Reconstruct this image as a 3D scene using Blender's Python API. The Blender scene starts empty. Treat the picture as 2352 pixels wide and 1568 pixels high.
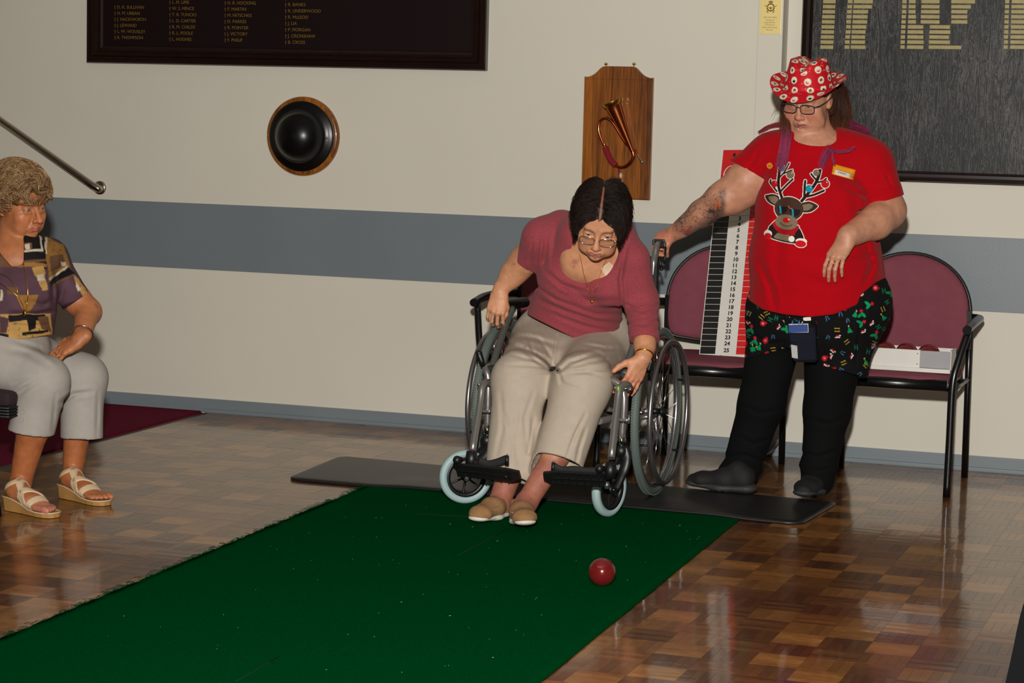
import bpy, bmesh, math, random
import numpy as np
from mathutils import Vector, Matrix, Euler
from mathutils.bvhtree import BVHTree
random.seed(7); np.random.seed(7)
SC = bpy.context.scene
COL = SC.collection
R_ = math.radians
# ------------------------------------------------------------------ camera
F_PX, PW, PH = 5124.676, 2352.0, 1568.0
CAM = np.array([0.0, -9.2033, 1.45])
FWD = np.array([-0.327345, 0.939000, -0.105472])
RGT = np.array([0.943088, 0.331593, 0.025133])
UPV = np.array([-0.058574, 0.091242, 0.994105])
cam_d = bpy.data.cameras.new('camera'); cam = bpy.data.objects.new('camera', cam_d); COL.objects.link(cam)
cam_d.sensor_width = 36.0; cam_d.lens = 36.0 * F_PX / PW; cam_d.clip_start = 0.05
cam.matrix_world = Matrix(((RGT[0], UPV[0], -FWD[0], CAM[0]), (RGT[1], UPV[1], -FWD[1], CAM[1]), (RGT[2], UPV[2], -FWD[2], CAM[2]), (0, 0, 0, 1)))
SC.camera = cam
# ------------------------------------------------------------------ world, flash, added ambient fill, exposure
w = bpy.data.worlds.new('world'); SC.world = w; w.use_nodes = True
w.node_tree.nodes['Background'].inputs[0].default_value = (1.0, 0.93, 0.82, 1)
w.node_tree.nodes['Background'].inputs[1].default_value = 0.035
ld = bpy.data.lights.new('camera_flash', 'SPOT'); flash = bpy.data.objects.new('camera_flash', ld); COL.objects.link(flash)
flash.location = (-0.10, -9.05, 1.95)
ld.energy = 2250.0; ld.color = (1.0, 0.972, 0.915); ld.shadow_soft_size = 0.06; ld.spot_size = R_(70); ld.spot_blend = 1.0
flash.rotation_euler = (Vector((-2.75, -0.4, 0.9)) - Vector(flash.location)).to_track_quat('-Z', 'Y').to_euler()
ad = bpy.data.lights.new('ambient_fill', 'AREA'); al = bpy.data.objects.new('ambient_fill', ad); COL.objects.link(al)
ad.shape = 'RECTANGLE'; ad.size = 2.4; ad.size_y = 1.2; ad.energy = 10.0; ad.color = (1.0, 0.86, 0.68); al.location = (-2.6, -5.2, 2.9)  # unseen area lamp without a fixture, added for soft ambient light
SC.view_settings.view_transform = 'Standard'; SC.view_settings.look = 'None'
SC.view_settings.exposure = 0.0; SC.view_settings.gamma = 1.0; SC.view_settings.use_curve_mapping = False
# ------------------------------------------------------------------ picking helpers: a pixel of the photo and a known plane give a point
def ray(px, py):
    return FWD + RGT * ((px - PW / 2) / F_PX) + UPV * (-(py - PH / 2) / F_PX)
def at(px, py, Y):
    d = ray(px, py); return CAM + d * ((Y - CAM[1]) / d[1])
def atz(px, py, Z=0.0):
    d = ray(px, py); return CAM + d * ((Z - CAM[2]) / d[2])
def proj(P):
    v = np.asarray(P) - CAM; d = v @ FWD
    return PW / 2 + F_PX * (v @ RGT) / d, PH / 2 - F_PX * (v @ UPV) / d
def V(*a): return np.array(a, float)
def nrm(v): v = np.asarray(v, float); return v / (np.linalg.norm(v) + 1e-12)
def S(r, g, b):                      # sRGB 0..255 -> linear
    def f(c):
        c /= 255.0
        return c / 12.92 if c <= 0.04045 else ((c + 0.055) / 1.055) ** 2.4
    return (f(r), f(g), f(b))
# ------------------------------------------------------------------ materials
def mat(name, col=None, rough=0.5, metal=0.0, spec=0.5, bump=None, var=None, coat=0.0, attr=None, sss=0.0, alpha=None, sheen=0.0, trans=0.0, coords='Object'):
    m = bpy.data.materials.new(name); m.use_nodes = True
    nt = m.node_tree; b = nt.nodes['Principled BSDF']
    if col is not None: b.inputs['Base Color'].default_value = (*col, 1)
    b.inputs['Roughness'].default_value = rough; b.inputs['Metallic'].default_value = metal
    b.inputs['Specular IOR Level'].default_value = spec; b.inputs['Coat Weight'].default_value = coat; b.inputs['Coat Roughness'].default_value = 0.06
    b.inputs['Sheen Weight'].default_value = sheen; b.inputs['Transmission Weight'].default_value = trans
    if sss: b.inputs['Subsurface Weight'].default_value = sss; b.inputs['Subsurface Scale'].default_value = 0.006; b.inputs['Subsurface Radius'].default_value = (1.0, 0.4, 0.2)
    tc = nt.nodes.new('ShaderNodeTexCoord').outputs[coords]
    src = None
    if attr:
        a = nt.nodes.new('ShaderNodeAttribute'); a.attribute_name = attr; src = a.outputs['Color']
    if var:                          # (scale, amount, stretch)
        mp = nt.nodes.new('ShaderNodeMapping'); mp.inputs['Scale'].default_value = var[2] if len(var) > 2 else (1, 1, 1); nt.links.new(tc, mp.inputs[0])
        n = nt.nodes.new('ShaderNodeTexNoise'); n.inputs['Scale'].default_value = var[0]; n.inputs['Detail'].default_value = 5.0; nt.links.new(mp.outputs[0], n.inputs['Vector'])
        r = nt.nodes.new('ShaderNodeMapRange'); r.inputs[1].default_value = 0.25; r.inputs[2].default_value = 0.75
        r.inputs[3].default_value = 1 - var[1]; r.inputs[4].default_value = 1 + var[1]; nt.links.new(n.outputs[0], r.inputs[0])
        mx = nt.nodes.new('ShaderNodeMix'); mx.data_type = 'RGBA'; mx.blend_type = 'MULTIPLY'; mx.inputs[0].default_value = 1.0
        if src is not None: nt.links.new(src, mx.inputs[6])
        else: mx.inputs[6].default_value = (*col, 1)
        nt.links.new(r.outputs[0], mx.inputs[7]); src = mx.outputs[2]
    if src is not None: nt.links.new(src, b.inputs['Base Color'])
    if bump:                         # (scale, strength, distance, stretch)
        mp = nt.nodes.new('ShaderNodeMapping'); mp.inputs['Scale'].default_value = bump[3] if len(bump) > 3 else (1, 1, 1); nt.links.new(tc, mp.inputs[0])
        n = nt.nodes.new('ShaderNodeTexNoise'); n.inputs['Scale'].default_value = bump[0]; n.inputs['Detail'].default_value = 3.0; nt.links.new(mp.outputs[0], n.inputs['Vector'])
        bp = nt.nodes.new('ShaderNodeBump'); bp.inputs['Strength'].default_value = bump[1]; bp.inputs['Distance'].default_value = bump[2]
        nt.links.new(n.outputs[0], bp.inputs['Height']); nt.links.new(bp.outputs[0], b.inputs['Normal'])
    return m
def wood_mat(name, c1, c2, scale, stretch, rough=0.35, coat=0.3, dist=6.0, direction='X'):
    m = mat(name, c1, rough, coat=coat); nt = m.node_tree; b = nt.nodes['Principled BSDF']
    tc = nt.nodes.new('ShaderNodeTexCoord'); mp = nt.nodes.new('ShaderNodeMapping'); mp.inputs['Scale'].default_value = stretch; nt.links.new(tc.outputs['Object'], mp.inputs[0])
    wv = nt.nodes.new('ShaderNodeTexNoise'); wv.inputs['Scale'].default_value = scale * 1.6; wv.inputs['Detail'].default_value = 6.0; wv.inputs['Distortion'].default_value = dist * .25
    nt.links.new(mp.outputs[0], wv.inputs['Vector'])
    ns = nt.nodes.new('ShaderNodeTexNoise'); ns.inputs['Scale'].default_value = scale * 11; nt.links.new(mp.outputs[0], ns.inputs['Vector'])
    ad_ = nt.nodes.new('ShaderNodeMath'); ad_.operation = 'MULTIPLY_ADD'; ad_.inputs[1].default_value = 0.5; nt.links.new(ns.outputs[0], ad_.inputs[0]); nt.links.new(wv.outputs[0], ad_.inputs[2])
    cr = nt.nodes.new('ShaderNodeValToRGB'); cr.color_ramp.elements[0].color = (*c1, 1); cr.color_ramp.elements[1].color = (*c2, 1); cr.color_ramp.elements[0].position = 0.55; cr.color_ramp.elements[1].position = 0.95
    nt.links.new(ad_.outputs[0], cr.inputs[0]); nt.links.new(cr.outputs[0], b.inputs['Base Color'])
    return m
# ------------------------------------------------------------------ meshes
class MB:
    def __init__(s): s.v = []; s.f = []; s.sm = []; s.mi = []; s.cur = 0
    def add(s, vs, fs, smooth=False, M=None):
        o = len(s.v)
        if M is not None: vs = [tuple(M @ Vector(v)) for v in vs]
        s.v += [tuple(map(float, v)) for v in vs]; s.f += [tuple(i + o for i in f) for f in fs]; s.sm += [smooth] * len(fs); s.mi += [s.cur] * len(fs)
        return s
    def box(s, c, size, bevel=0.0, M=None, rot=None, smooth=False):
        bm = bmesh.new(); bmesh.ops.create_cube(bm, size=1.0, matrix=Matrix.Diagonal((size[0], size[1], size[2], 1)))
        if bevel: bmesh.ops.bevel(bm, geom=bm.edges[:], offset=bevel, segments=2, affect='EDGES', profile=0.6)
        T = Matrix.Translation(Vector(c))
        if rot is not None: T = T @ (rot.to_matrix().to_4x4() if isinstance(rot, Euler) else rot.to_4x4())
        if M is not None: T = M @ T
        bm.verts.index_update()
        s.add([v.co[:] for v in bm.verts], [[v.index for v in f.verts] for f in bm.faces], smooth, T); bm.free(); return s
    def tube(s, pts, r, seg=10, closed=False, caps=True, smooth=True, flat=None):
        P = [Vector(p) for p in pts]; n = len(P); rs = r if hasattr(r, '__len__') else [r] * n
        T = []
        for i in range(n):
            a = P[i - 1] if (i > 0 or closed) else P[i]; b = P[(i + 1) % n] if (i < n - 1 or closed) else P[i]
            T.append((b - a).normalized())
        up = Vector((0, 0, 1)) if abs(T[0].z) < 0.9 else Vector((1, 0, 0))
        N = (up - T[0] * up.dot(T[0])).normalized(); vs = []; fs = []
        for i in range(n):
            N = (N - T[i] * N.dot(T[i])).normalized(); B = T[i].cross(N)
            for k in range(seg):
                a = 2 * math.pi * k / seg
                ca, sa = math.cos(a), math.sin(a)
                if flat: ca *= flat[0]; sa *= flat[1]
                vs.append(P[i] + (N * ca + B * sa) * rs[i])
        for i in range(n if closed else n - 1):
            for k in range(seg):
                a = i * seg + k; b = i * seg + (k + 1) % seg; j = (i + 1) % n
                fs.append((a, b, j * seg + (k + 1) % seg, j * seg + k))
        s.add(vs, fs, smooth)
        if caps and not closed:
            o = len(s.v) - len(vs)
            s.f += [tuple(o + k for k in reversed(range(seg))), tuple(o + (n - 1) * seg + k for k in range(seg))]; s.sm += [False, False]; s.mi += [s.cur] * 2
        return s
    def lathe(s, prof, seg=32, M=None, smooth=True, closed=False):
        vs = []; fs = []; n = len(prof)
        for k in range(seg):
            a = 2 * math.pi * k / seg
            for r, z in prof: vs.append((r * math.cos(a), r * math.sin(a), z))
        for k in range(seg):
            k2 = (k + 1) % seg
            for i in range(n if closed else n - 1):
                i2 = (i + 1) % n
                fs.append((k * n + i, k2 * n + i, k2 * n + i2, k * n + i2))
        return s.add(vs, fs, smooth, M)
    def ball(s, c, r, seg=16, M=None):
        r = r if hasattr(r, '__len__') else (r, r, r)
        n = seg // 2; pr = [(max(1e-5, math.sin(math.pi * i / n)), -math.cos(math.pi * i / n)) for i in range(n + 1)]
        T = Matrix.Translation(Vector(c)) @ Matrix.Diagonal((*r, 1))
        return s.lathe(pr, seg, (M @ T) if M is not None else T)
    def prism(s, poly, h, M=None, smooth_side=False):
        n = len(poly); vs = [(x, y, 0) for x, y in poly] + [(x, y, h) for x, y in poly]
        s.add(vs, [tuple(reversed(range(n))), tuple(range(n, 2 * n))], False, M)
        o = len(s.v) - 2 * n
        for i in range(n):
            j = (i + 1) % n; s.f.append((o + i, o + j, o + n + j, o + n + i)); s.sm.append(smooth_side); s.mi.append(s.cur)
        return s
    def build(s, name, m, parent=None, auto=None):
        return mk(name, np.array(s.v, np.float32), s.f, m, parent, s.sm, s.mi, auto)
def mk(name, v, f, m, parent=None, sm=None, mi=None, auto=None):
    me = bpy.data.meshes.new(name); me.from_pydata([tuple(x) for x in np.asarray(v).tolist()], [], f)
    for q in (m if isinstance(m, (list, tuple)) else [m]): me.materials.append(q)
    if sm is not None and len(sm) == len(me.polygons): me.polygons.foreach_set('use_smooth', [bool(x) for x in sm])
    if mi is not None and len(mi) == len(me.polygons): me.polygons.foreach_set('material_index', mi)
    me.update(); o = bpy.data.objects.new(name, me); COL.objects.link(o); adopt(o, parent); return o
def adopt(o, parent):
    if parent is not None:
        o.parent = parent; o.matrix_parent_inverse = Matrix.Translation(-wl(parent))
def wl(o):
    p = Vector(o.location)
    if o.type != 'EMPTY': return Vector((0, 0, 0))
    return p
def tag(o, label=None, cat=None, group=None, kind=None):
    if label: o['label'] = label
    if cat: o['category'] = cat
    if group: o['group'] = group
    if kind: o['kind'] = kind
    return o
def thing(name, label, cat, loc=(0, 0, 0), group=None):
    o = bpy.data.objects.new(name, None); COL.objects.link(o); o.location = Vector(loc); o.empty_display_size = 0.1
    return tag(o, label, cat, group)
def text(name, body, m, loc, size, parent=None, align='LEFT', rot=(math.pi / 2, 0, 0), ext=0.0004, sx=1.0, shear=0.0, M=None, bold=0.0):
    c = bpy.data.curves.new(name, 'FONT'); c.body = body; c.size = size; c.extrude = ext; c.align_x = align; c.align_y = 'CENTER'; c.resolution_u = 3; c.shear = shear; c.offset = bold
    c.materials.append(m); t = bpy.data.objects.new(name, c)
    mw = M if M is not None else (Matrix.Translation(Vector(loc)) @ Euler(rot).to_matrix().to_4x4() @ Matrix.Diagonal((sx, 1, 1, 1)))
    me = bpy.data.meshes.new_from_object(t); me.name = name; me.transform(mw); bpy.data.objects.remove(t); bpy.data.curves.remove(c)
    o = bpy.data.objects.new(name, me); COL.objects.link(o); adopt(o, parent); return o
def arc(c, u, v, r, a0, a1, n):
    return [Vector(c) + Vector(u) * (r * math.cos(a0 + (a1 - a0) * i / n)) + Vector(v) * (r * math.sin(a0 + (a1 - a0) * i / n)) for i in range(n + 1)]
def bez(p, n=12):                    # smooth path through points (Catmull-Rom)
    P = [np.asarray(q, float) for q in p]; P = [2 * P[0] - P[1]] + P + [2 * P[-1] - P[-2]]; out = []
    for i in range(1, len(P) - 2):
        for k in range(n):
            t = k / n; a, b, c, d = P[i - 1:i + 3]
            out.append(0.5 * ((2 * b) + (c - a) * t + (2 * a - 5 * b + 4 * c - d) * t * t + (3 * b - a - 3 * c + d) * t ** 3))
    out.append(P[-2]); return out
# ================================================================== materials of the room
M_WALL = mat('cream_wall_paint', S(212, 206, 192), 0.6, bump=(90, 0.12, 0.002), var=(1.3, 0.03))
M_STRIPE = mat('blue_grey_paint', S(114, 123, 128), 0.42, bump=(120, 0.1, 0.002), var=(3.0, 0.05))
M_SKIRT = mat('blue_grey_skirting', S(118, 127, 132), 0.38, bump=(60, 0.15, 0.002, (0.2, 1, 1)), var=(6.0, 0.08, (0.3, 1, 1)))
M_CARPET = mat('burgundy_carpet', S(116, 14, 48), 0.95, spec=0.1, bump=(420, 1.0, 0.01), var=(160, 0.5))
M_DARKWOOD = wood_mat('dark_mahogany', S(30, 12, 9), S(20, 8, 6), 6, (1, 6, 1), 0.25, 0.5, 3.0)
M_BOARDBLK = mat('board_panel_black', S(22, 7, 8), 0.6, spec=.15, bump=(60, 0.2, 0.001))
M_GOLDPAINT = mat('gold_leaf_paint', S(118, 90, 32), 0.7, spec=.2)
M_GOLDPALE = mat('pale_gold_strip', S(160, 144, 90), 0.55, var=(40, 0.12))
M_STEEL = mat('polished_steel', S(190, 180, 165), 0.2, 1.0)
M_CHROME = mat('chrome', S(215, 215, 215), 0.12, 1.0)
M_BRASS = mat('brass', S(190, 150, 70), 0.25, 1.0)
M_COPPER = mat('copper_tube', S(190, 105, 62), 0.22, 1.0, bump=(30, 0.05, 0.001))
M_HELMET = mat('black_enamel_helmet', S(11, 10, 10), 0.3, spec=.35, bump=(25, 0.08, 0.002))
M_OAK = wood_mat('orange_brown_wood', S(166, 98, 28), S(92, 48, 10), 14, (1, 1, 0.10), 0.3, 0.4, 4.0)
M_PLAQUE = wood_mat('walnut_grained_wood', S(160, 92, 26), S(78, 38, 8), 15, (1, 1, 0.05), 0.32, 0.45, 5.0)
M_BLACKM = mat('satin_black_metal', S(14, 14, 15), 0.28, bump=(200, 0.05, 0.001))
M_BLACKP = mat('black_plastic', S(17, 17, 18), 0.42, bump=(240, 0.2, 0.001))
M_RUBBER = mat('black_rubber_mat', S(26, 26, 26), 0.4, bump=(70, 0.25, 0.002), var=(8, 0.25))
M_GREEN = mat('green_bowls_mat', S(0, 74, 34), 1.0, spec=0.0, bump=(900, 0.9, 0.004), var=(260, 0.3))
M_MAROON = mat('maroon_chair_fabric', S(138, 74, 86), 0.85, spec=0.15, var=(18, 0.08))
M_REDCORD = mat('red_cord', S(130, 10, 25), 0.85, bump=(500, 0.8, 0.003))
M_WHITECORD = mat('white_cord', S(200, 188, 170), 0.9, bump=(500, 0.8, 0.003))
M_WHITEB = mat('white_painted_board', S(216, 212, 204), 0.5, var=(9, 0.05))
M_GREYB = mat('pale_grey_panel', S(150, 148, 152), 0.5, var=(12, 0.06))
M_REDP = mat('red_print', S(200, 22, 22), 0.45, var=(30, 0.12))
M_BLKP = mat('scuffed_black_print', S(18, 17, 17), 0.4, var=(60, 0.35, (3, 1, 1)))
M_INK = mat('black_ink', S(14, 13, 13), 0.6)
M_BALL = mat('maroon_bowl_resin', S(104, 22, 24), 0.18, coat=0.4, var=(30, 0.15))
M_GOLDPLATE = mat('gold_plate', S(236, 214, 140), 0.35, 0.15, var=(20, 0.05))
M_BROWNINK = mat('brown_ink', S(120, 84, 40), 0.6)
M_CLEAR = mat('clear_plastic', S(235, 235, 235), 0.08, trans=0.9)
M_DKFAB = mat('black_upholstery', S(15, 16, 19), 0.85, spec=.12, bump=(300, 0.4, 0.002))
# twill on the chair fabric
nt = M_MAROON.node_tree; tc = nt.nodes.new('ShaderNodeTexCoord'); wv = nt.nodes.new('ShaderNodeTexWave'); wv.bands_direction = 'DIAGONAL'; wv.inputs['Scale'].default_value = 85.0; wv.inputs['Distortion'].default_value = 0.4
nt.links.new(tc.outputs['Object'], wv.inputs[0]); bp = nt.nodes.new('ShaderNodeBump'); bp.inputs['Strength'].default_value = 0.7; bp.inputs['Distance'].default_value = 0.003
nt.links.new(wv.outputs[1], bp.inputs['Height']); nt.links.new(bp.outputs[0], nt.nodes['Principled BSDF'].inputs['Normal'])
# dark wood grain of the right board: bumpy grain that catches the flash
def grain_board():
    m = mat('dark_grained_veneer', S(34, 33, 33), 0.5, spec=.3); nt = m.node_tree; b = nt.nodes['Principled BSDF']
    tc = nt.nodes.new('ShaderNodeTexCoord')
    def nz(scale, st, det, dist=0.0):
        mp = nt.nodes.new('ShaderNodeMapping'); mp.inputs['Scale'].default_value = st; nt.links.new(tc.outputs['Object'], mp.inputs[0])
        n = nt.nodes.new('ShaderNodeTexNoise'); n.inputs['Scale'].default_value = scale; n.inputs['Detail'].default_value = det; n.inputs['Distortion'].default_value = dist; nt.links.new(mp.outputs[0], n.inputs['Vector']); return n.outputs[0]
    def mth(op, a, b_):
        q = nt.nodes.new('ShaderNodeMath'); q.operation = op
        for k, v in enumerate((a, b_)):
            if isinstance(v, float): q.inputs[k].default_value = v
            else: nt.links.new(v, q.inputs[k])
        return q.outputs[0]
    fine = nz(330.0, (1, 1, .30), 2.0); lines = nz(14.0, (3.2, 1, .28), 4.0, 1.6); big = nz(2.2, (1.6, 1, .8), 2.0, 1.0)
    rings = mth('SINE', mth('MULTIPLY', lines, 46.0), 0.0)
    h = mth('MULTIPLY', mth('ADD', mth('MULTIPLY', rings, .28), mth('MULTIPLY', big, .95)), fine)
    cr = nt.nodes.new('ShaderNodeValToRGB'); cr.color_ramp.elements[0].color = (*S(9, 8, 8), 1); cr.color_ramp.elements[1].color = (*S(100, 98, 96), 1); cr.color_ramp.elements[0].position = 0.20; cr.color_ramp.elements[1].position = 0.62
    nt.links.new(h, cr.inputs[0]); nt.links.new(cr.outputs[0], b.inputs['Base Color'])
    bp = nt.nodes.new('ShaderNodeBump'); bp.inputs['Strength'].default_value = 0.25; bp.inputs['Distance'].default_value = 0.001; nt.links.new(h, bp.inputs['Height']); nt.links.new(bp.outputs[0], b.inputs['Normal'])
    return m
M_VENEER = grain_board()
# ================================================================== setting
wall = tag(MB().box((-2.5, 0.075, 1.55), (10.4, 0.15, 3.3)).build('wall_back', M_WALL), kind='structure')
tag(MB().box((-2.75, -0.002, 0.8115), (9.5, 0.006, 0.303), 0.0015).build('trim_1', M_STRIPE), kind='structure')
sk = MB().box((-2.75, -0.006, 0.032), (9.5, 0.014, 0.064), 0.003)
tag(sk.build('baseboard_back', M_SKIRT), kind='structure')
tag(MB().box((-1.6, -0.017, 0.009), (6.2, 0.014, 0.019), 0.005).build('trim_2', M_SKIRT), kind='structure')
floor = tag(MB().box((-2.5, -6.25, -0.055), (10.4, 12.8, 0.1)).build('floor', mat('floor_base', S(48, 28, 15), 0.5)), kind='structure')
tag(MB().box((-6.12, -2.6, -0.001), (2.8, 5.2, 0.014), 0.003).build('floor_carpet', M_CARPET), kind='structure')
M_CEIL = mat('white_ceiling', S(225, 222, 214), .8)
tag(MB().box((-2.5, -6.25, 3.25), (10.4, 12.8, .1)).build('ceiling', M_CEIL), kind='structure')
tag(MB().box((-7.6, -6.25, 1.55), (.15, 12.8, 3.3)).build('wall_left', M_WALL), kind='structure')
tag(MB().box((2.6, -6.25, 1.55), (.15, 12.8, 3.3)).build('wall_right', M_WALL), kind='structure')
tag(MB().box((-2.5, -12.6, 1.55), (10.4, .15, 3.3)).build('wall_front', M_WALL), kind='structure')
# parquet: 13 cm squares of five fingers, alternating
def floor_mat():
    m = mat('polished_parquet', None, 0.3, attr='tone', spec=.3, coat=0.6, var=(26, 0.25, (1, 1, 1))); nt = m.node_tree; b = nt.nodes['Principled BSDF']
    b.inputs['Coat Roughness'].default_value = 0.06; b.inputs['Coat IOR'].default_value = 1.5; b.inputs['Coat Tint'].default_value = (1.0, 0.90, 0.78, 1)
    g = nt.nodes.new('ShaderNodeNewGeometry'); mp = nt.nodes.new('ShaderNodeMapping'); mp.inputs['Scale'].default_value = (2.0, 9.0, 1.0); nt.links.new(g.outputs['Position'], mp.inputs[0])
    n = nt.nodes.new('ShaderNodeTexNoise'); n.inputs['Scale'].default_value = 3.0; n.inputs['Detail'].default_value = 6.0; n.inputs['Roughness'].default_value = 0.6; nt.links.new(mp.outputs[0], n.inputs['Vector'])
    bp = nt.nodes.new('ShaderNodeBump'); bp.inputs['Strength'].default_value = 0.03; bp.inputs['Distance'].default_value = 0.008
    nt.links.new(n.outputs[0], bp.inputs['Height']); nt.links.new(bp.outputs[0], b.inputs['Normal']); nt.links.new(bp.outputs[0], b.inputs['Coat Normal'])
    return m
M_PARQ = floor_mat()
TS = 0.13
TONES = [S(178, 122, 62), S(160, 104, 50), S(134, 84, 42), S(104, 62, 32), S(78, 44, 24), S(116, 62, 40), S(158, 112, 62)]
def tile_geo(rng, sheen_gain=1.0):
    vs = []; fs = []; col = []; base = rng.choice(TONES)
    for k in range(5):
        y0 = -TS / 2 + k * TS / 5 + 0.00025; y1 = y0 + TS / 5 - 0.0005; x0, x1 = -TS / 2 + 0.0003, TS / 2 - 0.0003
        z = -rng.random() * 0.00025; t = (rng.random() - 0.5) * 0.00016; u = (rng.random() - 0.5) * 0.00025
        o = len(vs); zb = -0.006
        vs += [(x0, y0, zb), (x1, y0, zb), (x1, y1, zb), (x0, y1, zb), (x0, y0, z - t - u), (x1, y0, z - t + u), (x1, y1, z + t + u), (x0, y1, z + t - u)]
        fs += [(o + 4, o + 5, o + 6, o + 7), (o, o + 1, o + 5, o + 4), (o + 1, o + 2, o + 6, o + 5), (o + 2, o + 3, o + 7, o + 6), (o + 3, o, o + 4, o + 7)]
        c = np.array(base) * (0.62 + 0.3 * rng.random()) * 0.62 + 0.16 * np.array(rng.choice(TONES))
        col += [tuple(c * sheen_gain)] * 5
    return vs, fs, col
def set_tone(me, col):
    a = me.color_attributes.new('tone', 'FLOAT_COLOR', 'CORNER'); d = []
    for p, c in zip(me.polygons, col): d += [c[0], c[1], c[2], 1.0] * len(p.vertices)
    a.data.foreach_set('color', d)
rng = random.Random(11)
variants = []
for i in range(14):
    vs, fs, col = tile_geo(rng, (.80, 1.12)[i % 2]); me = bpy.data.meshes.new('parquet_tile'); me.from_pydata(vs, [], fs); me.materials.append(M_PARQ); set_tone(me, col); variants.append((me, vs, fs, col))  # grain sheen put into the colour: fingers along the wall lighter, receding ones darker
cells = []
for i in range(-28, 14):
    for j in range(-22, 25):
        x = -1.29 + TS * (i + 0.5); y = -3.02 + TS * (j + 0.5)
        if x < -4.73 or x > 0.35 or y > -0.02 or y < -5.6: continue
        if -3.10 < x < -1.88 and y < -1.66: continue          # wholly under the bowls mat
        px, py = proj((x, y, 0)); q = proj((x + TS, y, 0)); q2 = proj((x, y + TS, 0))
        area = abs((q[0] - px) * (q2[1] - py) - (q[1] - py) * (q2[0] - px))
        vis = -20 < px < 2372 and py < 1600
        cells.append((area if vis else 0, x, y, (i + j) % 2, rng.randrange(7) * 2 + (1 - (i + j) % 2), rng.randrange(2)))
cells.sort(reverse=True)
sv, sf, scol = [], [], []
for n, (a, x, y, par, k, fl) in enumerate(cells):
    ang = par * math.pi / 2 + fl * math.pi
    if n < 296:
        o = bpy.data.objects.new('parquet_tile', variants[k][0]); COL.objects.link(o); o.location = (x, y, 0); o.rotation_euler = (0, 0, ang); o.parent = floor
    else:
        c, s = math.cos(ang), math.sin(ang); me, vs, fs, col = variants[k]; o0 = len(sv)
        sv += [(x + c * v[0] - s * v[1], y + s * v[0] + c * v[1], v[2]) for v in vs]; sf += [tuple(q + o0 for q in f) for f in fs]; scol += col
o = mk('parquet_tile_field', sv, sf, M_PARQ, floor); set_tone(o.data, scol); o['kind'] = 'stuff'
# ================================================================== honour board on the left
def frame_bars(root, x0, x1, z0, z1, m, prof, y0=0.0):
    # profile: list of (inset from the outer edge, height off the wall); four mitred rails
    for side in range(4):
        mb = MB(); n = len(prof)
        def pt(a, d, end):
            if side == 0: return (x0 + a if end == 0 else x1 - a, y0 - d, z0 + a)
            if side == 1: return (x1 - a, y0 - d, z0 + a if end == 0 else z1 - a)
            if side == 2: return (x1 - a if end == 0 else x0 + a, y0 - d, z1 - a)
            return (x0 + a, y0 - d, z1 - a if end == 0 else z0 + a)
        vs = [pt(a, d, 0) for a, d in prof] + [pt(a, d, 1) for a, d in prof]
        mb.add(vs, [(i, n + i, n + i + 1, i + 1) for i in range(n - 1)])
        mb.build('frame_rail', m, root)
PROF = [(0, 0), (0, .030), (.004, .036), (.018, .036), (.020, .030), (.030, .030), (.034, .040), (.050, .040), (.056, .030), (.062, .030), (.066, .020), (.078, .016), (.082, .008), (.084, .004)]
bl = thing('honour_board', 'wide dark mahogany framed honour board with four columns of faded gold names above the helmet', 'board', (-4.33, 0, 1.60))
bx0, bx1, bz0, bz1 = -5.32, -3.352, 1.594, 2.45
frame_bars(bl, bx0, bx1, bz0, bz1, M_DARKWOOD, PROF)
MB().box(((bx0 + bx1) / 2, -0.006, (bz0 + bz1) / 2), (bx1 - bx0 - .10, 0.010, bz1 - bz0 - .10)).build('panel', M_BOARDBLK, bl)
NAMES = [(262, 86, 13.9, ['R. THOMPSON', 'L. W. WOUSLEY', 'J. LEWAND', 'J. HACKWORTH', 'H. M. URBAN', 'D. K. SULLIVAN']),
         (388, 90, 14.1, ['L. HUGHES', 'R. L. POOLE', 'R. M. CHILDS', 'L. D. CARTER', 'T. R. TUNCKS', 'W. S. MINCE', 'L. M. LIPIE']),
         (515, 92, 14.2, ['F. PHILIP', 'J. VICTORY', 'R. POINTER', 'D. PARKES', 'M. NITSCHKE', 'F. MARTIN', 'H. R. HOCKING']),
         (654, 97, 14.4, ['B. CROSS', 'J. CRONSHAW', 'P. MORGAN', 'J. LIA', 'R. McLEOD', 'R. UNDERWOOD', 'R. BANKS', 'F. SCOTT'])]
for px, py, dy, rows in NAMES:
    for k, nm in enumerate(rows):
        p = at(px, py - dy * k, -0.012); text('name_lettering', '† ' + nm, M_GOLDPAINT, (p[0], p[1], p[2]), 0.0205, bl)
# ================================================================== honour board on the right: black grain with gold strips
b2 = thing('honour_board', 'black grained honour board with pale gold name strips behind the woman in the hat', 'board', (-1.0, 0, 1.17))
cx0, cz0 = at(1841, 130, -0.0)[0], at(2200, 421, -0.0)[2]
frame_bars(b2, cx0, 0.3, cz0, 2.5, M_DARKWOOD, [(0, 0), (0, .02), (.006, .028), (.016, .03), (.022, .026), (.034, .026), (.038, .018), (.044, .014), (.046, .008)])
MB().box(((cx0 + 0.3) / 2, -0.006, (cz0 + 2.5) / 2), (0.3 - cx0 - .05, 0.012, 2.5 - cz0 - .05)).build('panel', M_VENEER, b2)
def strip(pxa, pxb, py, h=8.2):
    a = at(pxa, py, -0.0135); b = at(pxb, py, -0.0135)
    MB().box(((a[0] + b[0]) / 2, -0.0135, a[2]), (b[0] - a[0], 0.003, h / 557.0), 0.0008).build('name_strip', M_GOLDPALE, b2)
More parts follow.
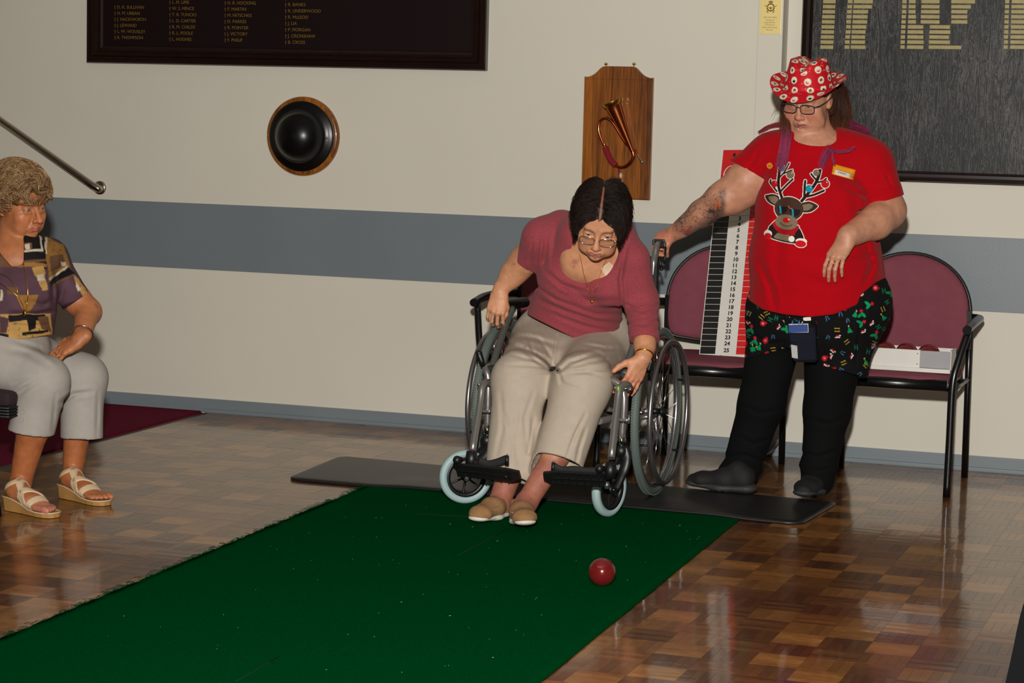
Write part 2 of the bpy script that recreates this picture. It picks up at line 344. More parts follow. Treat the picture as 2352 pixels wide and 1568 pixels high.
for k in range(30):
    y = 108 - 11.6 * k
    strip(1884 + k * .75, 1914 + k * .6, y)
    strip(1940 + k * .8, 1951 + k * .8, y); strip(1954 + k * .8, (1988, 1987, 1987, 1988, 1990, 1992, 1993, 1994, 2003, 2005)[k % 10], y)
    strip(2068 + k * .5, 2078 + k * .5, y); strip(2083 + k * .5, (2121, 2122, 2121, 2121, 2121, 2104, 2104, 2103, 2103, 2103)[k % 10], y)
    if k < 5 or k > 9: strip(2133 + k * .6, (2208, 2182, 2180, 2183, 2182)[k % 5], y)
    else: strip(2112 + k * .5, 2158, y)
    if 5 <= k < 10: strip(2185, (2222, 2222, 2222, 2230, 2240)[k - 5], y)
    strip(2305 + k * .4, 2315 + k * .4, y); strip(2320 + k * .4, 2362, y)
# ================================================================== stainless handrail
hr = thing('handrail', 'polished steel handrail sloping down to a round wall flange beyond the seated woman', 'handrail', tuple(at(228, 432, 0)))
e = at(216, 428, -0.075); s0 = at(-160, 163, -0.075); ec = at(230, 431, 0)
d = nrm(e - s0); pts = [s0] + [s0 + (e - s0) * t for t in (.3, .6, .95)]
pts += bez([e - d * .01, e + d * .025 + V(0, .012, 0), V(ec[0], -.040, ec[2]), V(ec[0], -.004, ec[2])], 6)
MB().tube(pts, 0.0165, 16).build('rail_tube', M_STEEL, hr)
MB().lathe([(0.0001, .010), (.028, .010), (.032, .006), (.033, 0)], 28, Matrix.Translation((ec[0], 0, ec[2])) @ Matrix.Rotation(math.pi / 2, 4, 'X')).build('wall_flange', M_STEEL, hr)
# ================================================================== helmet on a round wooden mount
RX = Matrix.Rotation(math.pi / 2, 4, 'X')
hm = thing('mounted_helmet', 'black steel helmet mounted on a round orange wood disc', 'helmet', (-4.226, 0, 1.285))
T0 = Matrix.Translation((-4.226, 0, 1.285)) @ RX
MB().lathe([(0.0001, .022), (.165, .022), (.174, .018), (.178, .010), (.178, 0)], 64, T0).build('wooden_disc', M_OAK, hm)
hb = MB().lathe([(0.0001, .135), (.03, .132), (.06, .122), (.085, .105), (.103, .082), (.112, .060), (.117, .047), (.125, .040), (.140, .035), (.154, .030), (.158, .027), (.157, .022)], 64, T0)
hb.build('helmet_shell', M_HELMET, hm)
for sx in (-.166, .166): MB().lathe([(0.0001, .0265), (.003, .026), (.004, .022)], 10, Matrix.Translation((sx, 0, 0)) @ T0).build('screw', M_CHROME, hm)
MB().lathe([(0.0001, .047), (.005, .046), (.006, .036)], 10, Matrix.Translation((.131, 0, -.004)) @ T0).build('rivet', M_CHROME, hm)
# ================================================================== bugle plaque
pq = thing('bugle_plaque', 'tall varnished wooden plaque with a shaped top and a bugle hung on it', 'plaque', (-2.75, 0, 1.06))
xa, xb, zb, zs, zt = -2.903, -2.598, 1.060, 1.578, 1.624
poly = [(xa, zb), (xb, zb), (xb, zs)]
L = bez([V(xb, zs, 0), V(xb - .018, zs, 0), V(xb - .045, zs + .012, 0), V(xb - .075, zs + .040, 0), V(xb - .095, zt, 0)], 4)[1:]
poly += [(p[0], p[1]) for p in L] + [(xa + xb - p[0], p[1]) for p in reversed(L)] + [(xa, zs)]
bm = bmesh.new(); fv = [bm.verts.new((x, 0, z)) for x, z in poly]; fa = bm.faces.new(fv)
ex = bmesh.ops.extrude_face_region(bm, geom=[fa]); bmesh.ops.translate(bm, verts=[g for g in ex['geom'] if isinstance(g, bmesh.types.BMVert)], vec=(0, -.024, 0))
bmesh.ops.recalc_face_normals(bm, faces=bm.faces[:])
fe = [g for g in bm.edges if all(abs(v.co.y + .024) < 1e-5 for v in g.verts)]
bmesh.ops.bevel(bm, geom=fe, offset=.009, segments=3, profile=.7, affect='EDGES')
me = bpy.data.meshes.new('board'); bm.to_mesh(me); bm.free(); me.materials.append(M_PLAQUE); o = bpy.data.objects.new('board', me); COL.objects.link(o); adopt(o, pq)
def zq(x, y, Y=-.05): return at(1310 + x * .2167, 130 + y * .2167, Y)
for cx in (382, 680):
    c = zq(cx, 78, -.012); MB().tube([V(c[0], 0, c[2]), V(c[0], -.02, c[2])], .0045, 10).ball((c[0], -.022, c[2]), .0062, 10).tube([V(c[0], -.02, c[2]), V(c[0], -.02, c[2] - .02)], .0025, 8).build('hanging_screw', M_BRASS, pq)
bg = thing('bugle', 'copper bugle with brass rim and red cord binding hung on the wooden plaque', 'bugle', tuple(zq(500, 800, -.03)))
A0, A1 = zq(447, 482, -.064), zq(662, 1010, -.048)
bp_ = []; br = []
for i in range(25):
    t = i / 24; bp_.append(A0 + (A1 - A0) * t); br.append(0.0088 + 0.0305 * (1 - t) ** 1.12 + 0.0055 * max(0, 1 - t * 9) ** 1.6)
MB().tube(bp_, br, 28, caps=False).tube(bp_[:10], [r * .93 for r in br[:10]], 28, caps=False).build('bell', M_COPPER, bg)
dA = nrm(A0 - A1)
MB().tube([A0 + dA * .001, A0 - dA * .004, A0 - dA * .016, A0 - dA * .018], [br[0] + .0025, br[0] + .002, br[2] + .0035, br[2] + .001], 28, caps=False).build('rim_band', M_BRASS, bg)
lp = bez([zq(660, 1000, -.048), zq(668, 1060, -.047), zq(630, 1130, -.045), zq(560, 1172, -.042), zq(490, 1158, -.040), zq(430, 1100, -.038), zq(392, 1020, -.036), zq(352, 930, -.036), zq(312, 830, -.036), zq(299, 750, -.036), zq(318, 680, -.036), zq(372, 652, -.036), zq(430, 680, -.035), zq(480, 745, -.033), zq(530, 830, -.032), zq(590, 920, -.032), zq(650, 975, -.034), zq(692, 1000, -.04), zq(705, 1025, -.042)], 5)
rr = [0.0092 - 0.0030 * min(1, i / 24) for i in range(len(lp))]
MB().tube(lp, rr, 12).build('loop_tube', M_COPPER, bg)
MB().tube([zq(690, 995, -.042), zq(715, 1045, -.043), zq(740, 1085, -.043), zq(755, 1112, -.043), zq(762, 1125, -.043)], [.0036, .0030, .0040, .0060, .0088], 14).build('mouthpiece', M_STEEL, bg)
MB().tube(bez([zq(355, 915, -.036), zq(366, 945, -.036)], 3), .0072, 12).build('brass_ferrule', M_BRASS, bg)
cb = MB(); wr = [p for p in bez([zq(366, 955, -.036), zq(392, 1020, -.036), zq(430, 1100, -.038), zq(482, 1155, -.040)], 8)]
cb.tube(wr, [.0125 + .0012 * (i % 2) for i in range(len(wr))], 14).build('cord_binding', M_REDCORD, bg)
tp = bez([zq(505, 1165, -.04), zq(515, 1210, -.036), zq(520, 1260, -.034), zq(525, 1310, -.034)], 4)
MB().tube(tp, .0045, 8).build('tassel_cord', M_REDCORD, bg)
MB().tube([zq(532, 1230, -.034), zq(535, 1262, -.033), zq(533, 1290, -.034)], [.004, .0085, .004], 10).build('tassel_knot', M_WHITECORD, bg)
tb = MB(); rg = random.Random(3)
for k in range(26):
    x0 = 515 + rg.random() * 36; x1 = x0 + (x0 - 520) * .9 + rg.random() * 18
    tb.tube([zq(x0, 1310, -.034), zq((x0 + x1) / 2, 1365, -.036 - rg.random() * .006), zq(x1, 1415 + rg.random() * 22, -.034)], .0014, 5)
tb.build('tassel_fringe', M_WHITECORD, bg)
# ================================================================== light box with its gold plate
lx0, lx1 = at(1741, 40, -.10)[0], at(1799, 40, -.10)[0]
lb = thing('light_box', 'slim white upright light box on the wall beside the black honour board', 'light box', ((lx0 + lx1) / 2, 0, 1.2))
MB().box(((lx0 + lx1) / 2, -.05, 1.85), (lx1 - lx0, .10, 1.3), .004).build('housing', M_WALL, lb)
pa, pb = at(1744, 78, -.102), at(1793, 78, -.102)
MB().box(((pa[0] + pb[0]) / 2, -.1015, pa[2] + .10), (pb[0] - pa[0], .003, .20), .0008).build('gold_plate', M_GOLDPLATE, lb)
pcx = lambda y: (at(1769 + (40 - y) * .05, y, -.1035))
for y, s_, wdt in ((40, 'ODE LIGHT BOX', .0074), (46, 'Donated to', .0074), (51.6, 'Largs Bay R.S.L.', .0074), (57, 'In Memory of', .0074), (62.8, 'Jeffrey Charles Brown', .0070), (68.5, '"Brownie"', .0074)):
    text('plate_lettering', s_, M_BROWNINK, tuple(pcx(y)), wdt, lb, 'CENTER')
ce = pcx(17); em = MB(); TE = Matrix.Translation(tuple(ce)) @ RX
M_EMB = mat('crest_green', S(52, 58, 30), 0.5); M_EMG = mat('crest_gold', S(196, 150, 24), 0.4); M_EMR = mat('crest_crown', S(150, 84, 20), 0.5)
MB().lathe([(.0125, 0), (.0125, .001), (.0165, .001), (.0165, 0)], 28, TE).build('crest_ring', M_EMB, lb)
def flat(pts, name, m, c=ce, y=-.0012): 
    vs = [(c[0] + x, c[1] + y, c[2] + z) for x, z in pts]; n = len(vs); vs += [(a, b + .0012, c_) for a, b, c_ in vs]
    return mk(name, vs, [tuple(reversed(range(n))) if False else tuple(range(n))] + [(i, (i + 1) % n, n + (i + 1) % n, n + i) for i in range(n)], m, lb)
for sx in (-1, 1):
    flat([(sx * .001, -.003), (sx * .008, .002), (sx * .016, .004), (sx * .022, .009), (sx * .026, .011), (sx * .025, .006), (sx * .019, .001), (sx * .012, -.001), (sx * .004, -.006)], 'crest_wing', M_EMG)
    flat([(sx * .004, -.022), (sx * .010, -.019), (sx * .017, -.014), (sx * .018, -.010), (sx * .013, -.0125), (sx * .016, -.018), (sx * .011, -.023)], 'crest_leaf', M_EMG)
flat([(-.003, .002), (.003, .002), (.003, -.005), (.001, -.010), (-.001, -.010), (-.003, -.005)], 'crest_eagle', M_EMR)
flat([(-.008, .018), (.008, .018), (.0095, .027), (.005, .024), (0, .029), (-.005, .024), (-.0095, .027)], 'crest_crown', M_EMR)
# ================================================================== mats on the floor
def mat_quad(fl, bl_, br_, fr, top, m, nx, ny, name, rad=.05, edge=None, cw=None):
    # quad sheet with rounded corners, thickness and a height function
    fl, bl_, br_, fr = [np.array(p, float) for p in (fl, bl_, br_, fr)]
    pts = np.zeros((ny + 1, nx + 1, 2))
    W = np.linalg.norm(fr - fl); H = np.linalg.norm(bl_ - fl)
    for j in range(ny + 1):
        v = j / ny
        v = v if 0 < v < 1 else v
        for i in range(nx + 1):
            u = i / nx
            # round corners by pulling rows in near the front and back edges
            d = min(v, 1 - v) * H
            ins = (rad - math.sqrt(max(0, rad * rad - (rad - d) ** 2))) if d < rad else 0
            uu = (ins + u * (W - 2 * ins)) / W
            pts[j, i] = (fl * (1 - uu) + fr * uu) * (1 - v) + (bl_ * (1 - uu) + br_ * uu) * v
    vs = []; fs = []
    for lay in (0, 1):
        for j in range(ny + 1):
            for i in range(nx + 1):
                x, y = pts[j, i]; z = top(x, y); e = min(i, nx - i, j, ny - j)
                if edge is not None and lay == 1: x += edge(i, j)
                vs.append((x, y, (0.0008 + z - top.t) if lay == 0 else z - (0.004 if e == 0 else 0.0012 if e == 1 else 0) * top.t / .012))
    n = (nx + 1) * (ny + 1)
    for j in range(ny):
        for i in range(nx):
            a = j * (nx + 1) + i; q = (a, a + 1, a + nx + 2, a + nx + 1)
            fs.append(tuple(n + k for k in q)); fs.append(tuple(reversed(q)))
    ring = [i for i in range(nx + 1)] + [(j + 1) * (nx + 1) - 1 for j in range(1, ny + 1)] + [ny * (nx + 1) + i for i in range(nx - 1, -1, -1)] + [j * (nx + 1) for j in range(ny - 1, 0, -1)]
    for k in range(len(ring)):
        a, b = ring[k], ring[(k + 1) % len(ring)]; fs.append((a, b, n + b, n + a))
    return mk(name, vs, fs, m, None, [True] * len(fs))
def top_g(x, y): return 0.0065
top_g.t = .006
er = np.random.RandomState(5)
jit = er.randn(400) * .0022
def edge_g(i, j): return jit[j] if i == 0 else (jit[j + 150] * .5 if i == 40 else 0)
GL = lambda y: -3.25 + (-1.50 - y) * .0255; GRr = lambda y: -1.80 + (-1.50 - y) * .030
gm = mat_quad((GL(-5.6), -5.6), (GL(-1.42), -1.42), (GRr(-1.42), -1.42), (GRr(-5.6), -5.6), top_g, M_GREEN, 40, 150, 'bowls_mat', .002, edge_g)
# shift so that the traced edges are met
tag(gm, 'long green indoor bowls mat running across the parquet towards the viewer', 'mat')
M_SEAM = mat('dark_seam', S(4, 26, 14), 0.95)
for a, b in (((1050, 1276), (1166, 1215)), ((540, 1566), (640, 1508)), ((960, 1180), (1100, 1188))):
    p, q = atz(*a, .0066), atz(*b, .0066); MB().tube([p, (p + q) / 2, q], .0016, 6, flat=(1, .3)).build('seam', M_SEAM, gm)
fr = MB(); rg = random.Random(9)
for k in range(420):
    y = -1.5 - rg.random() ** 1.2 * 3.0; x = GL(y); l = .006 + rg.random() ** 4 * .03; a = rg.random() * 1.2 - .6
    fr.tube([V(x + .004, y, .004), V(x - l * .5, y + a * l * .5, .005 + rg.random() * .003), V(x - l, y + a * l, .001 + rg.random() * .003)], .0007, 4)
o = fr.build('frayed_edge', M_GREEN, gm); o['kind'] = 'stuff'
li = MB()
for k in range(70):
    x = -3.1 + rg.random() * 1.3; y = -1.7 - rg.random() * 2.4; a = rg.random() * 3; l = .001 + rg.random() ** 3 * .006
    li.tube([V(x, y, .0075), V(x + l * math.cos(a), y + l * math.sin(a), .0078)], .0006, 4)
o = li.build('lint', M_WHITECORD, gm); o['kind'] = 'stuff'
def top_b(x, y):
    z = .013
    s = 1 / (1 + math.exp(-(x + 3.16) / .03)) - 1 / (1 + math.exp(-(x + 1.82) / .03))
    return z + .0075 * s * (1 / (1 + math.exp((y + 1.33) / .03)))
top_b.t = .012
bmz = mat_quad((-3.575, -1.525), (-3.61, -.93), (-1.54, -1.05), (-1.575, -1.54), top_b, M_RUBBER, 120, 40, 'rubber_mat', .05)
tag(bmz, 'black rubber anti fatigue mat under the wheelchair wheels and the standing woman', 'mat')
# ================================================================== stacking chairs with arms (built once, then copied)
def chair_outline(n=28, w=.247, z0=.505, z1=.655, zt=.892):
    pts = []
    for p in bez([V(-w, z1, 0), V(-w * .995, .58, 0), V(-w * .93, .525, 0), V(-w * .72, z0 + .002, 0), V(0, z0 - .012, 0), V(w * .72, z0 + .002, 0), V(w * .93, .525, 0), V(w * .995, .58, 0), V(w, z1, 0)], 4): pts.append((p[0], p[1]))
    for i in range(1, n): a = math.pi * i / n; pts.append((w * math.cos(a), z1 + (zt - z1) * math.sin(a) ** .92))
    return pts
def back_y(x, z): return .215 + .05 * (1 - (x / .25) ** 2) * .55 + (z - .5) * .06
def make_chair(label, group):
    t = thing('stacking_chair', label, 'chair', (0, 0, 0), group)
    ol = chair_outline(); mb = MB(); cx, cz = 0, .68; rings = []; vs = []; fs = []; n = len(ol)
    lay = [(1.0, .014), (.985, -.006), (.955, -.016), (.85, -.021), (.6, -.022), (.3, -.022)]
    for s, dy in lay: vs += [(x * s, back_y(x * s, cz + (z - cz) * s) + dy, cz + (z - cz) * s) for x, z in ol]
    vs.append((0, back_y(0, cz) - .022, cz))
    for k in range(len(lay) - 1):
        for i in range(n): j = (i + 1) % n; fs.append((k * n + i, k * n + j, (k + 1) * n + j, (k + 1) * n + i))
    k = len(lay) - 1; fs += [(k * n + i, k * n + (i + 1) % n, len(vs) - 1) for i in range(n)]
    mb.add(vs, fs, True); mb.build('backrest_pad', M_MAROON, t)
    vs = [(x, back_y(x, z) + .014, z) for x, z in ol] + [(x * .97, back_y(x, z) + .030, cz + (z - cz) * .97) for x, z in ol]
    fs = [(n + i, n + (i + 1) % n, (i + 1) % n, i) for i in range(n)] + [tuple(n + i for i in range(n))]
    mk('back_shell', vs, fs, M_BLACKP, t)
    MB().tube([V(x * 1.012, back_y(x, z) + .004, cz + (z - cz) * 1.012) for x, z in ol], .0075, 8, closed=True).build('edge_piping', M_BLACKP, t)
    mb = MB(); lay = [(.225, .415), (.238, .426), (.243, .438), (.240, .450), (.228, .458), (.200, .462), (.10, .464)]; vs = []; n = 64
    for r_, z_ in lay:
        for k in range(n):
            q = 2 * math.pi * k / n; cx, sy = math.cos(q), math.sin(q); e = 2 / 5.0; vs.append((r_ * math.copysign(abs(cx) ** e, cx), -.005 + (r_ - .005) * math.copysign(abs(sy) ** e, sy), z_))
    vs.append((0, -.005, .464)); fs = [(i * n + k, i * n + (k + 1) % n, (i + 1) * n + (k + 1) % n, (i + 1) * n + k) for i in range(len(lay) - 1) for k in range(n)] + [((len(lay) - 1) * n + k, (len(lay) - 1) * n + (k + 1) % n, len(vs) - 1) for k in range(n)]
    mb.add(vs, fs, True).build('seat_cushion', M_MAROON, t)
    mb = MB().box((0, -.005, .418), (.47, .43, .024), .008)
    mb.tube([V(-.235, -.22, .425), V(0, -.236, .425), V(.235, -.22, .425)], .023, 14); mb.build('seat_pan', M_BLACKM, t)
    for s in (-1, 1):
        MB().tube(bez([V(s * .255, -.245, 0), V(s * .256, -.24, .22), V(s * .257, -.235, .43), V(s * .272, -.215, .52), V(s * .298, -.17, .633)], 5), .0145, 10, flat=(1, .78)).build('front_leg', M_BLACKM, t)
        MB().tube([V(s * .252, .262, 0), V(s * .250, .25, .4), V(s * .250, .238, .655)], .0135, 10).build('back_leg', M_BLACKM, t)
        mb = MB().tube(bez([V(s * .298, -.215, .640), V(s * .302, -.10, .652), V(s * .302, .02, .656), V(s * .300, .13, .656)], 5), [.0165] * 4 + [.0175] * 8 + [.017] * 4, 14); mb.build('arm_pad', M_BLACKM, t)
        MB().tube(bez([V(s * .300, .12, .654), V(s * .288, .19, .652), V(s * .256, .232, .650)], 5), .011, 10, flat=(1.5, .8)).box((s * .243, .222, .60), (.03, .014, .16), .004).build('arm_bracket', M_BLACKM, t)
        MB().tube([V(s * .25, -.23, .40), V(s * .25, .25, .40)], .009, 8).build('side_rail', M_BLACKM, t)
    for y in (-.15, .15): MB().tube([V(-.25, y, .402), V(.25, y, .402)], .010, 8).build('cross_rail', M_BLACKM, t)
    return t
def copy_tree(o, parent=None):
    c = o.copy(); COL.objects.link(c)
    if parent is not None: c.parent = parent
    for ch in list(o.children): copy_tree(ch, c)
    return c
GC = 'maroon stacking chairs along the wall'
ch1 = make_chair('maroon upholstered armchair holding the white tray of bowls, right of the standing woman', GC)
ch2 = copy_tree(ch1); ch3 = copy_tree(ch1)
ch1.location = (-1.447, -.445, 0)
ch2.location = (-2.195, -.465, 0); ch2['label'] = 'maroon upholstered armchair with the numbered scoreboard leaning on it'
ch3.location = (-2.85, -.45, 0); ch3['label'] = 'maroon upholstered armchair mostly hidden behind the wheelchair and its occupant'
# ================================================================== scoreboard leaning on the chair
sbt = thing('scoreboard', 'tall white scoreboard with black and red columns numbered down to 25 on a chair', 'scoreboard', (-2.1, -.45, .48))
p0, p1 = at(1605, 819, -.47), at(1656, 335, -.055); bw = .212
ez = nrm(p1 - p0); Ht = np.linalg.norm(p1 - p0); ex_ = nrm(V(1, 0, 0) - ez * ez[0]); ey = np.cross(ez, ex_)   # ey points into the wall
MS = Matrix(((ex_[0], ey[0], ez[0], p0[0]), (ex_[1], ey[1], ez[1], p0[1]), (ex_[2], ey[2], ez[2], p0[2]), (0, 0, 0, 1)))
MB().box((bw / 2, .006, Ht / 2), (bw, .012, Ht), .0015, M=MS).build('board', M_WHITEB, sbt)
pitch = (Ht * .705) / 25.3
c0, c1, c2, c3 = .004, .066, .152, .208
def cell(xa_, xb_, za, zb_, m, name): MB().box(((xa_ + xb_) / 2, -.0008, (za + zb_) / 2), (xb_ - xa_, .0022, zb_ - za), M=MS).build(name, m, sbt)
RT = MS.to_3x3() @ Euler((math.pi / 2, 0, 0)).to_matrix()
zt_ = .012
for n in range(25, 0, -1):
    h = pitch * (1.25 if n == 25 else 1.0); za, zb_ = zt_ + .0012, zt_ + h - .0012; zt_ += h
    cell(c0, c1, za, zb_, M_BLKP, 'black_cell'); cell(c1 + .0005, c2, za, zb_, M_WHITEB, 'white_cell'); cell(c2 + .0005, c3, za, zb_, M_REDP, 'red_cell')
    if n > 2:
        loc = MS @ Vector(((c1 + c2) / 2 + .003, -.0022, (za + zb_) / 2)); text('numeral', str(n), M_INK, None, .0235, sbt, 'CENTER', bold=.0008, M=Matrix.Translation(loc) @ RT.to_4x4(), ext=.0002)
MB().box((bw / 2, -.0008, (zt_ + .02 + Ht - .020) / 2), (bw - .026, .0022, Ht - .020 - zt_ - .02), M=MS).build('red_header', M_REDP, sbt)
MB().box((.062, -.0016, Ht - .043), (.011, .003, .015), M=MS).build('hanging_slot', M_INK, sbt)
lg = [MS @ Vector((x, -.0028, Ht - z)) for x, z in ((.075, .112), (.062, .094), (.045, .096), (.032, .110), (.025, .130), (.030, .150), (.046, .158), (.066, .150))]
MB().tube(bez([np.array(q) for q in lg], 5), [.002] * 4 + [.0045] * 8 + [.006] * 14 + [.004] * 10, 8, flat=(.25, 1)).build('script_lettering', M_WHITEB, sbt)
lg = [MS @ Vector((x, -.0028, Ht - z)) for x, z in ((.060, .124), (.052, .118), (.046, .128), (.050, .140), (.060, .140))]
MB().tube(bez([np.array(q) for q in lg], 5), .0028, 8, flat=(.3, 1)).build('script_lettering', M_WHITEB, sbt)
MB().lathe([(0.0001, .001), (.003, .001), (.003, 0)], 10, MS @ Matrix.Translation((.092, -.001, .005)) @ RX).build('screw', M_INK, sbt)
# ================================================================== tray of bowls on the right chair
zs_ = .4645; yf = -.60; xr = at(2184, 830, yf)[0]; xm = at(2112, 830, yf)[0]; xl = xr - .42
tr = thing('bowls_tray', 'long white wooden tray holding maroon bowls on the right hand maroon chair', 'tray', ((xl + xr) / 2, yf + .07, zs_))
MB().box(((xl + xm) / 2, yf, zs_ + .048), (xm - xl - .001, .010, .072), .0015).build('front_board', M_WHITEB, tr)
MB().box(((xl + xr) / 2, yf - .003, zs_ + .008), (xr - xl, .018, .016), .002).build('base_lip', M_WHITEB, tr)
MB().box(((xm + xr) / 2, yf + .001, zs_ + .050), (xr - xm - .003, .008, .066), .001).build('grey_panel', M_GREYB, tr)
MB().box((xm, yf + .002, zs_ + .048), (.003, .012, .076)).build('divider', M_WHITEB, tr)
for x_ in (xr - .002, xl + .003): MB().box((x_, yf + .065, zs_ + .05), (.006, .13, .074)).build('end_board', M_WHITEB, tr)
MB().box(((xl + xr) / 2, yf + .13, zs_ + .048), (xr - xl, .008, .072)).build('back_board', M_WHITEB, tr)
MB().box(((xl + xr) / 2, yf + .065, zs_ + .004), (xr - xl - .02, .12, .008)).build('tray_bottom', M_WHITEB, tr)
for z in (.03, .07): MB().lathe([(0.0001, .002), (.002, .0015), (.0025, 0)], 8, Matrix.Translation((xm - .008, yf - .005, zs_ + z)) @ RX).build('screw', M_STEEL, tr)
BR = .047
def bowl(c, r, label, group):
    o = MB().ball(c, r, 40).build('bowl', M_BALL); return tag(o, label, 'bowl', group)
GB = 'maroon bowls in the tray'
for k, (px, lab) in enumerate(((2033, 'maroon bowl in the white tray nearest to the standing woman'), (2083, 'maroon bowl in the middle of the three showing above the white tray'), (2134, 'maroon bowl in the white tray behind its grey end panel'))):
    c = at(px, 800, yf + .066); bowl((c[0], yf + .066, zs_ + .0085 + BR), BR, lab, GB)
cb_ = atz(1383, 1313, .049); bowl((cb_[0], cb_[1], .007 + .042), .042, 'glossy maroon bowl rolling on the green mat', None)
# ================================================================== clear plastic bag behind the standing woman, black chair at the picture edge
pc = at(1757, 1040, -.10); prm = MB(); rg = random.Random(4)
T = Matrix.Translation((pc[0] - .005, -.12, .015)) @ Matrix.Rotation(.9, 4, 'Y')
prm.lathe([(.0001, -.055), (.022, -.05), (.027, -.03), (.025, .0), (.028, .03), (.022, .055), (.010, .085), (.008, .10)], 20, Matrix.Translation((pc[0] - .02, -.10, .03)) @ Matrix.Rotation(1.0, 4, 'Y'))
ob = prm.build('plastic_bottle', M_CLEAR); tag(ob, 'clear crumpled plastic bottle lying against the skirting behind the standing woman', 'bottle')
bc = thing('padded_chair', 'black padded chair back cut off by the edge nearest the viewer', 'chair', (-.28, -4.4, 0))
qv = []
ol = [(-.02, 0), (.0, .12), (.02, .24), (.05, .31), (.10, .345), (.2, .36), (.36, .36), (.40, .30), (.42, .1), (.42, 0)]
pp = bez([V(x, z, 0) for x, z in ol], 4)
bo = atz(2322, 1568, .0); bxx = at(2322, 1565, -4.2)
MB().prism([(p[0], p[1]) for p in pp], .07, Matrix.Translation((bxx[0] + .005, -4.2, bxx[2] - .05)) @ Matrix.Rotation(math.pi / 2, 4, 'X') , True).build('backrest', M_DKFAB, bc)
for s in (.05, .36): MB().tube([V(bxx[0] + s, -4.24, 0), V(bxx[0] + s, -4.24, bxx[2])], .014, 10).build('leg', M_BLACKM, bc)
# ================================================================== implicit surfaces: bodies and clothes are smooth unions of tapered limbs, meshed on a grid
class EC:
    # tapered elliptical limb from a to b; radii ra, rb are a number or (rx, ry); X is the direction of rx; rz the cap radius
    def __init__(s, a, b, ra, rb=None, X=None, k=.02, op='u', rz=None, Z=None):
        s.a = np.array(a, float); s.b = np.array(b, float); rb = ra if rb is None else rb
        s.round = not hasattr(ra, '__len__')
        s.ra = np.array(ra if not s.round else (ra, ra), float); s.rb = np.array(rb if hasattr(rb, '__len__') else (rb, rb), float)
        s.k = k; s.op = op; s.X = X; s.rz = rz; s.Z = Z
    def grow(s, e, k=None):
        o = EC(s.a, s.b, s.ra + e, s.rb + e, s.X, s.k if k is None else k, s.op, None if s.rz is None else s.rz + e, s.Z); o.round = s.round; return o
    def tf(s, M):
        R = M[:3, :3]; sc = np.linalg.norm(R[:, 0]); Rn = R / sc
        o = EC(R @ s.a + M[:3, 3], R @ s.b + M[:3, 3], s.ra * sc, s.rb * sc, None if s.X is None else Rn @ np.asarray(s.X, float), s.k * sc, s.op, None if s.rz is None else s.rz * sc, None if s.Z is None else Rn @ np.asarray(s.Z, float))
        o.round = s.round; return o
    def bounds(s, m):
        r = max(s.ra.max(), s.rb.max(), s.rz or 0) + m
        return np.minimum(s.a, s.b) - r, np.maximum(s.a, s.b) + r
    def ev(s, x, y, z):
        a = s.a; ab = s.b - a; L2 = float(ab @ ab)
        px, py, pz = x - a[0], y - a[1], z - a[2]
        if L2 > 1e-12:
            t = np.clip((px * ab[0] + py * ab[1] + pz * ab[2]) / L2, 0, 1)
            px = px - t * ab[0]; py = py - t * ab[1]; pz = pz - t * ab[2]
        else: t = np.float32(0)
        if s.round:
            return np.sqrt(px * px + py * py + pz * pz) - (s.ra[0] + (s.rb[0] - s.ra[0]) * t)
        A = nrm(ab) if L2 > 1e-12 else (nrm(s.Z) if s.Z is not None else np.array([0, 0, 1.0]))
        X = np.asarray(s.X, float) if s.X is not None else np.array([1.0, 0, 0]); X = nrm(X - A * (X @ A)); Yv = np.cross(A, X)
        rx = s.ra[0] + (s.rb[0] - s.ra[0]) * t; ry = s.ra[1] + (s.rb[1] - s.ra[1]) * t
        rz = s.rz if s.rz is not None else np.minimum(rx, ry)
        qx = (px * X[0] + py * X[1] + pz * X[2]) / rx; qy = (px * Yv[0] + py * Yv[1] + pz * Yv[2]) / ry; qa = (px * A[0] + py * A[1] + pz * A[2]) / rz
        k0 = np.sqrt(qx * qx + qy * qy + qa * qa); k1 = np.sqrt((qx / rx) ** 2 + (qy / ry) ** 2 + (qa / rz) ** 2) + 1e-6
        return k0 * (k0 - 1) / k1
def axis(lo, hi, step, fine=()):
    # grid lines from lo to hi, denser inside the fine (lo, hi, step) ranges
    out = [lo]
    while out[-1] < hi:
        st = step
        for a, b, f in fine:
            if a <= out[-1] <= b: st = min(st, f)
        out.append(out[-1] + st)
    return np.array(out, np.float32)
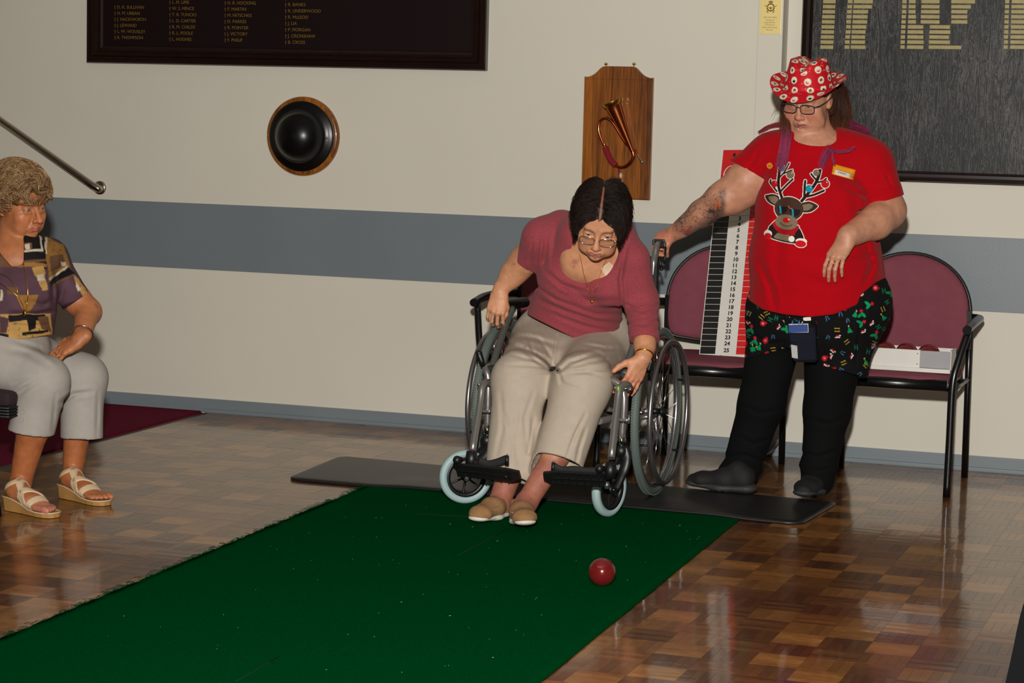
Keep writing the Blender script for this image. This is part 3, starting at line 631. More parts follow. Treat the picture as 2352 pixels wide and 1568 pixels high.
class Field:
    def __init__(s, xs, ys, zs):
        s.ax = (xs, ys, zs); s.d = np.full((len(xs), len(ys), len(zs)), .4, np.float32)
    def sub(s, lo, hi):
        sl = tuple(slice(max(0, int(np.searchsorted(ax, l)) - 1), min(len(ax), int(np.searchsorted(ax, h)) + 1)) for ax, l, h in zip(s.ax, lo, hi))
        return sl, s.ax[0][sl[0]][:, None, None], s.ax[1][sl[1]][None, :, None], s.ax[2][sl[2]][None, None, :]
    def add(s, prims):
        for p in prims:
            lo, hi = p.bounds(p.k + .012); sl, x, y, z = s.sub(lo, hi); D = s.d[sl]
            if D.size == 0: continue
            v = p.ev(x, y, z).astype(np.float32); k = max(p.k, 1e-5)
            if p.op == 'u':
                h = np.clip(.5 + .5 * (D - v) / k, 0, 1); s.d[sl] = D * (1 - h) + v * h - k * h * (1 - h)
            else:
                h = np.clip(.5 - .5 * (D + v) / k, 0, 1); s.d[sl] = D * (1 - h) - v * h + k * h * (1 - h)
        return s
    def cut(s, n, c, lim=None):                       # remove what lies on the n side of the plane through c (within lim of the point)
        n = nrm(n); c = np.asarray(c, float)
        if lim is None: sl = (slice(None),) * 3; x, y, z = s.ax[0][:, None, None], s.ax[1][None, :, None], s.ax[2][None, None, :]
        else:
            c2, lim = (lim[0], lim[1]) if isinstance(lim, tuple) else (c, lim); sl, x, y, z = s.sub(c2 - lim, c2 + lim)
        v = ((x - c[0]) * n[0] + (y - c[1]) * n[1] + (z - c[2]) * n[2]).astype(np.float32)
        if lim is not None:
            r = np.sqrt((x - c2[0]) ** 2 + (y - c2[1]) ** 2 + (z - c2[2]) ** 2); v = np.where(r < lim, v, -1)
        s.d[sl] = np.maximum(s.d[sl], v); return s
    def displace(s, fn, band=.03):
        I = np.nonzero(np.abs(s.d) < band)
        P = np.stack([s.ax[0][I[0]], s.ax[1][I[1]], s.ax[2][I[2]]], 1); s.d[I] += fn(P).astype(np.float32); return s
    def mesh(s):
        d = s.d; S_ = d < 0; nx, ny, nz = d.shape; cid = lambda i, j, k: (i * ny + j) * nz + k
        cells, pos, quads = [], [], []
        for a in range(3):
            lo = [slice(None)] * 3; hi = [slice(None)] * 3; lo[a] = slice(0, -1); hi[a] = slice(1, None)
            I = np.array(np.nonzero(S_[tuple(lo)] != S_[tuple(hi)])); b, c = [q for q in range(3) if q != a]
            ok = (I[b] > 0) & (I[c] > 0) & (I[b] < d.shape[b] - 1) & (I[c] < d.shape[c] - 1); I = I[:, ok]; J = I.copy(); J[a] += 1
            d0 = d[tuple(I)]; d1 = d[tuple(J)]; t = d0 / (d0 - d1)
            P = np.stack([s.ax[q][I[q]] for q in range(3)], 1); P[:, a] += t * (s.ax[a][J[a]] - s.ax[a][I[a]])
            ids = []
            for ob, oc in ((0, 0), (-1, 0), (-1, -1), (0, -1)):
                K = I.copy(); K[b] += ob; K[c] += oc; q = cid(*K); ids.append(q); cells.append(q); pos.append(P)
            q = np.stack(ids, 1); fl = (d0 < 0) ^ (a == 1); q[~fl] = q[~fl][:, ::-1]; quads.append(q)
        cells = np.concatenate(cells); pos = np.concatenate(pos); Q = np.concatenate(quads)
        u, inv = np.unique(cells, return_inverse=True); n = np.bincount(inv)
        Vt = np.stack([np.bincount(inv, pos[:, k]) / n for k in range(3)], 1)
        Fq = np.searchsorted(u, Q)[:, ::-1]
        return Vt, Fq
def largest(v, f):                                    # keep the one connected body, drop closed voids inside it
    lab = np.arange(len(v)); e = np.concatenate([f[:, [0, 1]], f[:, [1, 2]], f[:, [2, 3]]])
    while True:
        m = np.minimum(lab[e[:, 0]], lab[e[:, 1]]); new = lab.copy(); np.minimum.at(new, e[:, 0], m); np.minimum.at(new, e[:, 1], m); new = new[new]
        if (new == lab).all(): break
        lab = new
    k = lab == np.bincount(lab).argmax(); idx = np.cumsum(k) - 1; return v[k], idx[f[k[f[:, 0]]]]
def relax(v, f, it=1, lam=.5):
    for _ in range(it):
        acc = np.zeros_like(v); n = np.zeros(len(v))
        for a, b in ((0, 1), (1, 2), (2, 3), (3, 0)):
            for p, q in ((a, b), (b, a)):
                for k in range(3): acc[:, k] += np.bincount(f[:, p], v[f[:, q], k], len(v))
                n += np.bincount(f[:, p], minlength=len(v))
        v = v + lam * (acc / np.maximum(n, 1)[:, None] - v)
    return v
def fast_mesh(name, v, f, m, parent=None, col=None, smooth=True):
    me = bpy.data.meshes.new(name); k = f.shape[1]
    me.vertices.add(len(v)); me.vertices.foreach_set('co', np.ascontiguousarray(v, np.float32).ravel())
    me.loops.add(f.size); me.loops.foreach_set('vertex_index', np.ascontiguousarray(f, np.int32).ravel())
    me.polygons.add(len(f)); me.polygons.foreach_set('loop_start', np.arange(0, f.size, k, dtype=np.int32))
    me.polygons.foreach_set('use_smooth', np.full(len(f), smooth))
    me.update(calc_edges=True); me.materials.append(m)
    if col is not None:
        a = me.color_attributes.new('col', 'FLOAT_COLOR', 'POINT'); a.data.foreach_set('color', np.c_[col, np.ones(len(col))].astype(np.float32).ravel())
    o = bpy.data.objects.new(name, me); COL.objects.link(o); adopt(o, parent); return o
def surface(name, prims, m, parent, step=.004, fine=((), (), ()), cuts=(), disp=None, color=None, smooth_it=1, holes=()):
    b = [p.bounds(.006) for p in prims if p.op == 'u']; lo = np.min([q[0] for q in b], 0) - .004; hi = np.max([q[1] for q in b], 0) + .004
    F = Field(*[axis(lo[k], hi[k], step, fine[k]) for k in range(3)]); F.add(prims)
    if disp is not None: F.displace(disp)
    for c in cuts: F.cut(*c)
    if holes: F.add(holes)
    v, f = F.mesh()
    if name == 'body': v, f = largest(v, f)
    v = relax(v, f, smooth_it, .5) if smooth_it else v
    return fast_mesh(name, v, f, m, parent, color(v) if color is not None else None)
class Noise:                                          # cheap smooth noise: sum of random plane waves
    def __init__(s, seed, freq, n=14):
        r = np.random.RandomState(seed); s.k = r.randn(n, 3); s.k = s.k / np.linalg.norm(s.k, axis=1)[:, None] * freq * (.6 + .8 * r.rand(n, 1)); s.p = r.rand(n) * 6.28; s.n = n
    def __call__(s, P): return np.sin(P @ s.k.T + s.p).sum(1) / math.sqrt(s.n) * .8
def seg_dist(P, a, b):
    ab = np.asarray(b) - a; t = np.clip(((P - a) @ ab) / (ab @ ab), 0, 1); return np.linalg.norm(P - a - t[:, None] * ab, axis=1), t
def creases(lst):                                     # cloth folds: (points, width, depth>0 groove / <0 ridge)
    # folds follow lines drawn across the cloth; depth along the view does not matter, so a fold is found whatever the exact surface
    def fn(P):
        out = np.zeros(len(P)); Q2 = np.stack(pix(P), 1) / 640.0
        for pts, wd, dp in lst:
            pts = np.stack(pix(np.array(pts, float)), 1) / 640.0
            dm = np.full(len(P), 9.0); tt = np.zeros(len(P)); n = len(pts) - 1
            for i in range(n):
                q, t = seg_dist(Q2, pts[i], pts[i + 1]); b = q < dm; dm = np.where(b, q, dm); tt = np.where(b, (i + t) / n, tt)
            out += dp * np.exp(-(dm / wd) ** 2) * np.sin(np.pi * (.12 + .76 * tt))
            out -= .45 * dp * np.exp(-((dm - 1.9 * wd) / wd) ** 2) * np.sin(np.pi * (.12 + .76 * tt))
        return out
    return fn
def frame_to(o, fwd, up, s=1.0, mirror=False):        # local x right, y forward, z up
    f = nrm(fwd); u = np.asarray(up, float); u = nrm(u - f * (u @ f)); x = np.cross(f, u)
    M = np.eye(4); M[:3, 0] = x * s * (-1 if mirror else 1); M[:3, 1] = f * s; M[:3, 2] = u * s; M[:3, 3] = o; return M
def loc(M, P):
    return (np.asarray(P) - M[:3, 3]) @ np.linalg.inv(M[:3, :3]).T
def wld(M, p): return M[:3, :3] @ np.asarray(p, float) + M[:3, 3]
# ------------------------------------------------------------------ head, in head space: origin between the ears at eye height
def head_prims(M, fat=0.0, mouth=0.0, age=1.0, nose=1.0, jaw=1.0, lid=.0031):
    P = []
    def E(c, r, k=.012, op='u'): P.append(EC(c, c, (r[0], r[1]), None, (1, 0, 0), k, op, r[2], (0, 0, 1)).tf(M))
    def C(a, b, ra, rb=None, k=.008, op='u'): P.append(EC(a, b, ra, rb, None, k, op).tf(M))
    E((0, -.018, .036), (.075, .094, .080), .01)
    E((0, .022, -.022), (.063 + .006 * fat, .064, .078), .02)
    E((0, .028, -.068), (.050 * jaw + .012 * fat, .052, .042), .022)
    E((0, .064, -.096), (.021, .020, .016), .018)
    for s in (-1, 1):
        E((s * (.036 + .004 * fat), .058, -.036), (.025 + .006 * fat, .022 + .004 * fat, .026 + .006 * fat), .018)
        E((s * (.034 + .008 * fat), .050, -.070), (.020 + .010 * fat, .024, .022 + .006 * fat), .02)
    C((-.034, .076, .020), (.034, .076, .020), .0115, None, .014)
    for s in (-1, 1): C((s * .014, .082, .018), (s * .044, .066, .020), .008, .006, .010)
    E((0, .050, .045), (.055, .035, .035), .02)
    # eye sockets, then the lids and the eye slit
    for s in (-1, 1):
        E((s * .0315, .093, -.001), (.0165, .014, .0105), .014, 's')
        E((s * .0315, .0715, -.002), (.0150, .0140, .0128), .006)
        C((s * .021, .0835, -.0125), (s * .041, .0785, -.0120), .0042, None, .008)       # bag under the eye
        E((s * .0315, .0850, -.0028), (.0108, .010, lid), .0022, 's')
    # nose
    C((0, .083, .008), (0, .1015 * nose + .000, -.034), .0070, .0095, .010)
    E((0, .1035 * nose, -.038), (.0115, .0115, .0100), .008)
    for s in (-1, 1):
        E((s * .0125, .0935, -.0415), (.0078, .0100, .0078), .006)
        E((s * .0065, .1010, -.0478), (.0034, .0050, .0030), .003, 's')
        C((s * .018, .090, -.040), (s * .030, .080, -.068), .0030, .0024, .007, 's')      # cheek fold
        for q_, (p0_, p1_) in enumerate((((.046, .074, -.006), (.060, .060, -.002)), ((.045, .074, -.013), (.059, .060, -.016)), ((.036, .078, -.026), (.052, .070, -.030)), ((.036, .074, -.056), (.040, .066, -.084)))):
            if age > .5: C((s * p0_[0], p0_[1], p0_[2]), (s * p1_[0], p1_[1], p1_[2]), .0012, .0010, .005, 's')
        if age > .5:
            C((s * .028, .080, -.078), (s * .029, .074, -.094), .0022, .0018, .006, 's')
    # mouth
    mo = mouth
    E((0, .078, -.068), (.027, .014, .020), .012)
    C((-.022, .0840, -.0665), (0, .0935, -.0645), .0030, .0042, .005); C((.022, .0840, -.0665), (0, .0935, -.0645), .0030, .0042, .005)
    C((-.019, .0835, -.0715 - .004 * mo), (0, .0920, -.0745 - .007 * mo), .0032, .0048, .006); C((.019, .0835, -.0715 - .004 * mo), (0, .0920, -.0745 - .007 * mo), .0032, .0048, .006)
    C((-.0215, .0905, -.0690 - .001 * mo), (.0215, .0905, -.0690 - .001 * mo), .0012 + .0008 * mo, None, .002, 's')
    if mo > 0: P.append(EC((-.013, .094, -.0695 - .0025 * mo), (.013, .094, -.0695 - .0025 * mo), (.009, .0015 + .0042 * mo), None, (0, 1, 0), .002, 's').tf(M))
    E((0, .0865, -.0850 - .003 * mo), (.013, .006, .0040), .006, 's')
    # ears
    for s in (-1, 1):
        E((s * .0750, -.014, -.008), (.0090, .0165, .0285), .006); E((s * .0850, -.010, -.004), (.0055, .0095, .0170), .005, 's')
        E((s * .0730, -.006, -.032), (.0065, .0080, .0090), .006)
    if fat > .4:
        E((0, .018, -.108), (.062, .052, .026), .025)
    return P
def head_color(M, P, base, lip, cheek, brow, lipz=0.0):
    q = loc(M, P); c = np.tile(np.array(base), (len(P), 1)); x, y, z = q[:, 0], q[:, 1], q[:, 2]; ax = np.abs(x)
    def mixw(w, col): return c * (1 - w[:, None]) + np.array(col) * w[:, None]
    inh = (y > .03) & (np.abs(z) < .14) & (ax < .09)
    w = np.exp(-((ax - .043) / .018) ** 2 - ((z + .038) / .02) ** 2) * .45 * inh; c = mixw(w, cheek)
    w = np.exp(-(x / .013) ** 2 - ((z + .038) / .014) ** 2) * .35 * (y > .085); c = mixw(w, cheek)
    zz = z + .070 + lipz; curve = .0058 * np.sqrt(np.clip(1 - (x / .0235) ** 2, 0, 1)) + .0004
    w = np.clip((curve + .0012 - np.abs(zz)) / .0020, 0, 1) * (y > .078) * (ax < .024); c = mixw(w * .85, lip)
    w = np.exp(-((z - .0016 + ((ax - .0315) / .012) ** 2 * .003) / .0013) ** 2) * (np.abs(ax - .0315) < .013) * (y > .06) * .6; c = mixw(w, np.array(base) * .16)
    bz = .0205 - ((ax - .031) / .02) ** 2 * .005
    w = np.exp(-((z - bz) / .0034) ** 2) * np.clip((ax - .011) / .005, 0, 1) * np.clip((.049 - ax) / .006, 0, 1) * (y > .05); c = mixw(w * .75, brow)
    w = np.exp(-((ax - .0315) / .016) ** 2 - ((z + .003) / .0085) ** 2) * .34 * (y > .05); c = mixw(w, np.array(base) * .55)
    w = np.clip((.0062 - np.abs(z + .0695 + lipz * 1.3) * 2.6) / .003, 0, 1) * (ax < .017) * (y < .0845) * (y > .06) * (lipz > 0); c = mixw(w, (.03, .008, .006))
    return c
def eyes(M, parent, look, iris):
    E_W = mat('eye_white', S(160, 148, 138), .2, coat=.5); E_I = mat('iris', iris, .12, coat=.8); E_P = mat('pupil', (.004, .004, .004), .08, coat=.8)
    lk = nrm(look)
    for s in (-1, 1):
        mb = MB(); n = 12; sg = 24; r = .0122 * np.linalg.norm(M[:3, 0]); c = wld(M, (s * .0315, .0725, -.002)); q = Vector(lk).to_track_quat('Z', 'Y').to_matrix().to_4x4()
        T = Matrix.Translation(Vector(c)) @ q
        pr = [(max(1e-5, math.sin(math.pi * i / n)) * r, -math.cos(math.pi * i / n) * r) for i in range(n + 1)]
        mb.lathe(pr[:-2], sg, T); mb.cur = 1; a1, a2 = math.pi * (n - 2) / n, math.pi * .96
        mb.lathe([pr[-3], (math.sin(a2 - .1) * r * .55, r * .93), (r * .2, r * 1.0)], sg, T); mb.cur = 2; mb.lathe([(r * .2, r * 1.0), (1e-5, r * 1.01)], sg, T)
        mb.build('eyeball', [E_W, E_I, E_P], parent)
# ------------------------------------------------------------------ hand, in hand space: origin at the wrist, y to the fingers, x to the thumb, z the back of the hand
FING = [((.0285, .083, .0), (.041, .025, .020), .0086), ((.0095, .087, .001), (.046, .029, .021), .0088), ((-.0095, .084, .0), (.042, .027, .021), .0083), ((-.0270, .076, -.002), (.033, .020, .018), .0075)]
def hand_prims(M, curl, spread=(6, 2, -3, -9), thumb=((.022, .022, -.006), (.046, .052, -.012), (.060, .078, -.016), (.066, .100, -.018)), k=.003, th=1.0):
    P = []; tips = []
    def A(*a, **kw): P.append(EC(*a, **kw).tf(M))
    A((0, -.02, 0), (.0, .02, 0), (.027 * th, .021 * th), (.030, .0185), (1, 0, 0), k=.012)
    A((.002, .012, .0), (.001, .072, .0), (.031, .0165 * th), (.037, .0125 * th), (1, 0, 0), k=.012)
    A((.020, .026, -.008), (.026, .048, -.009), .0155, .012, k=.012); A((-.020, .02, -.006), (-.024, .052, -.006), .014, .011, k=.012)
    for (b, ln, r), cl, sp in zip(FING, curl, spread):
        p = np.array(b); a = R_(sp); ang = 0.0; pts = [p - np.array((0, .018, .001)), p]
        for L_, c in zip(ln, cl):
            ang += R_(c); d = np.array((math.sin(a) * math.cos(ang), math.cos(a) * math.cos(ang), -math.sin(ang))); p = p + d * L_; pts.append(p)
        rad = [r * .98, r * .99, r * .93, r * .86, r * .72]
        for i in range(4): A(pts[i], pts[i + 1], rad[i], rad[i + 1], k=k if i else .008)
        A(pts[1] + (0, 0, .002), pts[1] + (0, 0, .002), r * 1.08, k=.006); A(pts[2], pts[2], rad[2] * 1.01, k=.003)
        tips.append(((pts[-1]), nrm(pts[-1] - pts[-2]), rad[-1]))
    tr = (.0135, .0118, .0104, .0082)
    for i in range(3): A(thumb[i], thumb[i + 1], tr[i], tr[i + 1], k=.008)
    tips.append((np.array(thumb[3]), nrm(np.array(thumb[3]) - np.array(thumb[2])), .0082))
    return P, tips
def nails(M, tips, parent, m, which=(0, 1, 2, 3)):
    for i in which:
        p, d, r = tips[i]; up = np.array((0, 0, 1.0)); n = nrm(up - d * (up @ d)); x = np.cross(d, n)
        T = np.eye(4); T[:3, 0] = x; T[:3, 1] = d; T[:3, 2] = n; T[:3, 3] = p - d * .002 + n * r * .62; T = M @ T
        MB().ball((0, 0, 0), (r * .72, .0062, r * .42), 10, Matrix(T.tolist())).build('fingernail', m, parent)
# ------------------------------------------------------------------ hair strands as fine tapered tubes
def strands(name, P, r, m, parent, col, sides=3):
    N, n, _ = P.shape; T = np.gradient(P, axis=1); T /= np.linalg.norm(T, axis=2, keepdims=True) + 1e-9
    up = np.array([.31, .27, .91]); A = np.cross(T, up); A /= np.linalg.norm(A, axis=2, keepdims=True) + 1e-9; B = np.cross(T, A)
    r = np.broadcast_to(r, (N, n))[..., None]; ring = [P + (A * math.cos(2 * math.pi * k / sides) + B * math.sin(2 * math.pi * k / sides)) * r for k in range(sides)]
    v = np.stack(ring, 2).reshape(-1, 3); base = (np.arange(N)[:, None] * n + np.arange(n - 1)[None]) * sides; f = []
    for k in range(sides): k2 = (k + 1) % sides; f.append(np.stack([base + k, base + k2, base + sides + k2, base + sides + k], -1).reshape(-1, 4))
    c = np.repeat(np.broadcast_to(col, (N, n, 3)).reshape(-1, 3), sides, 0)
    return fast_mesh(name, v, np.concatenate(f), m, parent, c)
def skin_mat(name, rough=.5):
    return mat(name, None, rough, attr='col', sss=.12, bump=(210, .30, .0016), var=(46, .15))
M_HAIR = mat('hair', None, .52, attr='col', spec=.28)
def cloth_mat(name, attr='col', rough=.9, scale=700, strength=.5, var=None, sheen=.15):
    return mat(name, None, rough, attr=attr, spec=.2, bump=(scale, strength, .0015), var=var, sheen=sheen)
def plain(c): return lambda v: np.tile(np.array(c), (len(v), 1))
def pix(P):                                           # photo pixels of an array of points
    v = P - CAM; d = v @ FWD; return PW / 2 + F_PX * (v @ RGT) / d, PH / 2 - F_PX * (v @ UPV) / d
def line_n(p, q, Y, side):                            # plane through two photo points and the camera; normal towards the pixel 'side'
    a, b, c = at(*p, Y), at(*q, Y), at(*side, Y); n = nrm(np.cross(a - CAM, b - CAM)); return n if (c - a) @ n > 0 else -n
# ================================================================== wheelchair
M_SILVER = mat('silver_frame_paint', S(150, 148, 146), .34, .75, bump=(300, .05, .0005))
M_TYRE = mat('grey_green_tyre', S(92, 104, 98), .6, bump=(140, .3, .001))
M_CTYRE = mat('pale_blue_grey_tyre', S(158, 182, 182), .5)
M_RIM = mat('brushed_rim', S(170, 170, 172), .25, .9)
M_HRIM = mat('hand_rim_metal', S(140, 136, 138), .3, .85)
M_NYLON = mat('black_nylon', S(15, 15, 16), .7, bump=(500, .3, .001))
M_SLV = mat('grey_sleeve', S(84, 88, 86), .45, .2)
M_LIME = mat('lime_sticker', S(120, 190, 20), .5)
WX, WY = -2.505, -1.231
wc = thing('wheelchair', 'silver wheelchair with pale castors under the woman in the dusky red top', 'wheelchair', (WX, WY, 0))
RYm = Matrix.Rotation(math.pi / 2, 4, 'Y')
for s in (-1, 1):
    x = WX + s * .305; c = V(x, WY, .327)
    T = Matrix.Translation(c) @ RYm
    r0 = .297
    tp = [(r0 + .016 * math.cos(a), .0155 * math.sin(a)) for a in [2 * math.pi * k / 14 for k in range(14)]]
    wheel = MB().lathe(tp, 72, T, closed=True).build('rear_wheel', M_TYRE, wc)
    tr = MB()
    for k in range(190):
        a = 2 * math.pi * k / 190
        for q in (-1, 1): tr.box((0, 0, 0), (.0025, .0045, .009), 0, M=T @ Matrix.Rotation(a, 4, 'Z') @ Matrix.Translation((r0 + .0148, 0, q * .006)) @ Matrix.Rotation(q * .6, 4, 'X'))
    o = tr.build('tread', M_TYRE, wheel); o['kind'] = 'stuff'
    MB().lathe([(.284, -.011), (.284, .011), (.270, .010), (.266, .004), (.266, -.004), (.270, -.010)], 72, T, closed=True).build('rim', M_RIM, wheel)
    MB().lathe([(.0001, -.030), (.014, -.030), (.014, -.024), (.020, -.022), (.020, -.018), (.012, -.016), (.012, .016), (.020, .018), (.020, .022), (.013, .026), (.012, .036), (.0001, .038)], 20, T).build('hub', M_BLACKP, wheel)
    for k in range(28):
        a = 2 * math.pi * k / 28; side = (-1) ** k; b = a + (.62 if (k // 2) % 2 else -.62)
        MB().tube([c + V(side * .020, .019 * math.cos(b), .019 * math.sin(b)), c + V(side * .002, .270 * math.cos(a), .270 * math.sin(a))], .0013, 5).build('spoke', M_CHROME, wheel)
    hx = s * .046
    MB().tube([c + V(hx, .262 * math.cos(2 * math.pi * k / 64), .262 * math.sin(2 * math.pi * k / 64)) for k in range(64)], .0098, 12, closed=True).build('hand_rim', M_HRIM, wheel)
    for k in range(6):
        a = 2 * math.pi * k / 6 + .35; d = V(0, math.cos(a), math.sin(a))
        MB().tube([c + d * .272 + V(s * .004, 0, 0), c + d * .268 + V(s * .03, 0, 0), c + d * .262 + V(hx, 0, 0)], .0042, 8).build('rim_bracket', M_BLACKP, wheel)
    MB().tube([c + V(-s * .02, 0, 0), V(WX + s * .215, WY, .318)], .011, 12).build('axle', M_SILVER, wc)
    MB().tube([V(WX + s * .262, WY, .318), V(WX + s * .225, WY, .318)], .018, 14).build('axle_sleeve', M_CHROME, wc)
# frame
FY = -1.70
for s in (-1, 1):
    fx = WX + s * .218
    up_ = at(1432, 872, FY) if s > 0 else at(1122, 868, FY); lo_ = at(1424, 1030, FY) if s > 0 else at(1113, 1012, FY)
    fxx = up_[0]
    MB().tube(bez([V(fxx, FY, .27), V(fxx, FY, .46), V(fx, FY + .05, .50), V(fx, -1.30, .495), V(fx, -1.02, .49)], 5), .0135, 14).build('seat_rail', M_SILVER, wc)
    MB().tube([V(fxx, FY, .262), V(fxx, FY, .300)], .0165, 14).build('castor_collar', M_CHROME, wc)
    MB().tube([V(fx, FY + .02, .34), V(fx, -1.0, .30)], .0125, 12).build('lower_rail', M_SILVER, wc)
    hb_ = at(1510, 560, -.985) if s > 0 else V(2 * WX - at(1510, 560, -.985)[0], -.985, at(1510, 560, -.985)[2])
    cane = [V(fx, -1.02, .30), V(fx, -1.02, .60), V(fx, -1.03, .86)] + bez([V(fx, -1.03, .87), hb_ + V(0, -.03, -.045), hb_ + V(0, -.012, -.010), hb_ + V(0, .025, .0), hb_ + V(0, .05, -.001)], 5)
    MB().tube(cane, .0128, 14).build('back_cane', M_SILVER, wc)
    MB().tube([hb_ + V(0, .035, 0), hb_ + V(0, .06, 0), hb_ + V(0, .15, -.004)], [.016, .0165, .0165], 14).build('push_grip', M_BLACKP, wc)
    MB().box(hb_ + V(s * .004, .014, .012), (.044, .014, .012), .004).box(hb_ + V(s * .024, .008, -.002), (.016, .016, .020), .004).box(hb_ + V(-s * .018, .010, .006), (.008, .014, .018), .003).build('brake_clamp', M_BLACKP, wc)
    MB().tube([hb_ + V(s * .030, .01, -.012), hb_ + V(s * .032, -.002, -.05), hb_ + V(s * .030, -.004, -.075)], [.0045, .0040, .0035], 8).build('brake_cable', M_BLACKP, wc)
    if s > 0:
        MB().tube([at(1512, 590, -1.0), at(1517, 604, -1.0), at(1519, 617, -1.0)], [.0055, .0045, .0068], 10).ball(at(1519, 617, -1.0), .0075, 12).build('release_lever', M_BLACKP, wc)
        MB().tube([at(1509, 592, -1.01), at(1509, 604, -1.01)], .0022, 6).build('cable_end', M_REDCORD, wc)
    MB().box((fx, -1.024, .735), (.036, .034, .25), .010).build('cane_sleeve', M_NYLON, wc)
    # caster fork and wheel
    if s > 0: cc = V(-2.232, -1.715, .1055); yaw_ = .28
    else: cc = V(-2.779, -1.705, .1055); yaw_ = 1.02
    dirw = V(math.cos(yaw_ + math.pi / 2), math.sin(yaw_ + math.pi / 2), 0); ax_ = V(math.cos(yaw_), math.sin(yaw_), 0)
    # wheel axle direction: ax_ mostly along x (rolling along y) turned by yaw_
    ax_ = V(math.cos(yaw_), -math.sin(yaw_), 0) if s > 0 else V(math.sin(.62), -math.cos(.62), 0)
    T = Matrix.Translation(cc) @ Vector(ax_).to_track_quat('Z', 'Y').to_matrix().to_4x4()
    tw = MB().lathe([(.072, -.014), (.088, -.016), (.0965, -.011), (.0985, 0), (.0965, .011), (.088, .016), (.072, .014)], 56, T, closed=True).build('castor', M_CTYRE, wc)
    MB().lathe([(.060, -.011), (.0735, -.0145), (.075, 0), (.0735, .0145), (.060, .011), (.058, 0)], 48, T, closed=True).build('castor_rim', M_BLACKP, tw)
    MB().lathe([(.0001, -.018), (.010, -.018), (.017, -.014), (.017, .014), (.010, .018), (.0001, .018)], 20, T).build('castor_hub', M_BLACKP, tw)
    for k in range(6):
        a = 2 * math.pi * k / 6 + .4; MB().box((0.038, 0, 0), (.048, .007, .014), .002, M=T @ Matrix.Rotation(a, 4, 'Z')).build('castor_spoke', M_BLACKP, tw)
    st = V(fxx, FY, .235); ok = MB()
    for q in (-1, 1):
        a0 = st + ax_ * (q * .012) + V(0, 0, -.005); a1 = cc + ax_ * (q * .026)
        ok.tube(bez([st + ax_ * (q * .008) + V(0, 0, .022), a0 + ax_ * (q * .010) + V(0, 0, -.018), a1 * .55 + a0 * .45 + ax_ * (q * .012), a1], 5), [.0185] * 5 + [.016] * 5 + [.0125] * 6, 12, flat=(1.15, .62))
    ok.ball(st + V(0, 0, .008), (.026, .026, .026), 16); ok.build('castor_fork', M_BLACKP, wc)
    MB().tube([cc - ax_ * .034, cc + ax_ * .034], .0048, 10).build('castor_bolt', M_CHROME, wc)
    # footrest hanger
    if s > 0: hp = [at(1447, 892, -1.72), at(1438, 882, -1.76), at(1424, 892, -1.80), at(1418, 930, -1.83), at(1404, 1052, -1.94)]
    else: hp = [at(1128, 884, -1.70), at(1120, 878, -1.74), at(1108, 888, -1.79), at(1102, 930, -1.82), at(1085, 1036, -1.93)]
    MB().tube(bez(hp, 6), .0132, 14).build('footrest_hanger', M_SILVER, wc)
    k0 = at(1432, 892, -1.76) if s > 0 else at(1117, 884, -1.74)
    MB().tube([k0 - V(.03, 0, .002), k0 + V(.028, 0, .002)], .0062, 8).ball(k0 + V(-.028, 0, 0), .008, 8).ball(k0 + V(.028, -.01, 0), .008, 8).build('latch', M_CHROME, wc)
    k1 = at(1428, 963, -1.79) if s > 0 else at(1113, 943, -1.77)
    MB().box(k1, (.050, .03, .010), .003).tube([k1 + V(.026, 0, -.012), k1 + V(.026, 0, .016)], .004, 8).build('hanger_clamp', M_SILVER, wc)
    if s > 0:
        g = at(1420, 893, -1.817); MB().ball(g, (.005, .003, .011), 10, None).build('sticker', M_LIME, wc)
    # brake lever
    if s < 0:
        MB().tube([at(1116, 868, -1.60), at(1113, 850, -1.60), at(1108, 836, -1.60)], .0045, 10).build('brake_rod', M_CHROME, wc)
        MB().tube([at(1110, 842, -1.60), at(1106, 828, -1.60), at(1101, 815, -1.60), at(1099, 808, -1.60)], [.0085, .0105, .0125, .010], 14).ball(at(1100, 811, -1.60), .0128, 14).build('brake_knob', M_BLACKP, wc)
    # armrest: pad on a swung up bar with a front post
    ay = .0
    if s < 0:
        f_, b_ = at(1136, 703, -1.39), at(1206, 694, -1.06)
        MB().tube([f_, f_ * .66 + b_ * .34, f_ * .33 + b_ * .67, b_], [.017, .0215, .0215, .020], 14).build('arm_pad', M_BLACKP, wc)
        MB().tube(bez([at(1178, 708, -1.30), at(1163, 742, -1.38), at(1144, 800, -1.54), at(1124, 864, -1.68)], 4), .0132, 12).build('frame_sleeve', M_SLV, wc)
    else:
        MB().tube(bez([at(1466, 764, -1.42), at(1453, 800, -1.45), at(1441, 836, -1.49), at(1434, 862, -1.53)], 4), .0132, 12).build('frame_sleeve', M_SLV, wc)
        f_, b_ = V(WX + .255, -1.24, .70), V(WX + .235, -1.06, .715)
        MB().tube([f_, f_ * .5 + b_ * .5, b_], .018, 12).build('arm_pad', M_BLACKP, wc)
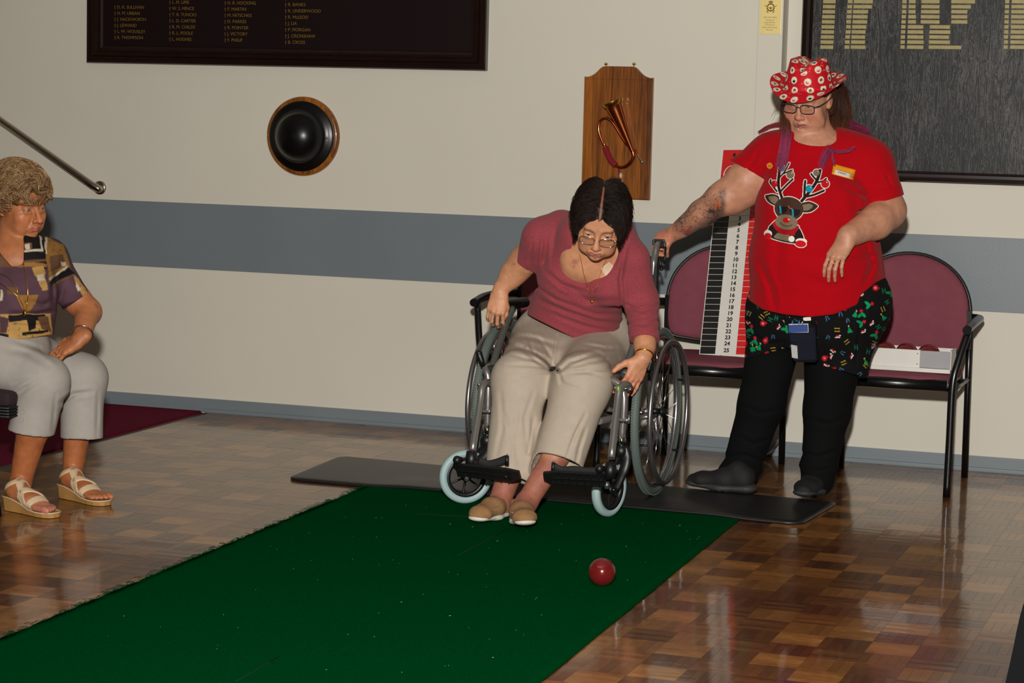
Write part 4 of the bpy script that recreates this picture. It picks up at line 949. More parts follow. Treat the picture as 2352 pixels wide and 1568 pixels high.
# cross brace, sling seat, sling back
for s in (-1, 1):
    MB().tube([V(WX - s * .21, -1.42 + .02 * s, .475), V(WX + s * .215, -1.42 + .02 * s, .325)], .0135, 12).build('cross_brace', M_SILVER, wc)
a, b = at(1424, 1010, -1.55), at(1470, 995, -1.45)
MB().tube([V(WX + .17, -1.42, .325), V(WX + .25, -1.42, .325)], .017, 14).build('brace_sleeve', M_CHROME, wc)
MB().tube([at(1500, 955, -1.28), at(1460, 960, -1.28)], .010, 12).build('wheel_stop', M_SILVER, wc)
MB().tube([V(WX + .24, -1.02, .30), V(WX + .24, -.99, .19), V(WX + .24, -.985, .17)], [.012, .012, .015], 12).build('tip_lever', M_RIM, wc)
MB().box((WX, -1.38, .497), (.43, .62, .03), .012).build('seat_sling', M_NYLON, wc)
MB().box((WX, -1.005, .72), (.43, .018, .34), .008, rot=Euler((.04, 0, 0))).build('back_sling', M_NYLON, wc)
# footplates, swung up so their ribbed undersides show
for s in (-1, 1):
    if s < 0: L0, L1, yy, slope = at(1050, 1076, -1.965), at(1196, 1090, -1.985), -1.91, 0
    else: L0, L1, yy, slope = at(1392, 1100, -1.965), at(1250, 1092, -1.985), -1.91, 0
    xa_, xb_ = L0, L1; ex2 = nrm(xb_ - xa_); ln = np.linalg.norm(xb_ - xa_)
    up2 = V(0, -.55, .83); up2 = nrm(up2 - ex2 * (up2 @ ex2)); nn = np.cross(ex2, up2)
    if nn[2] > 0: nn = -nn
    T = Matrix(((ex2[0], up2[0], nn[0], xa_[0]), (ex2[1], up2[1], nn[1], xa_[1]), (ex2[2], up2[2], nn[2], xa_[2]), (0, 0, 0, 1)))
    fp = MB().prism([(0, -.028), (ln * .86, -.028), (ln, -.012), (ln, .020), (ln * .8, .028), (0, .028)], .011, T).build('footplate', M_BLACKP, wc)
    rb = MB()
    for k in range(7): rb.box((ln * (.1 + .12 * k), -.004, .014), (.004, .044, .008), .001, M=T)
    for y in (-.018, .006): rb.box((ln * .46, y, .014), (ln * .82, .004, .008), .001, M=T)
    o = rb.build('underside_rib', M_BLACKP, fp); o['kind'] = 'stuff'
    MB().tube([Vector(T @ Vector((ln * .8, .0, .012))), Vector(T @ Vector((ln * .8, .0, .016)))], .003, 8).build('rivet', M_CHROME, fp)
    hk = at(1050, 1056, -1.985) if s < 0 else at(1377, 1076, -1.985)
    MB().ball(hk, (.0155, .0155, .0155), 18).tube([hk, hk + V(-s * .0, .03, -.004)], .012, 10).build('hinge_knob', M_BLACKP, wc)
    hc = at(1083, 1050, -1.945) if s < 0 else at(1402, 1076, -1.95)
    MB().tube([hc + V(0, .002, .022), hc + V(0, 0, -.005), hc + V(0, -.004, -.034)], [.019, .022, .020], 16).box(hc + V(-s * .022, 0, -.022), (.05, .03, .03), .008).build('hinge_block', M_BLACKP, wc)
    st_ = at(1072, 1096, -1.96) if s < 0 else at(1394, 1114, -1.96)
    MB().tube([st_ + V(0, 0, .012), st_ + V(0, 0, -.012)], .0088, 14).build('hanger_end', M_RIM, wc)
    if s < 0: hl = [(1098, 1054, 0), (1120, 1062, 0), (1142, 1058, 0), (1160, 1051, 0), (1164, 1050, 0)]
    else: hl = [(1375, 1078, 0), (1345, 1078, 0), (1318, 1075, 0), (1290, 1076, 0), (1270, 1066, 0)]
    MB().tube(bez([at(x, y + 4, -1.965) for x, y, _ in hl], 5), .0125, 10, flat=(1.15, .35)).build('heel_strap', M_NYLON, wc)
    e_ = hl[-1]; MB().tube([at(e_[0], e_[1] + 18, -1.965), at(e_[0] + 1, e_[1] - 4, -1.965)], [.008, .0065], 10).build('strap_post', M_BLACKP, wc)
    MB().tube([at(e_[0] + 1, e_[1] - 8, -1.965), at(e_[0] + 1, e_[1] - 3, -1.965)], .0036, 8).build('strap_pin', M_CHROME, wc)
# ================================================================== the woman in the wheelchair
W = thing('person', 'seated woman in a dusky red top leaning out of the wheelchair after her bowl', 'person', (-2.5, -1.7, 0))
SK_W = skin_mat('skin_fair'); cW = S(202, 142, 106)
def headframe(eye, Y, yaw, pitch, roll, s=1.0):
    e = at(*eye, Y); dc = CAM - e; dc[2] = 0; dc = nrm(dc); rt = RGT.copy(); rt[2] = 0; rt = nrm(rt - dc * (rt @ dc))
    f = nrm(math.cos(R_(pitch)) * (math.cos(R_(yaw)) * dc + math.sin(R_(yaw)) * rt) + V(0, 0, -math.sin(R_(pitch))))
    side = nrm(np.cross(f, V(0, 0, 1))); u = np.cross(side, f); u = nrm(u * math.cos(R_(roll)) - side * math.sin(R_(roll)) * 1.0)
    M = frame_to((0, 0, 0), f, u, s); M[:3, 3] = e - M[:3, 1] * .0815; return M
MHW = headframe((1373, 540), -1.74, -6, 33, 8, 1.08)      # yaw>0 turns towards the right of the picture
a = at
# --- top
w_up, w_mid, w_low = a(1372, 556, -1.47), a(1335, 650, -1.38), a(1318, 742, -1.30)
topW = [EC(w_up, w_mid, (.150, .112), (.158, .135), RGT, .04), EC(w_mid, w_low, (.158, .135), (.178, .155), RGT, .04),
        EC(a(1290, 528, -1.42), a(1412, 548, -1.44), .075, .066, k=.05), EC(a(1245, 545, -1.47), a(1245, 545, -1.47), .070, k=.04), EC(a(1452, 590, -1.47), a(1452, 590, -1.47), .062, k=.04)]
slvR = EC(a(1247, 547, -1.47), a(1208, 602, -1.42), .068, .050, k=.035)
slvL = [EC(a(1455, 600, -1.48), a(1473, 690, -1.42), .060, .059, k=.02), EC(a(1473, 690, -1.42), a(1483, 800, -1.555), .059, .054, k=.03)]
for p_ in slvL: p_.body = p_.grow(-.022)
busts = [EC(a(1300, 640, -1.47), a(1300, 640, -1.47), .075, k=.05), EC(a(1400, 655, -1.48), a(1400, 655, -1.48), .075, k=.05)]
topW += [slvR] + slvL + busts
handR = frame_to(a(1149, 668, -1.425), V(-.10, -.28, -.95), V(.12, -.9, .28), .96, True)
hpR, tipR = hand_prims(handR, ((38, 38, 22), (34, 42, 22), (30, 42, 22), (24, 40, 22)), (4, 1, -3, -8), ((.020, .024, -.008), (.034, .056, -.016), (.034, .082, -.030), (.026, .104, -.040)))
handL = frame_to(a(1477, 822, -1.60), V(-.34, -.22, -.92), V(.72, -.66, .06), .96, False)
hpL, tipL = hand_prims(handL, ((14, 14, 8), (10, 14, 8), (6, 14, 10), (4, 16, 10)), (5, 1, -2, -6), ((.022, .020, -.006), (.050, .044, -.014), (.066, .066, -.020), (.076, .088, -.024)))
neckW = wld(MHW, (0, -.02, -.06))
topW[1].body = EC(w_mid, a(1316, 712, -1.25), .10, .09)
bodyW = [getattr(p, 'body', None) or p.grow(-.011) for p in topW] + [EC(a(1355, 575, -1.50), neckW, .066, .056, k=.03), EC(a(1345, 600, -1.53), a(1345, 600, -1.53), (.085, .05), None, RGT, .04, rz=.07)]
bodyW += [EC(a(1240, 552, -1.46), a(1196, 612, -1.40), .058, .049, k=.02), EC(a(1208, 590, -1.41), a(1176, 632, -1.40), .052, .044, k=.02), EC(a(1178, 630, -1.40), a(1150, 666, -1.42), .044, .0285, k=.02)]
bodyW += [EC(a(1484, 735, -1.475), a(1481, 790, -1.548), .040, .037, k=.01), EC(a(1481, 790, -1.548), a(1477, 822, -1.60), .036, .0285, k=.02)]
hipW = [EC(a(1262, 772, -1.22), a(1380, 782, -1.22), .130, .135, k=.05), EC(a(1262, 815, -1.36), a(1300, 818, -1.36), .095, .100, k=.06), EC(a(1275, 838, -1.45), a(1275, 846, -1.48), .075, k=.05)]
kR, kL = a(1196, 872, -1.70), a(1338, 882, -1.70)
thW = [EC(a(1235, 800, -1.28), kR, .112, .094, k=.05), EC(a(1372, 812, -1.28), kL, .118, .099, k=.05)]
hemR, hemL = a(1168, 1094, -1.845), a(1283, 1060, -1.845)
shW = [EC(kR, hemR + (hemR - kR) * .12, (.095, .092), (.084, .072), RGT, .05), EC(kL, hemL + (hemL - kL) * .12, (.098, .095), (.088, .072), RGT, .05)]
bodyW += [p.grow(-.038, .015) for p in hipW[:2] + thW]
akR, akL = a(1146, 1160, -1.90), a(1208, 1156, -1.945)
mR, mL = kR * .5 + hemR * .5 + V(0, .02, 0), kL * .5 + hemL * .5 + V(0, .02, 0); nR_, nL_ = hemR * .94 + kR * .06 + V(0, .012, 0), hemL * .92 + kL * .08 + V(-.02, .012, 0)
bodyW += [EC(kR, mR, .052, .056, k=.02), EC(mR, nR_, .056, .046, k=.02), EC(nR_, akR, .046, .037, k=.02), EC(kL, mL, .052, .056, k=.02), EC(mL, nL_, .056, .046, k=.02), EC(nL_, akL, .046, .037, k=.02)]
footR = frame_to(V(akR[0] + .012, akR[1] + .045, .0075), V(-.17, -.98, .02), V(0, 0, 1), 1.0); footL = frame_to(V(akL[0] - .028, akL[1] + .005, .0085), V(.44, -.90, .09), V(0, -.08, 1), 1.0)
for M, ak in ((footR, akR), (footL, akL)): bodyW += [EC(ak, wld(M, (0, .10, .045)), .036, .028, k=.02), EC(wld(M, (0, .03, .035)), wld(M, (0, .03, .035)), .028, k=.02), EC(wld(M, (0, .10, .04)), wld(M, (0, .19, .026)), .028, .018, k=.02)]
bodyW += head_prims(MHW, .25, .75, 1.0) + hpR + hpL
nW1, nW2 = Noise(1, 260), Noise(2, 60)
def colW(P):
    c = head_color(MHW, P, cW, S(150, 74, 70), S(206, 124, 104), S(96, 66, 50), .004)
    px, py = pix(P); n = nW1(P); sp = np.clip((n - 1.15) / .5, 0, 1) * .45
    arm = (px < 1245) | (py > 760)
    c = c * (1 - (sp * arm)[:, None]) + np.array(S(150, 92, 60)) * (sp * arm)[:, None]
    leg = np.clip((py - 1040) / 20, 0, 1); c = c * (1 - leg[:, None] * .75) + np.array(S(150, 84, 74)) * (leg * .75)[:, None]
    hnd = np.clip((py - 845) / 40, 0, 1) * (px > 1400) * (py < 930); c = c * (1 - hnd[:, None] * .4) + np.array(S(206, 120, 96)) * (hnd * .4)[:, None]
    for qx, qy, r in ((1318, 613, 3), (1322, 602, 7), (1318, 600, 5)): w_ = np.exp(-((px - qx) ** 2 + (py - qy) ** 2) / r ** 2) * .4; c = c * (1 - w_[:, None]) + np.array(S(120, 60, 50)) * w_[:, None]
    return c
hz = MHW[:3, 3]
fineW = [((hz[0] - .13, hz[0] + .12, .0024), (-2.93, -2.76, .003)), ((hz[1] - .16, hz[1] + .12, .0026),), ((hz[2] - .16, hz[2] + .15, .0024), (.60, .80, .003), (.38, .60, .0035))]
surface('body', bodyW, SK_W, W, .0042, fineW, color=colW, disp=lambda P: nW2(P) * .0006)
cr = creases([([a(1250, 620, -1.5), a(1290, 655, -1.52), a(1350, 672, -1.53)], .008, 0.0075), ([a(1240, 690, -1.45), a(1300, 715, -1.46), a(1370, 738, -1.46), a(1440, 745, -1.45)], .008, 0.0088), ([a(1300, 700, -1.46), a(1370, 722, -1.47), a(1430, 722, -1.46)], .007, 0.0063),
              ([a(1235, 660, -1.45), a(1280, 690, -1.46), a(1330, 705, -1.47)], .007, 0.0063), ([a(1225, 560, -1.5), a(1215, 600, -1.47)], .006, 0.0063), ([a(1238, 545, -1.52), a(1232, 600, -1.49)], .006, 0.0063), ([a(1255, 540, -1.53), a(1250, 610, -1.5)], .008, 0.0075),
              ([a(1440, 560, -1.5), a(1425, 640, -1.53), a(1430, 710, -1.47)], .008, 0.0088), ([a(1440, 700, -1.47), a(1475, 715, -1.47), a(1510, 700, -1.45)], .006, 0.0075), ([a(1430, 740, -1.46), a(1480, 745, -1.49), a(1515, 735, -1.47)], .006, 0.0075), ([a(1455, 765, -1.48), a(1490, 768, -1.50), a(1515, 755, -1.47)], .006, 0.0050),
              ([a(1290, 650, -1.5), a(1350, 690, -1.52), a(1420, 690, -1.5)], .010, 0.0063), ([a(1270, 720, -1.45), a(1340, 748, -1.46), a(1400, 760, -1.46)], .008, 0.0063)])
nW3 = Noise(5, 22)
hxn = nrm(a(1208, 602, -1.42) - a(1247, 547, -1.47)); cuf = nrm(a(1483, 800, -1.50) - a(1484, 690, -1.41))
hole = [EC(a(1369, 575, -1.585), a(1369, 575, -1.585), (.086, .110), None, RGT, .006, 's', rz=.110, Z=UPV)]
T_W = mat('dusky_red_knit', S(150, 66, 74), .95, spec=.12, bump=(520, .6, .002), var=(240, .22), sheen=.08)
surface('knit_top', topW, T_W, W, .0042, disp=lambda P: cr(P) + nW3(P) * .0012, smooth_it=1, holes=hole,
        cuts=((hxn, a(1211, 597, -1.42), .12), (cuf, a(1483, 781, -1.53), .12), (line_n((1195, 714), (1322, 778), -1.4, (1200, 800)), a(1322, 778, -1.4)), (line_n((1322, 782), (1450, 788), -1.4, (1400, 850)), a(1400, 786, -1.4), .16)))
# --- trousers
crT = creases([*[([a(1281, 852, -1.5), a((1281 + x_) / 2, (852 + y_) / 2 - 6, -1.5), a(x_, y_, -1.45)], .006, d_) for x_, y_, d_ in ((1165, 838, .0045), (1175, 815, .004), (1190, 792, .004), (1235, 772, .003), (1400, 800, .004), (1420, 822, .0045), (1405, 868, .004), (1170, 872, .0035))], ([a(1195, 745, -1.35), a(1215, 775, -1.38), a(1225, 810, -1.42)], .006, .004), ([a(1345, 792, -1.4), a(1390, 800, -1.42), a(1440, 800, -1.38)], .006, .004), ([a(1160, 950, -1.8), a(1175, 1010, -1.85), a(1165, 1070, -1.88)], .007, .004), ([a(1225, 900, -1.76), a(1205, 960, -1.82), a(1212, 1040, -1.86)], .007, .004), ([a(1283, 850, -1.5), a(1255, 825, -1.52), a(1215, 800, -1.5)], .007, .006), ([a(1283, 852, -1.5), a(1310, 830, -1.52), a(1380, 815, -1.5)], .007, .006), ([a(1283, 852, -1.5), a(1290, 880, -1.6), a(1340, 900, -1.7)], .007, .005), ([a(1160, 790, -1.45), a(1200, 800, -1.5), a(1250, 840, -1.55)], .008, .006),
               ([a(1165, 770, -1.4), a(1220, 775, -1.42), a(1270, 790, -1.45)], .008, .005), ([a(1300, 860, -1.55), a(1360, 850, -1.6), a(1420, 845, -1.5)], .008, .005), ([a(1150, 900, -1.72), a(1155, 980, -1.78), a(1140, 1050, -1.8)], .008, .004), ([a(1190, 920, -1.78), a(1180, 1000, -1.82), a(1195, 1080, -1.83)], .009, .004),
               ([a(1345, 950, -1.74), a(1320, 1000, -1.76), a(1300, 1055, -1.80)], .006, .007), ([a(1345, 985, -1.74), a(1330, 1030, -1.78), a(1322, 1070, -1.80)], .006, .006), ([a(1225, 960, -1.76), a(1215, 1040, -1.80)], .007, .005), ([a(1270, 830, -1.48), a(1276, 800, -1.42), a(1280, 770, -1.4)], .005, .004)])
nT = Noise(8, 26); M_TR = mat('cream_cotton', S(180, 166, 150), .9, spec=.15, bump=(420, .35, .0015), var=(30, .05))
dR, dL = nrm(hemR - kR), nrm(hemL - kL)
surface('trousers', hipW + thW + shW, M_TR, W, .0045, disp=lambda P: crT(P) + nT(P) * .0016, holes=[EC(hemR - dR * .02, hemR + dR * .1, (.072, .064), None, RGT, .003, 's'), EC(hemL - dL * .02, hemL + dL * .1, (.078, .062), None, RGT, .003, 's')],
        cuts=((nrm(dR + V(-.25, 0, 0)), hemR, .16), (dL, hemL, (hemL + RGT * .022 + dL * .04, .108))))
M_STI = mat('stitching', S(160, 140, 118), .9)
# --- loafers
M_TAN = mat('tan_suede', S(152, 112, 74), .95, bump=(500, .5, .002), var=(60, .12)); M_SOLE = mat('white_rubber_sole', S(214, 212, 196), .6, bump=(90, .3, .003))
def loafer(M, L):
    up = [EC((0, .035, .040), (0, .10, .040), (.033, .040), (.040, .036), (1, 0, 0), .02).tf(M), EC((0, .10, .036), (0, .185, .028), (.041, .034), (.039, .025), (1, 0, 0), .02).tf(M), EC((0, .185, .027), (0, .205, .024), (.038, .024), (.030, .019), (1, 0, 0), .02).tf(M), EC((0, .02, .055), (0, .03, .035), .028, .030, k=.02).tf(M)]
    sh = surface('shoe', up, M_TAN, W, .003, cuts=((-M[:3, 2], wld(M, (0, 0, .012))),), holes=[EC((0, .055, .095), (0, .055, .095), (.027, .055), None, (1, 0, 0), .004, 's', rz=.050, Z=(0, 0, 1)).tf(M), EC((0, .045, .07), (0, .075, .062), .024, .020, None, .004, 's').tf(M)])
    so = [EC((0, .03, .010), (0, .11, .009), (.036, .013), (.041, .012), (1, 0, 0), .015, rz=.036).tf(M), EC((0, .11, .009), (0, .195, .014), (.042, .012), (.037, .012), (1, 0, 0), .015, rz=.034).tf(M)]
    surface('sole', so, M_SOLE, sh, .003, cuts=((-M[:3, 2], wld(M, (0, 0, .0005))),))
    ap = [wld(M, p) for p in bez([V(-.036, .10, .055), V(-.036, .15, .047), V(-.024, .188, .0490), V(0, .200, .0475), V(.024, .188, .0490), V(.036, .15, .047), V(.036, .10, .055)], 6)]
    MB().tube(ap, .0024, 6).build('apron_seam', M_TAN, sh)
    for p in ap[3:-3:1]: MB().tube([p + M[:3, 2] * .002, p - M[:3, 2] * .010 + (p - wld(M, (0, .14, .03))) * .05], .0011, 5).build('stitch', M_STI, sh)
for M in (footR, footL): loafer(M, 1)
# --- face, glasses, necklace, bracelet, watch, dressing
eyes(MHW, W, V(.30, -1.0, -.62), S(86, 96, 104))
M_LENS = bpy.data.materials.new('lens_glass'); M_LENS.use_nodes = True; nt = M_LENS.node_tree; mx = nt.nodes.new('ShaderNodeMixShader'); mx.inputs[0].default_value = .07
t_ = nt.nodes.new('ShaderNodeBsdfTransparent'); g_ = nt.nodes.new('ShaderNodeBsdfGlossy'); g_.inputs['Roughness'].default_value = .05; nt.links.new(t_.outputs[0], mx.inputs[1]); nt.links.new(g_.outputs[0], mx.inputs[2]); nt.links.new(mx.outputs[0], nt.nodes['Material Output'].inputs[0])
def glasses(M, m, rimr, w, h, z, y, parent, tilt=0.0, temple_y=-.01, lensm=True, full=True):
    g = None
    for s in (-1, 1):
        pts = []
        for k in range(28):
            t = 2 * math.pi * k / 28; cx, cz = math.cos(t), math.sin(t); n = 3.2
            x = s * .0330 + w * math.copysign(abs(cx) ** (2 / n), cx); zz = z + h * math.copysign(abs(cz) ** (2 / n), cz) - (abs(x) - .033) * tilt
            pts.append(V(x, y - .35 * max(0, abs(x) - .02) ** 1.5 * 2.0, zz))
        o = MB().tube([wld(M, p) for p in pts], rimr, 6, closed=True).build('glasses_rim', m, parent)
        vs = [wld(M, p) for p in pts] + [wld(M, p + V(0, -.0012, 0)) for p in pts]; n = len(pts)
        mk('lens', vs, [tuple(range(n)), tuple(reversed(range(n, 2 * n)))] + [(i, n + i, n + (i + 1) % n, (i + 1) % n) for i in range(n)], M_LENS, o)
        MB().tube([wld(M, p) for p in (V(s * (.033 + w), y - .004, z + h * .55), V(s * .072, y - .020, z + h * .5), V(s * .080, .03, z + .006), V(s * .082, -.012, z + .008), V(s * .080, -.022, z - .008))], [rimr * 1.4, rimr * 1.4, rimr * 1.2, rimr * 1.2, rimr], 6).build('temple', m, o)
    MB().tube(bez([wld(M, p) for p in (V(-.0330 + w, y, z + h * .2), V(-.006, y + .003, z + h * .45), V(.006, y + .003, z + h * .45), V(.0330 - w, y, z + h * .2))], 4), rimr * 1.1, 6).build('bridge', m, parent)
M_GF = mat('silver_wire', S(205, 200, 195), .15, 1.0); M_GOLD = mat('gold', S(216, 160, 50), .22, 1.0)
glasses(MHW, M_GF, .0010, .0240, .0150, -.013, .1015, W)
def drape(pts, hosts, off, fall):
    dg = bpy.context.evaluated_depsgraph_get(); bvs = [BVHTree.FromObject(h_, dg) for h_ in hosts]; out = []
    for p in pts:
        d = nrm(ray(*p)); hs = [bv.ray_cast(Vector(CAM), Vector(d))[0] for bv in bvs]; hs = [np.array(h_) for h_ in hs if h_ is not None]
        out.append((min(hs, key=lambda h_: np.linalg.norm(h_ - CAM)) if hs else at(*p, fall)) - d * off)
    return out
nk = drape([(1331, 584), (1335, 600), (1341, 630), (1348, 655), (1354, 674), (1360, 690), (1366, 672), (1372, 652), (1380, 625), (1388, 606), (1393, 594)], [o for o in W.children if o.name.startswith(('body', 'knit'))], .002, -1.54)
MB().tube(bez(nk, 5), .0010, 6).build('necklace', M_GOLD, W)
MB().ball(nk[5] - V(0, .004, .004), (.006, .004, .007), 12).build('pendant', M_GOLD, W)
wl_ = a(1479, 815, -1.59); wd_ = nrm(a(1477, 822, -1.60) - a(1481, 790, -1.548)); u1 = nrm(np.cross(wd_, V(0, 1, 0))); u2 = np.cross(wd_, u1)
MB().tube([wl_ + wd_ * .004 + u1 * .034 * math.cos(t) + u2 * .034 * math.sin(t) for t in [2 * math.pi * k / 32 for k in range(32)]], .0028, 8, closed=True).build('bangle', M_GOLD, W)
wb = a(1493, 838, -1.585); MB().box(wb, (.014, .032, .040), .005, rot=Euler((0, .25, 0))).build('watch', M_BLACKP, W)
# --- hair
def flow(M, roots, n, step, dirf, c, r, off, drop=None):
    P = np.zeros((len(roots), n, 3)); p = roots.copy(); P[:, 0] = p
    for i in range(1, n):
        p = p + dirf(p, i / n, roots) * step
        q = (p - c) / r; e = np.linalg.norm(q, axis=1); mn = 1 + off(i / n, roots); p = np.where((e < mn)[:, None], c + (p - c) * (mn / e)[:, None], p); P[:, i] = p
    return P @ M[:3, :3].T + M[:3, 3]
def unit(v): return v / (np.linalg.norm(v, axis=-1, keepdims=True) + 1e-9)
rs = np.random.RandomState(21)
hc_, hr_ = V(0, -.015, .034), V(.079, .104, .085)
def scalp(N, ok):
    out = []
    while len(out) < N:
        q = unit(rs.randn(4000, 3)); p = hc_ + q * hr_; out += list(p[ok(p)])
    return np.array(out[:N])
def wdir(p, t, r0):
    sgn = np.where(r0[:, 0] > .002, 1.0, -1.0); side = np.clip((np.abs(p[:, 0]) - .03) / .05, 0, 1)
    d = np.stack([sgn * (1 - .8 * side), np.where(r0[:, 1] > .035, .16, -.28) + .35 * side * (r0[:, 1] > .02) - .2 * (r0[:, 1] < -.06), -.25 - 1.3 * side - .8 * (p[:, 1] < -.09)], 1)
    d = unit(d); ph = r0[:, 0] * 300 + r0[:, 1] * 170; d[:, 0] += .38 * np.sin(9 * t + ph * 3.1); d[:, 1] += .38 * np.cos(8 * t + ph * 2.3); d[:, 2] += .1 * np.sin(7 * t + ph); return unit(d)
roots = scalp(10500, lambda p: ((p[:, 2] > .054) | (p[:, 1] < .035)) & (p[:, 1] < .082) & (p[:, 2] > -.03) & (np.abs(p[:, 0] - .002 + .03 * (p[:, 1] - .03)) > .0026 + .0012 * (p[:, 1] > .02)))
lenW = .6 + .4 * rs.rand(len(roots))
o_r = rs.rand(len(roots))
PW_ = flow(MHW, roots, 12, (.0078 * lenW)[:, None], wdir, hc_, hr_, lambda t, r: .02 + .26 * o_r * np.sin(min(1, t * 1.5) * 1.6), None)
cH = np.array(S(30, 17, 12)) * (.45 + 1.3 * rs.rand(len(roots), 1)); 
strands('hair', PW_, np.linspace(.0008, .0004, 12)[None], M_HAIR, W, np.repeat(cH[:, None], 12, 1))
capW = [EC(hc_, hc_, (.0785, .1035), None, (1, 0, 0), .01, rz=.0840, Z=(0, 0, 1)), EC((.080, -.018, .02), (.082, -.018, -.015), .024, .018, k=.03), EC((-.080, -.018, .02), (-.082, -.018, -.015), .024, .018, k=.03), EC((0, -.075, -.01), (0, -.075, -.04), .045, .035, k=.03)]
capc = [EC((0, .085, -.03), (0, .085, -.03), (.066, .072), None, (1, 0, 0), .006, 's', rz=.084, Z=(0, 0, 1)), EC((.072, .045, -.02), (.072, .045, -.02), .042, k=.01, op='s'), EC((-.072, .045, -.02), (-.072, .045, -.02), .042, k=.01, op='s')]
nH = Noise(31, 300)
def capcol(P):
    q = loc(MHW, P); w = np.clip(1.25 - np.abs(q[:, 0] - .002 + .03 * (q[:, 1] - .03)) / .0036, 0, 1) * (q[:, 2] > .055) * (q[:, 1] > -.02); return np.array(S(26, 15, 11)) * (1 - w[:, None]) + np.array(S(150, 92, 68)) * w[:, None]
surface('hair_base', [p.tf(MHW) for p in capW], M_HAIR, W, .003, holes=[p.tf(MHW) for p in capc], color=capcol, disp=lambda P: nH(P) * .0012)
# dressing on the chest
def sticker(name, pts, Y, m, parent, host, off=.0012, n=8):
    dg = bpy.context.evaluated_depsgraph_get(); bv = BVHTree.FromObject(host, dg); vs = []; P = [np.array(p, float) for p in pts]
    for j in range(n + 1):
        for i in range(n + 1):
            u, v = i / n, j / n; q = P[0] * (1 - u) * (1 - v) + P[1] * u * (1 - v) + P[2] * u * v + P[3] * (1 - u) * v
            d = nrm(ray(*q)); h, nn, _, _ = bv.ray_cast(Vector(CAM), Vector(d)); vs.append((np.array(h) if h is not None else at(*q, Y)) - d * off)
    fs = [(j * (n + 1) + i, j * (n + 1) + i + 1, (j + 1) * (n + 1) + i + 1, (j + 1) * (n + 1) + i) for j in range(n) for i in range(n)]
    o = mk(name, vs, [tuple(reversed(f)) for f in fs], m, parent, [True] * len(fs)); md = o.modifiers.new('thick', 'SOLIDIFY'); md.thickness = .0008; return o
M_DRESS = mat('adhesive_dressing', S(226, 196, 168), .55, bump=(300, .3, .001))
bodyobj = [o for o in W.children if o.name.startswith('body')][0]
sticker('adhesive_dressing', [(1380, 617), (1400, 601), (1413, 612), (1392, 636)], -1.5, M_DRESS, W, bodyobj)
# ================================================================== the standing woman
Sp = thing('person', 'standing woman in a red reindeer tee and festive red hat holding the wheelchair grip', 'person', (-1.8, -.95, 0))
SK_S = skin_mat('skin_rosy'); cS = S(192, 136, 108)
MHS = headframe((1838, 242), -1.10, -21, 21, 3, 1.04)
sz = MHS[:3, 3]
tee = [EC(a(1872, 372, -.97), a(1870, 480, -1.0), (.190, .135), (.205, .175), RGT, .05), EC(a(1870, 480, -1.0), a(1872, 585, -1.02), (.205, .175), (.232, .195), RGT, .05), EC(a(1872, 585, -1.02), a(1880, 690, -1.00), (.232, .195), (.262, .205), RGT, .05),
       EC(a(1800, 352, -.97), a(1955, 358, -.96), .080, .085, k=.06), EC(a(1770, 362, -.97), a(1770, 362, -.97), .082, k=.04), EC(a(1990, 378, -.95), a(1990, 378, -.95), .088, k=.04),
       EC(a(1815, 470, -1.09), a(1815, 470, -1.09), .085, k=.06), EC(a(1930, 470, -1.08), a(1930, 470, -1.08), .085, k=.06)]
slR = EC(a(1768, 362, -.98), a(1700, 402, -1.0), .083, .070, k=.04); slL = EC(a(1995, 380, -.95), a(2032, 478, -.97), .090, .082, k=.04)
tee += [slR, slL]
gS = a(1510, 560, -.985) + V(0, .105, .008)
handSR = frame_to(a(1556, 531, -.93), V(-.93, .10, -.34), V(-.20, -.55, .82), 1.0, True)
hpSR, tSR = hand_prims(handSR, ((42, 62, 40), (44, 64, 40), (44, 64, 40), (40, 60, 40)), (4, 1, -2, -5), ((.018, .024, -.010), (.036, .050, -.022), (.040, .066, -.044), (.034, .074, -.068)), th=1.15)
handSL = frame_to(a(1946, 545, -1.20), V(-.36, -.42, -.83), V(-.18, -.86, .48), 1.02, False)
hpSL, tSL = hand_prims(handSL, ((26, 22, 10), (26, 24, 10), (26, 24, 10), (24, 24, 10)), (6, 2, -2, -7), ((.020, .024, -.012), (.034, .056, -.026), (.032, .080, -.036), (.026, .100, -.042)), th=1.2)
neckS = wld(MHS, (0, -.02, -.06))
bodyS = [tee[0].grow(-.014), tee[1].grow(-.03), tee[2].grow(-.06)] + [p.grow(-.014) for p in tee[3:6]] + [EC(a(1868, 345, -.975), neckS, .072, .064, k=.04), EC(a(1866, 345, -1.0), a(1866, 345, -1.0), (.10, .06), None, RGT, .04, rz=.07)]
bodyS += [EC(a(1770, 366, -.98), a(1716, 410, -1.0), .068, .070, k=.03), EC(a(1716, 414, -1.0), a(1660, 455, -1.01), .070, .060, k=.03), EC(a(1712, 446, -1.0), a(1690, 462, -1.0), .050, .046, k=.035),
          EC(a(1662, 453, -1.01), a(1612, 490, -.98), .059, .050, k=.025), EC(a(1612, 490, -.98), a(1556, 531, -.93), .050, .034, k=.02)]
bodyS += [EC(a(1992, 384, -.95), a(2036, 486, -.97), .075, .066, k=.03), EC(a(2038, 482, -.97), a(2010, 512, -1.06), .066, .062, k=.03), EC(a(2012, 508, -1.05), a(1948, 543, -1.19), .062, .041, k=.02)]
bodyS += [EC(a(1872, 560, -1.0), a(1866, 740, -.97), .11, .11, k=.03)]
bodyS += head_prims(MHS, 1.0, .35, .3, 1.0, 1.05, .0014) + hpSR + hpSL
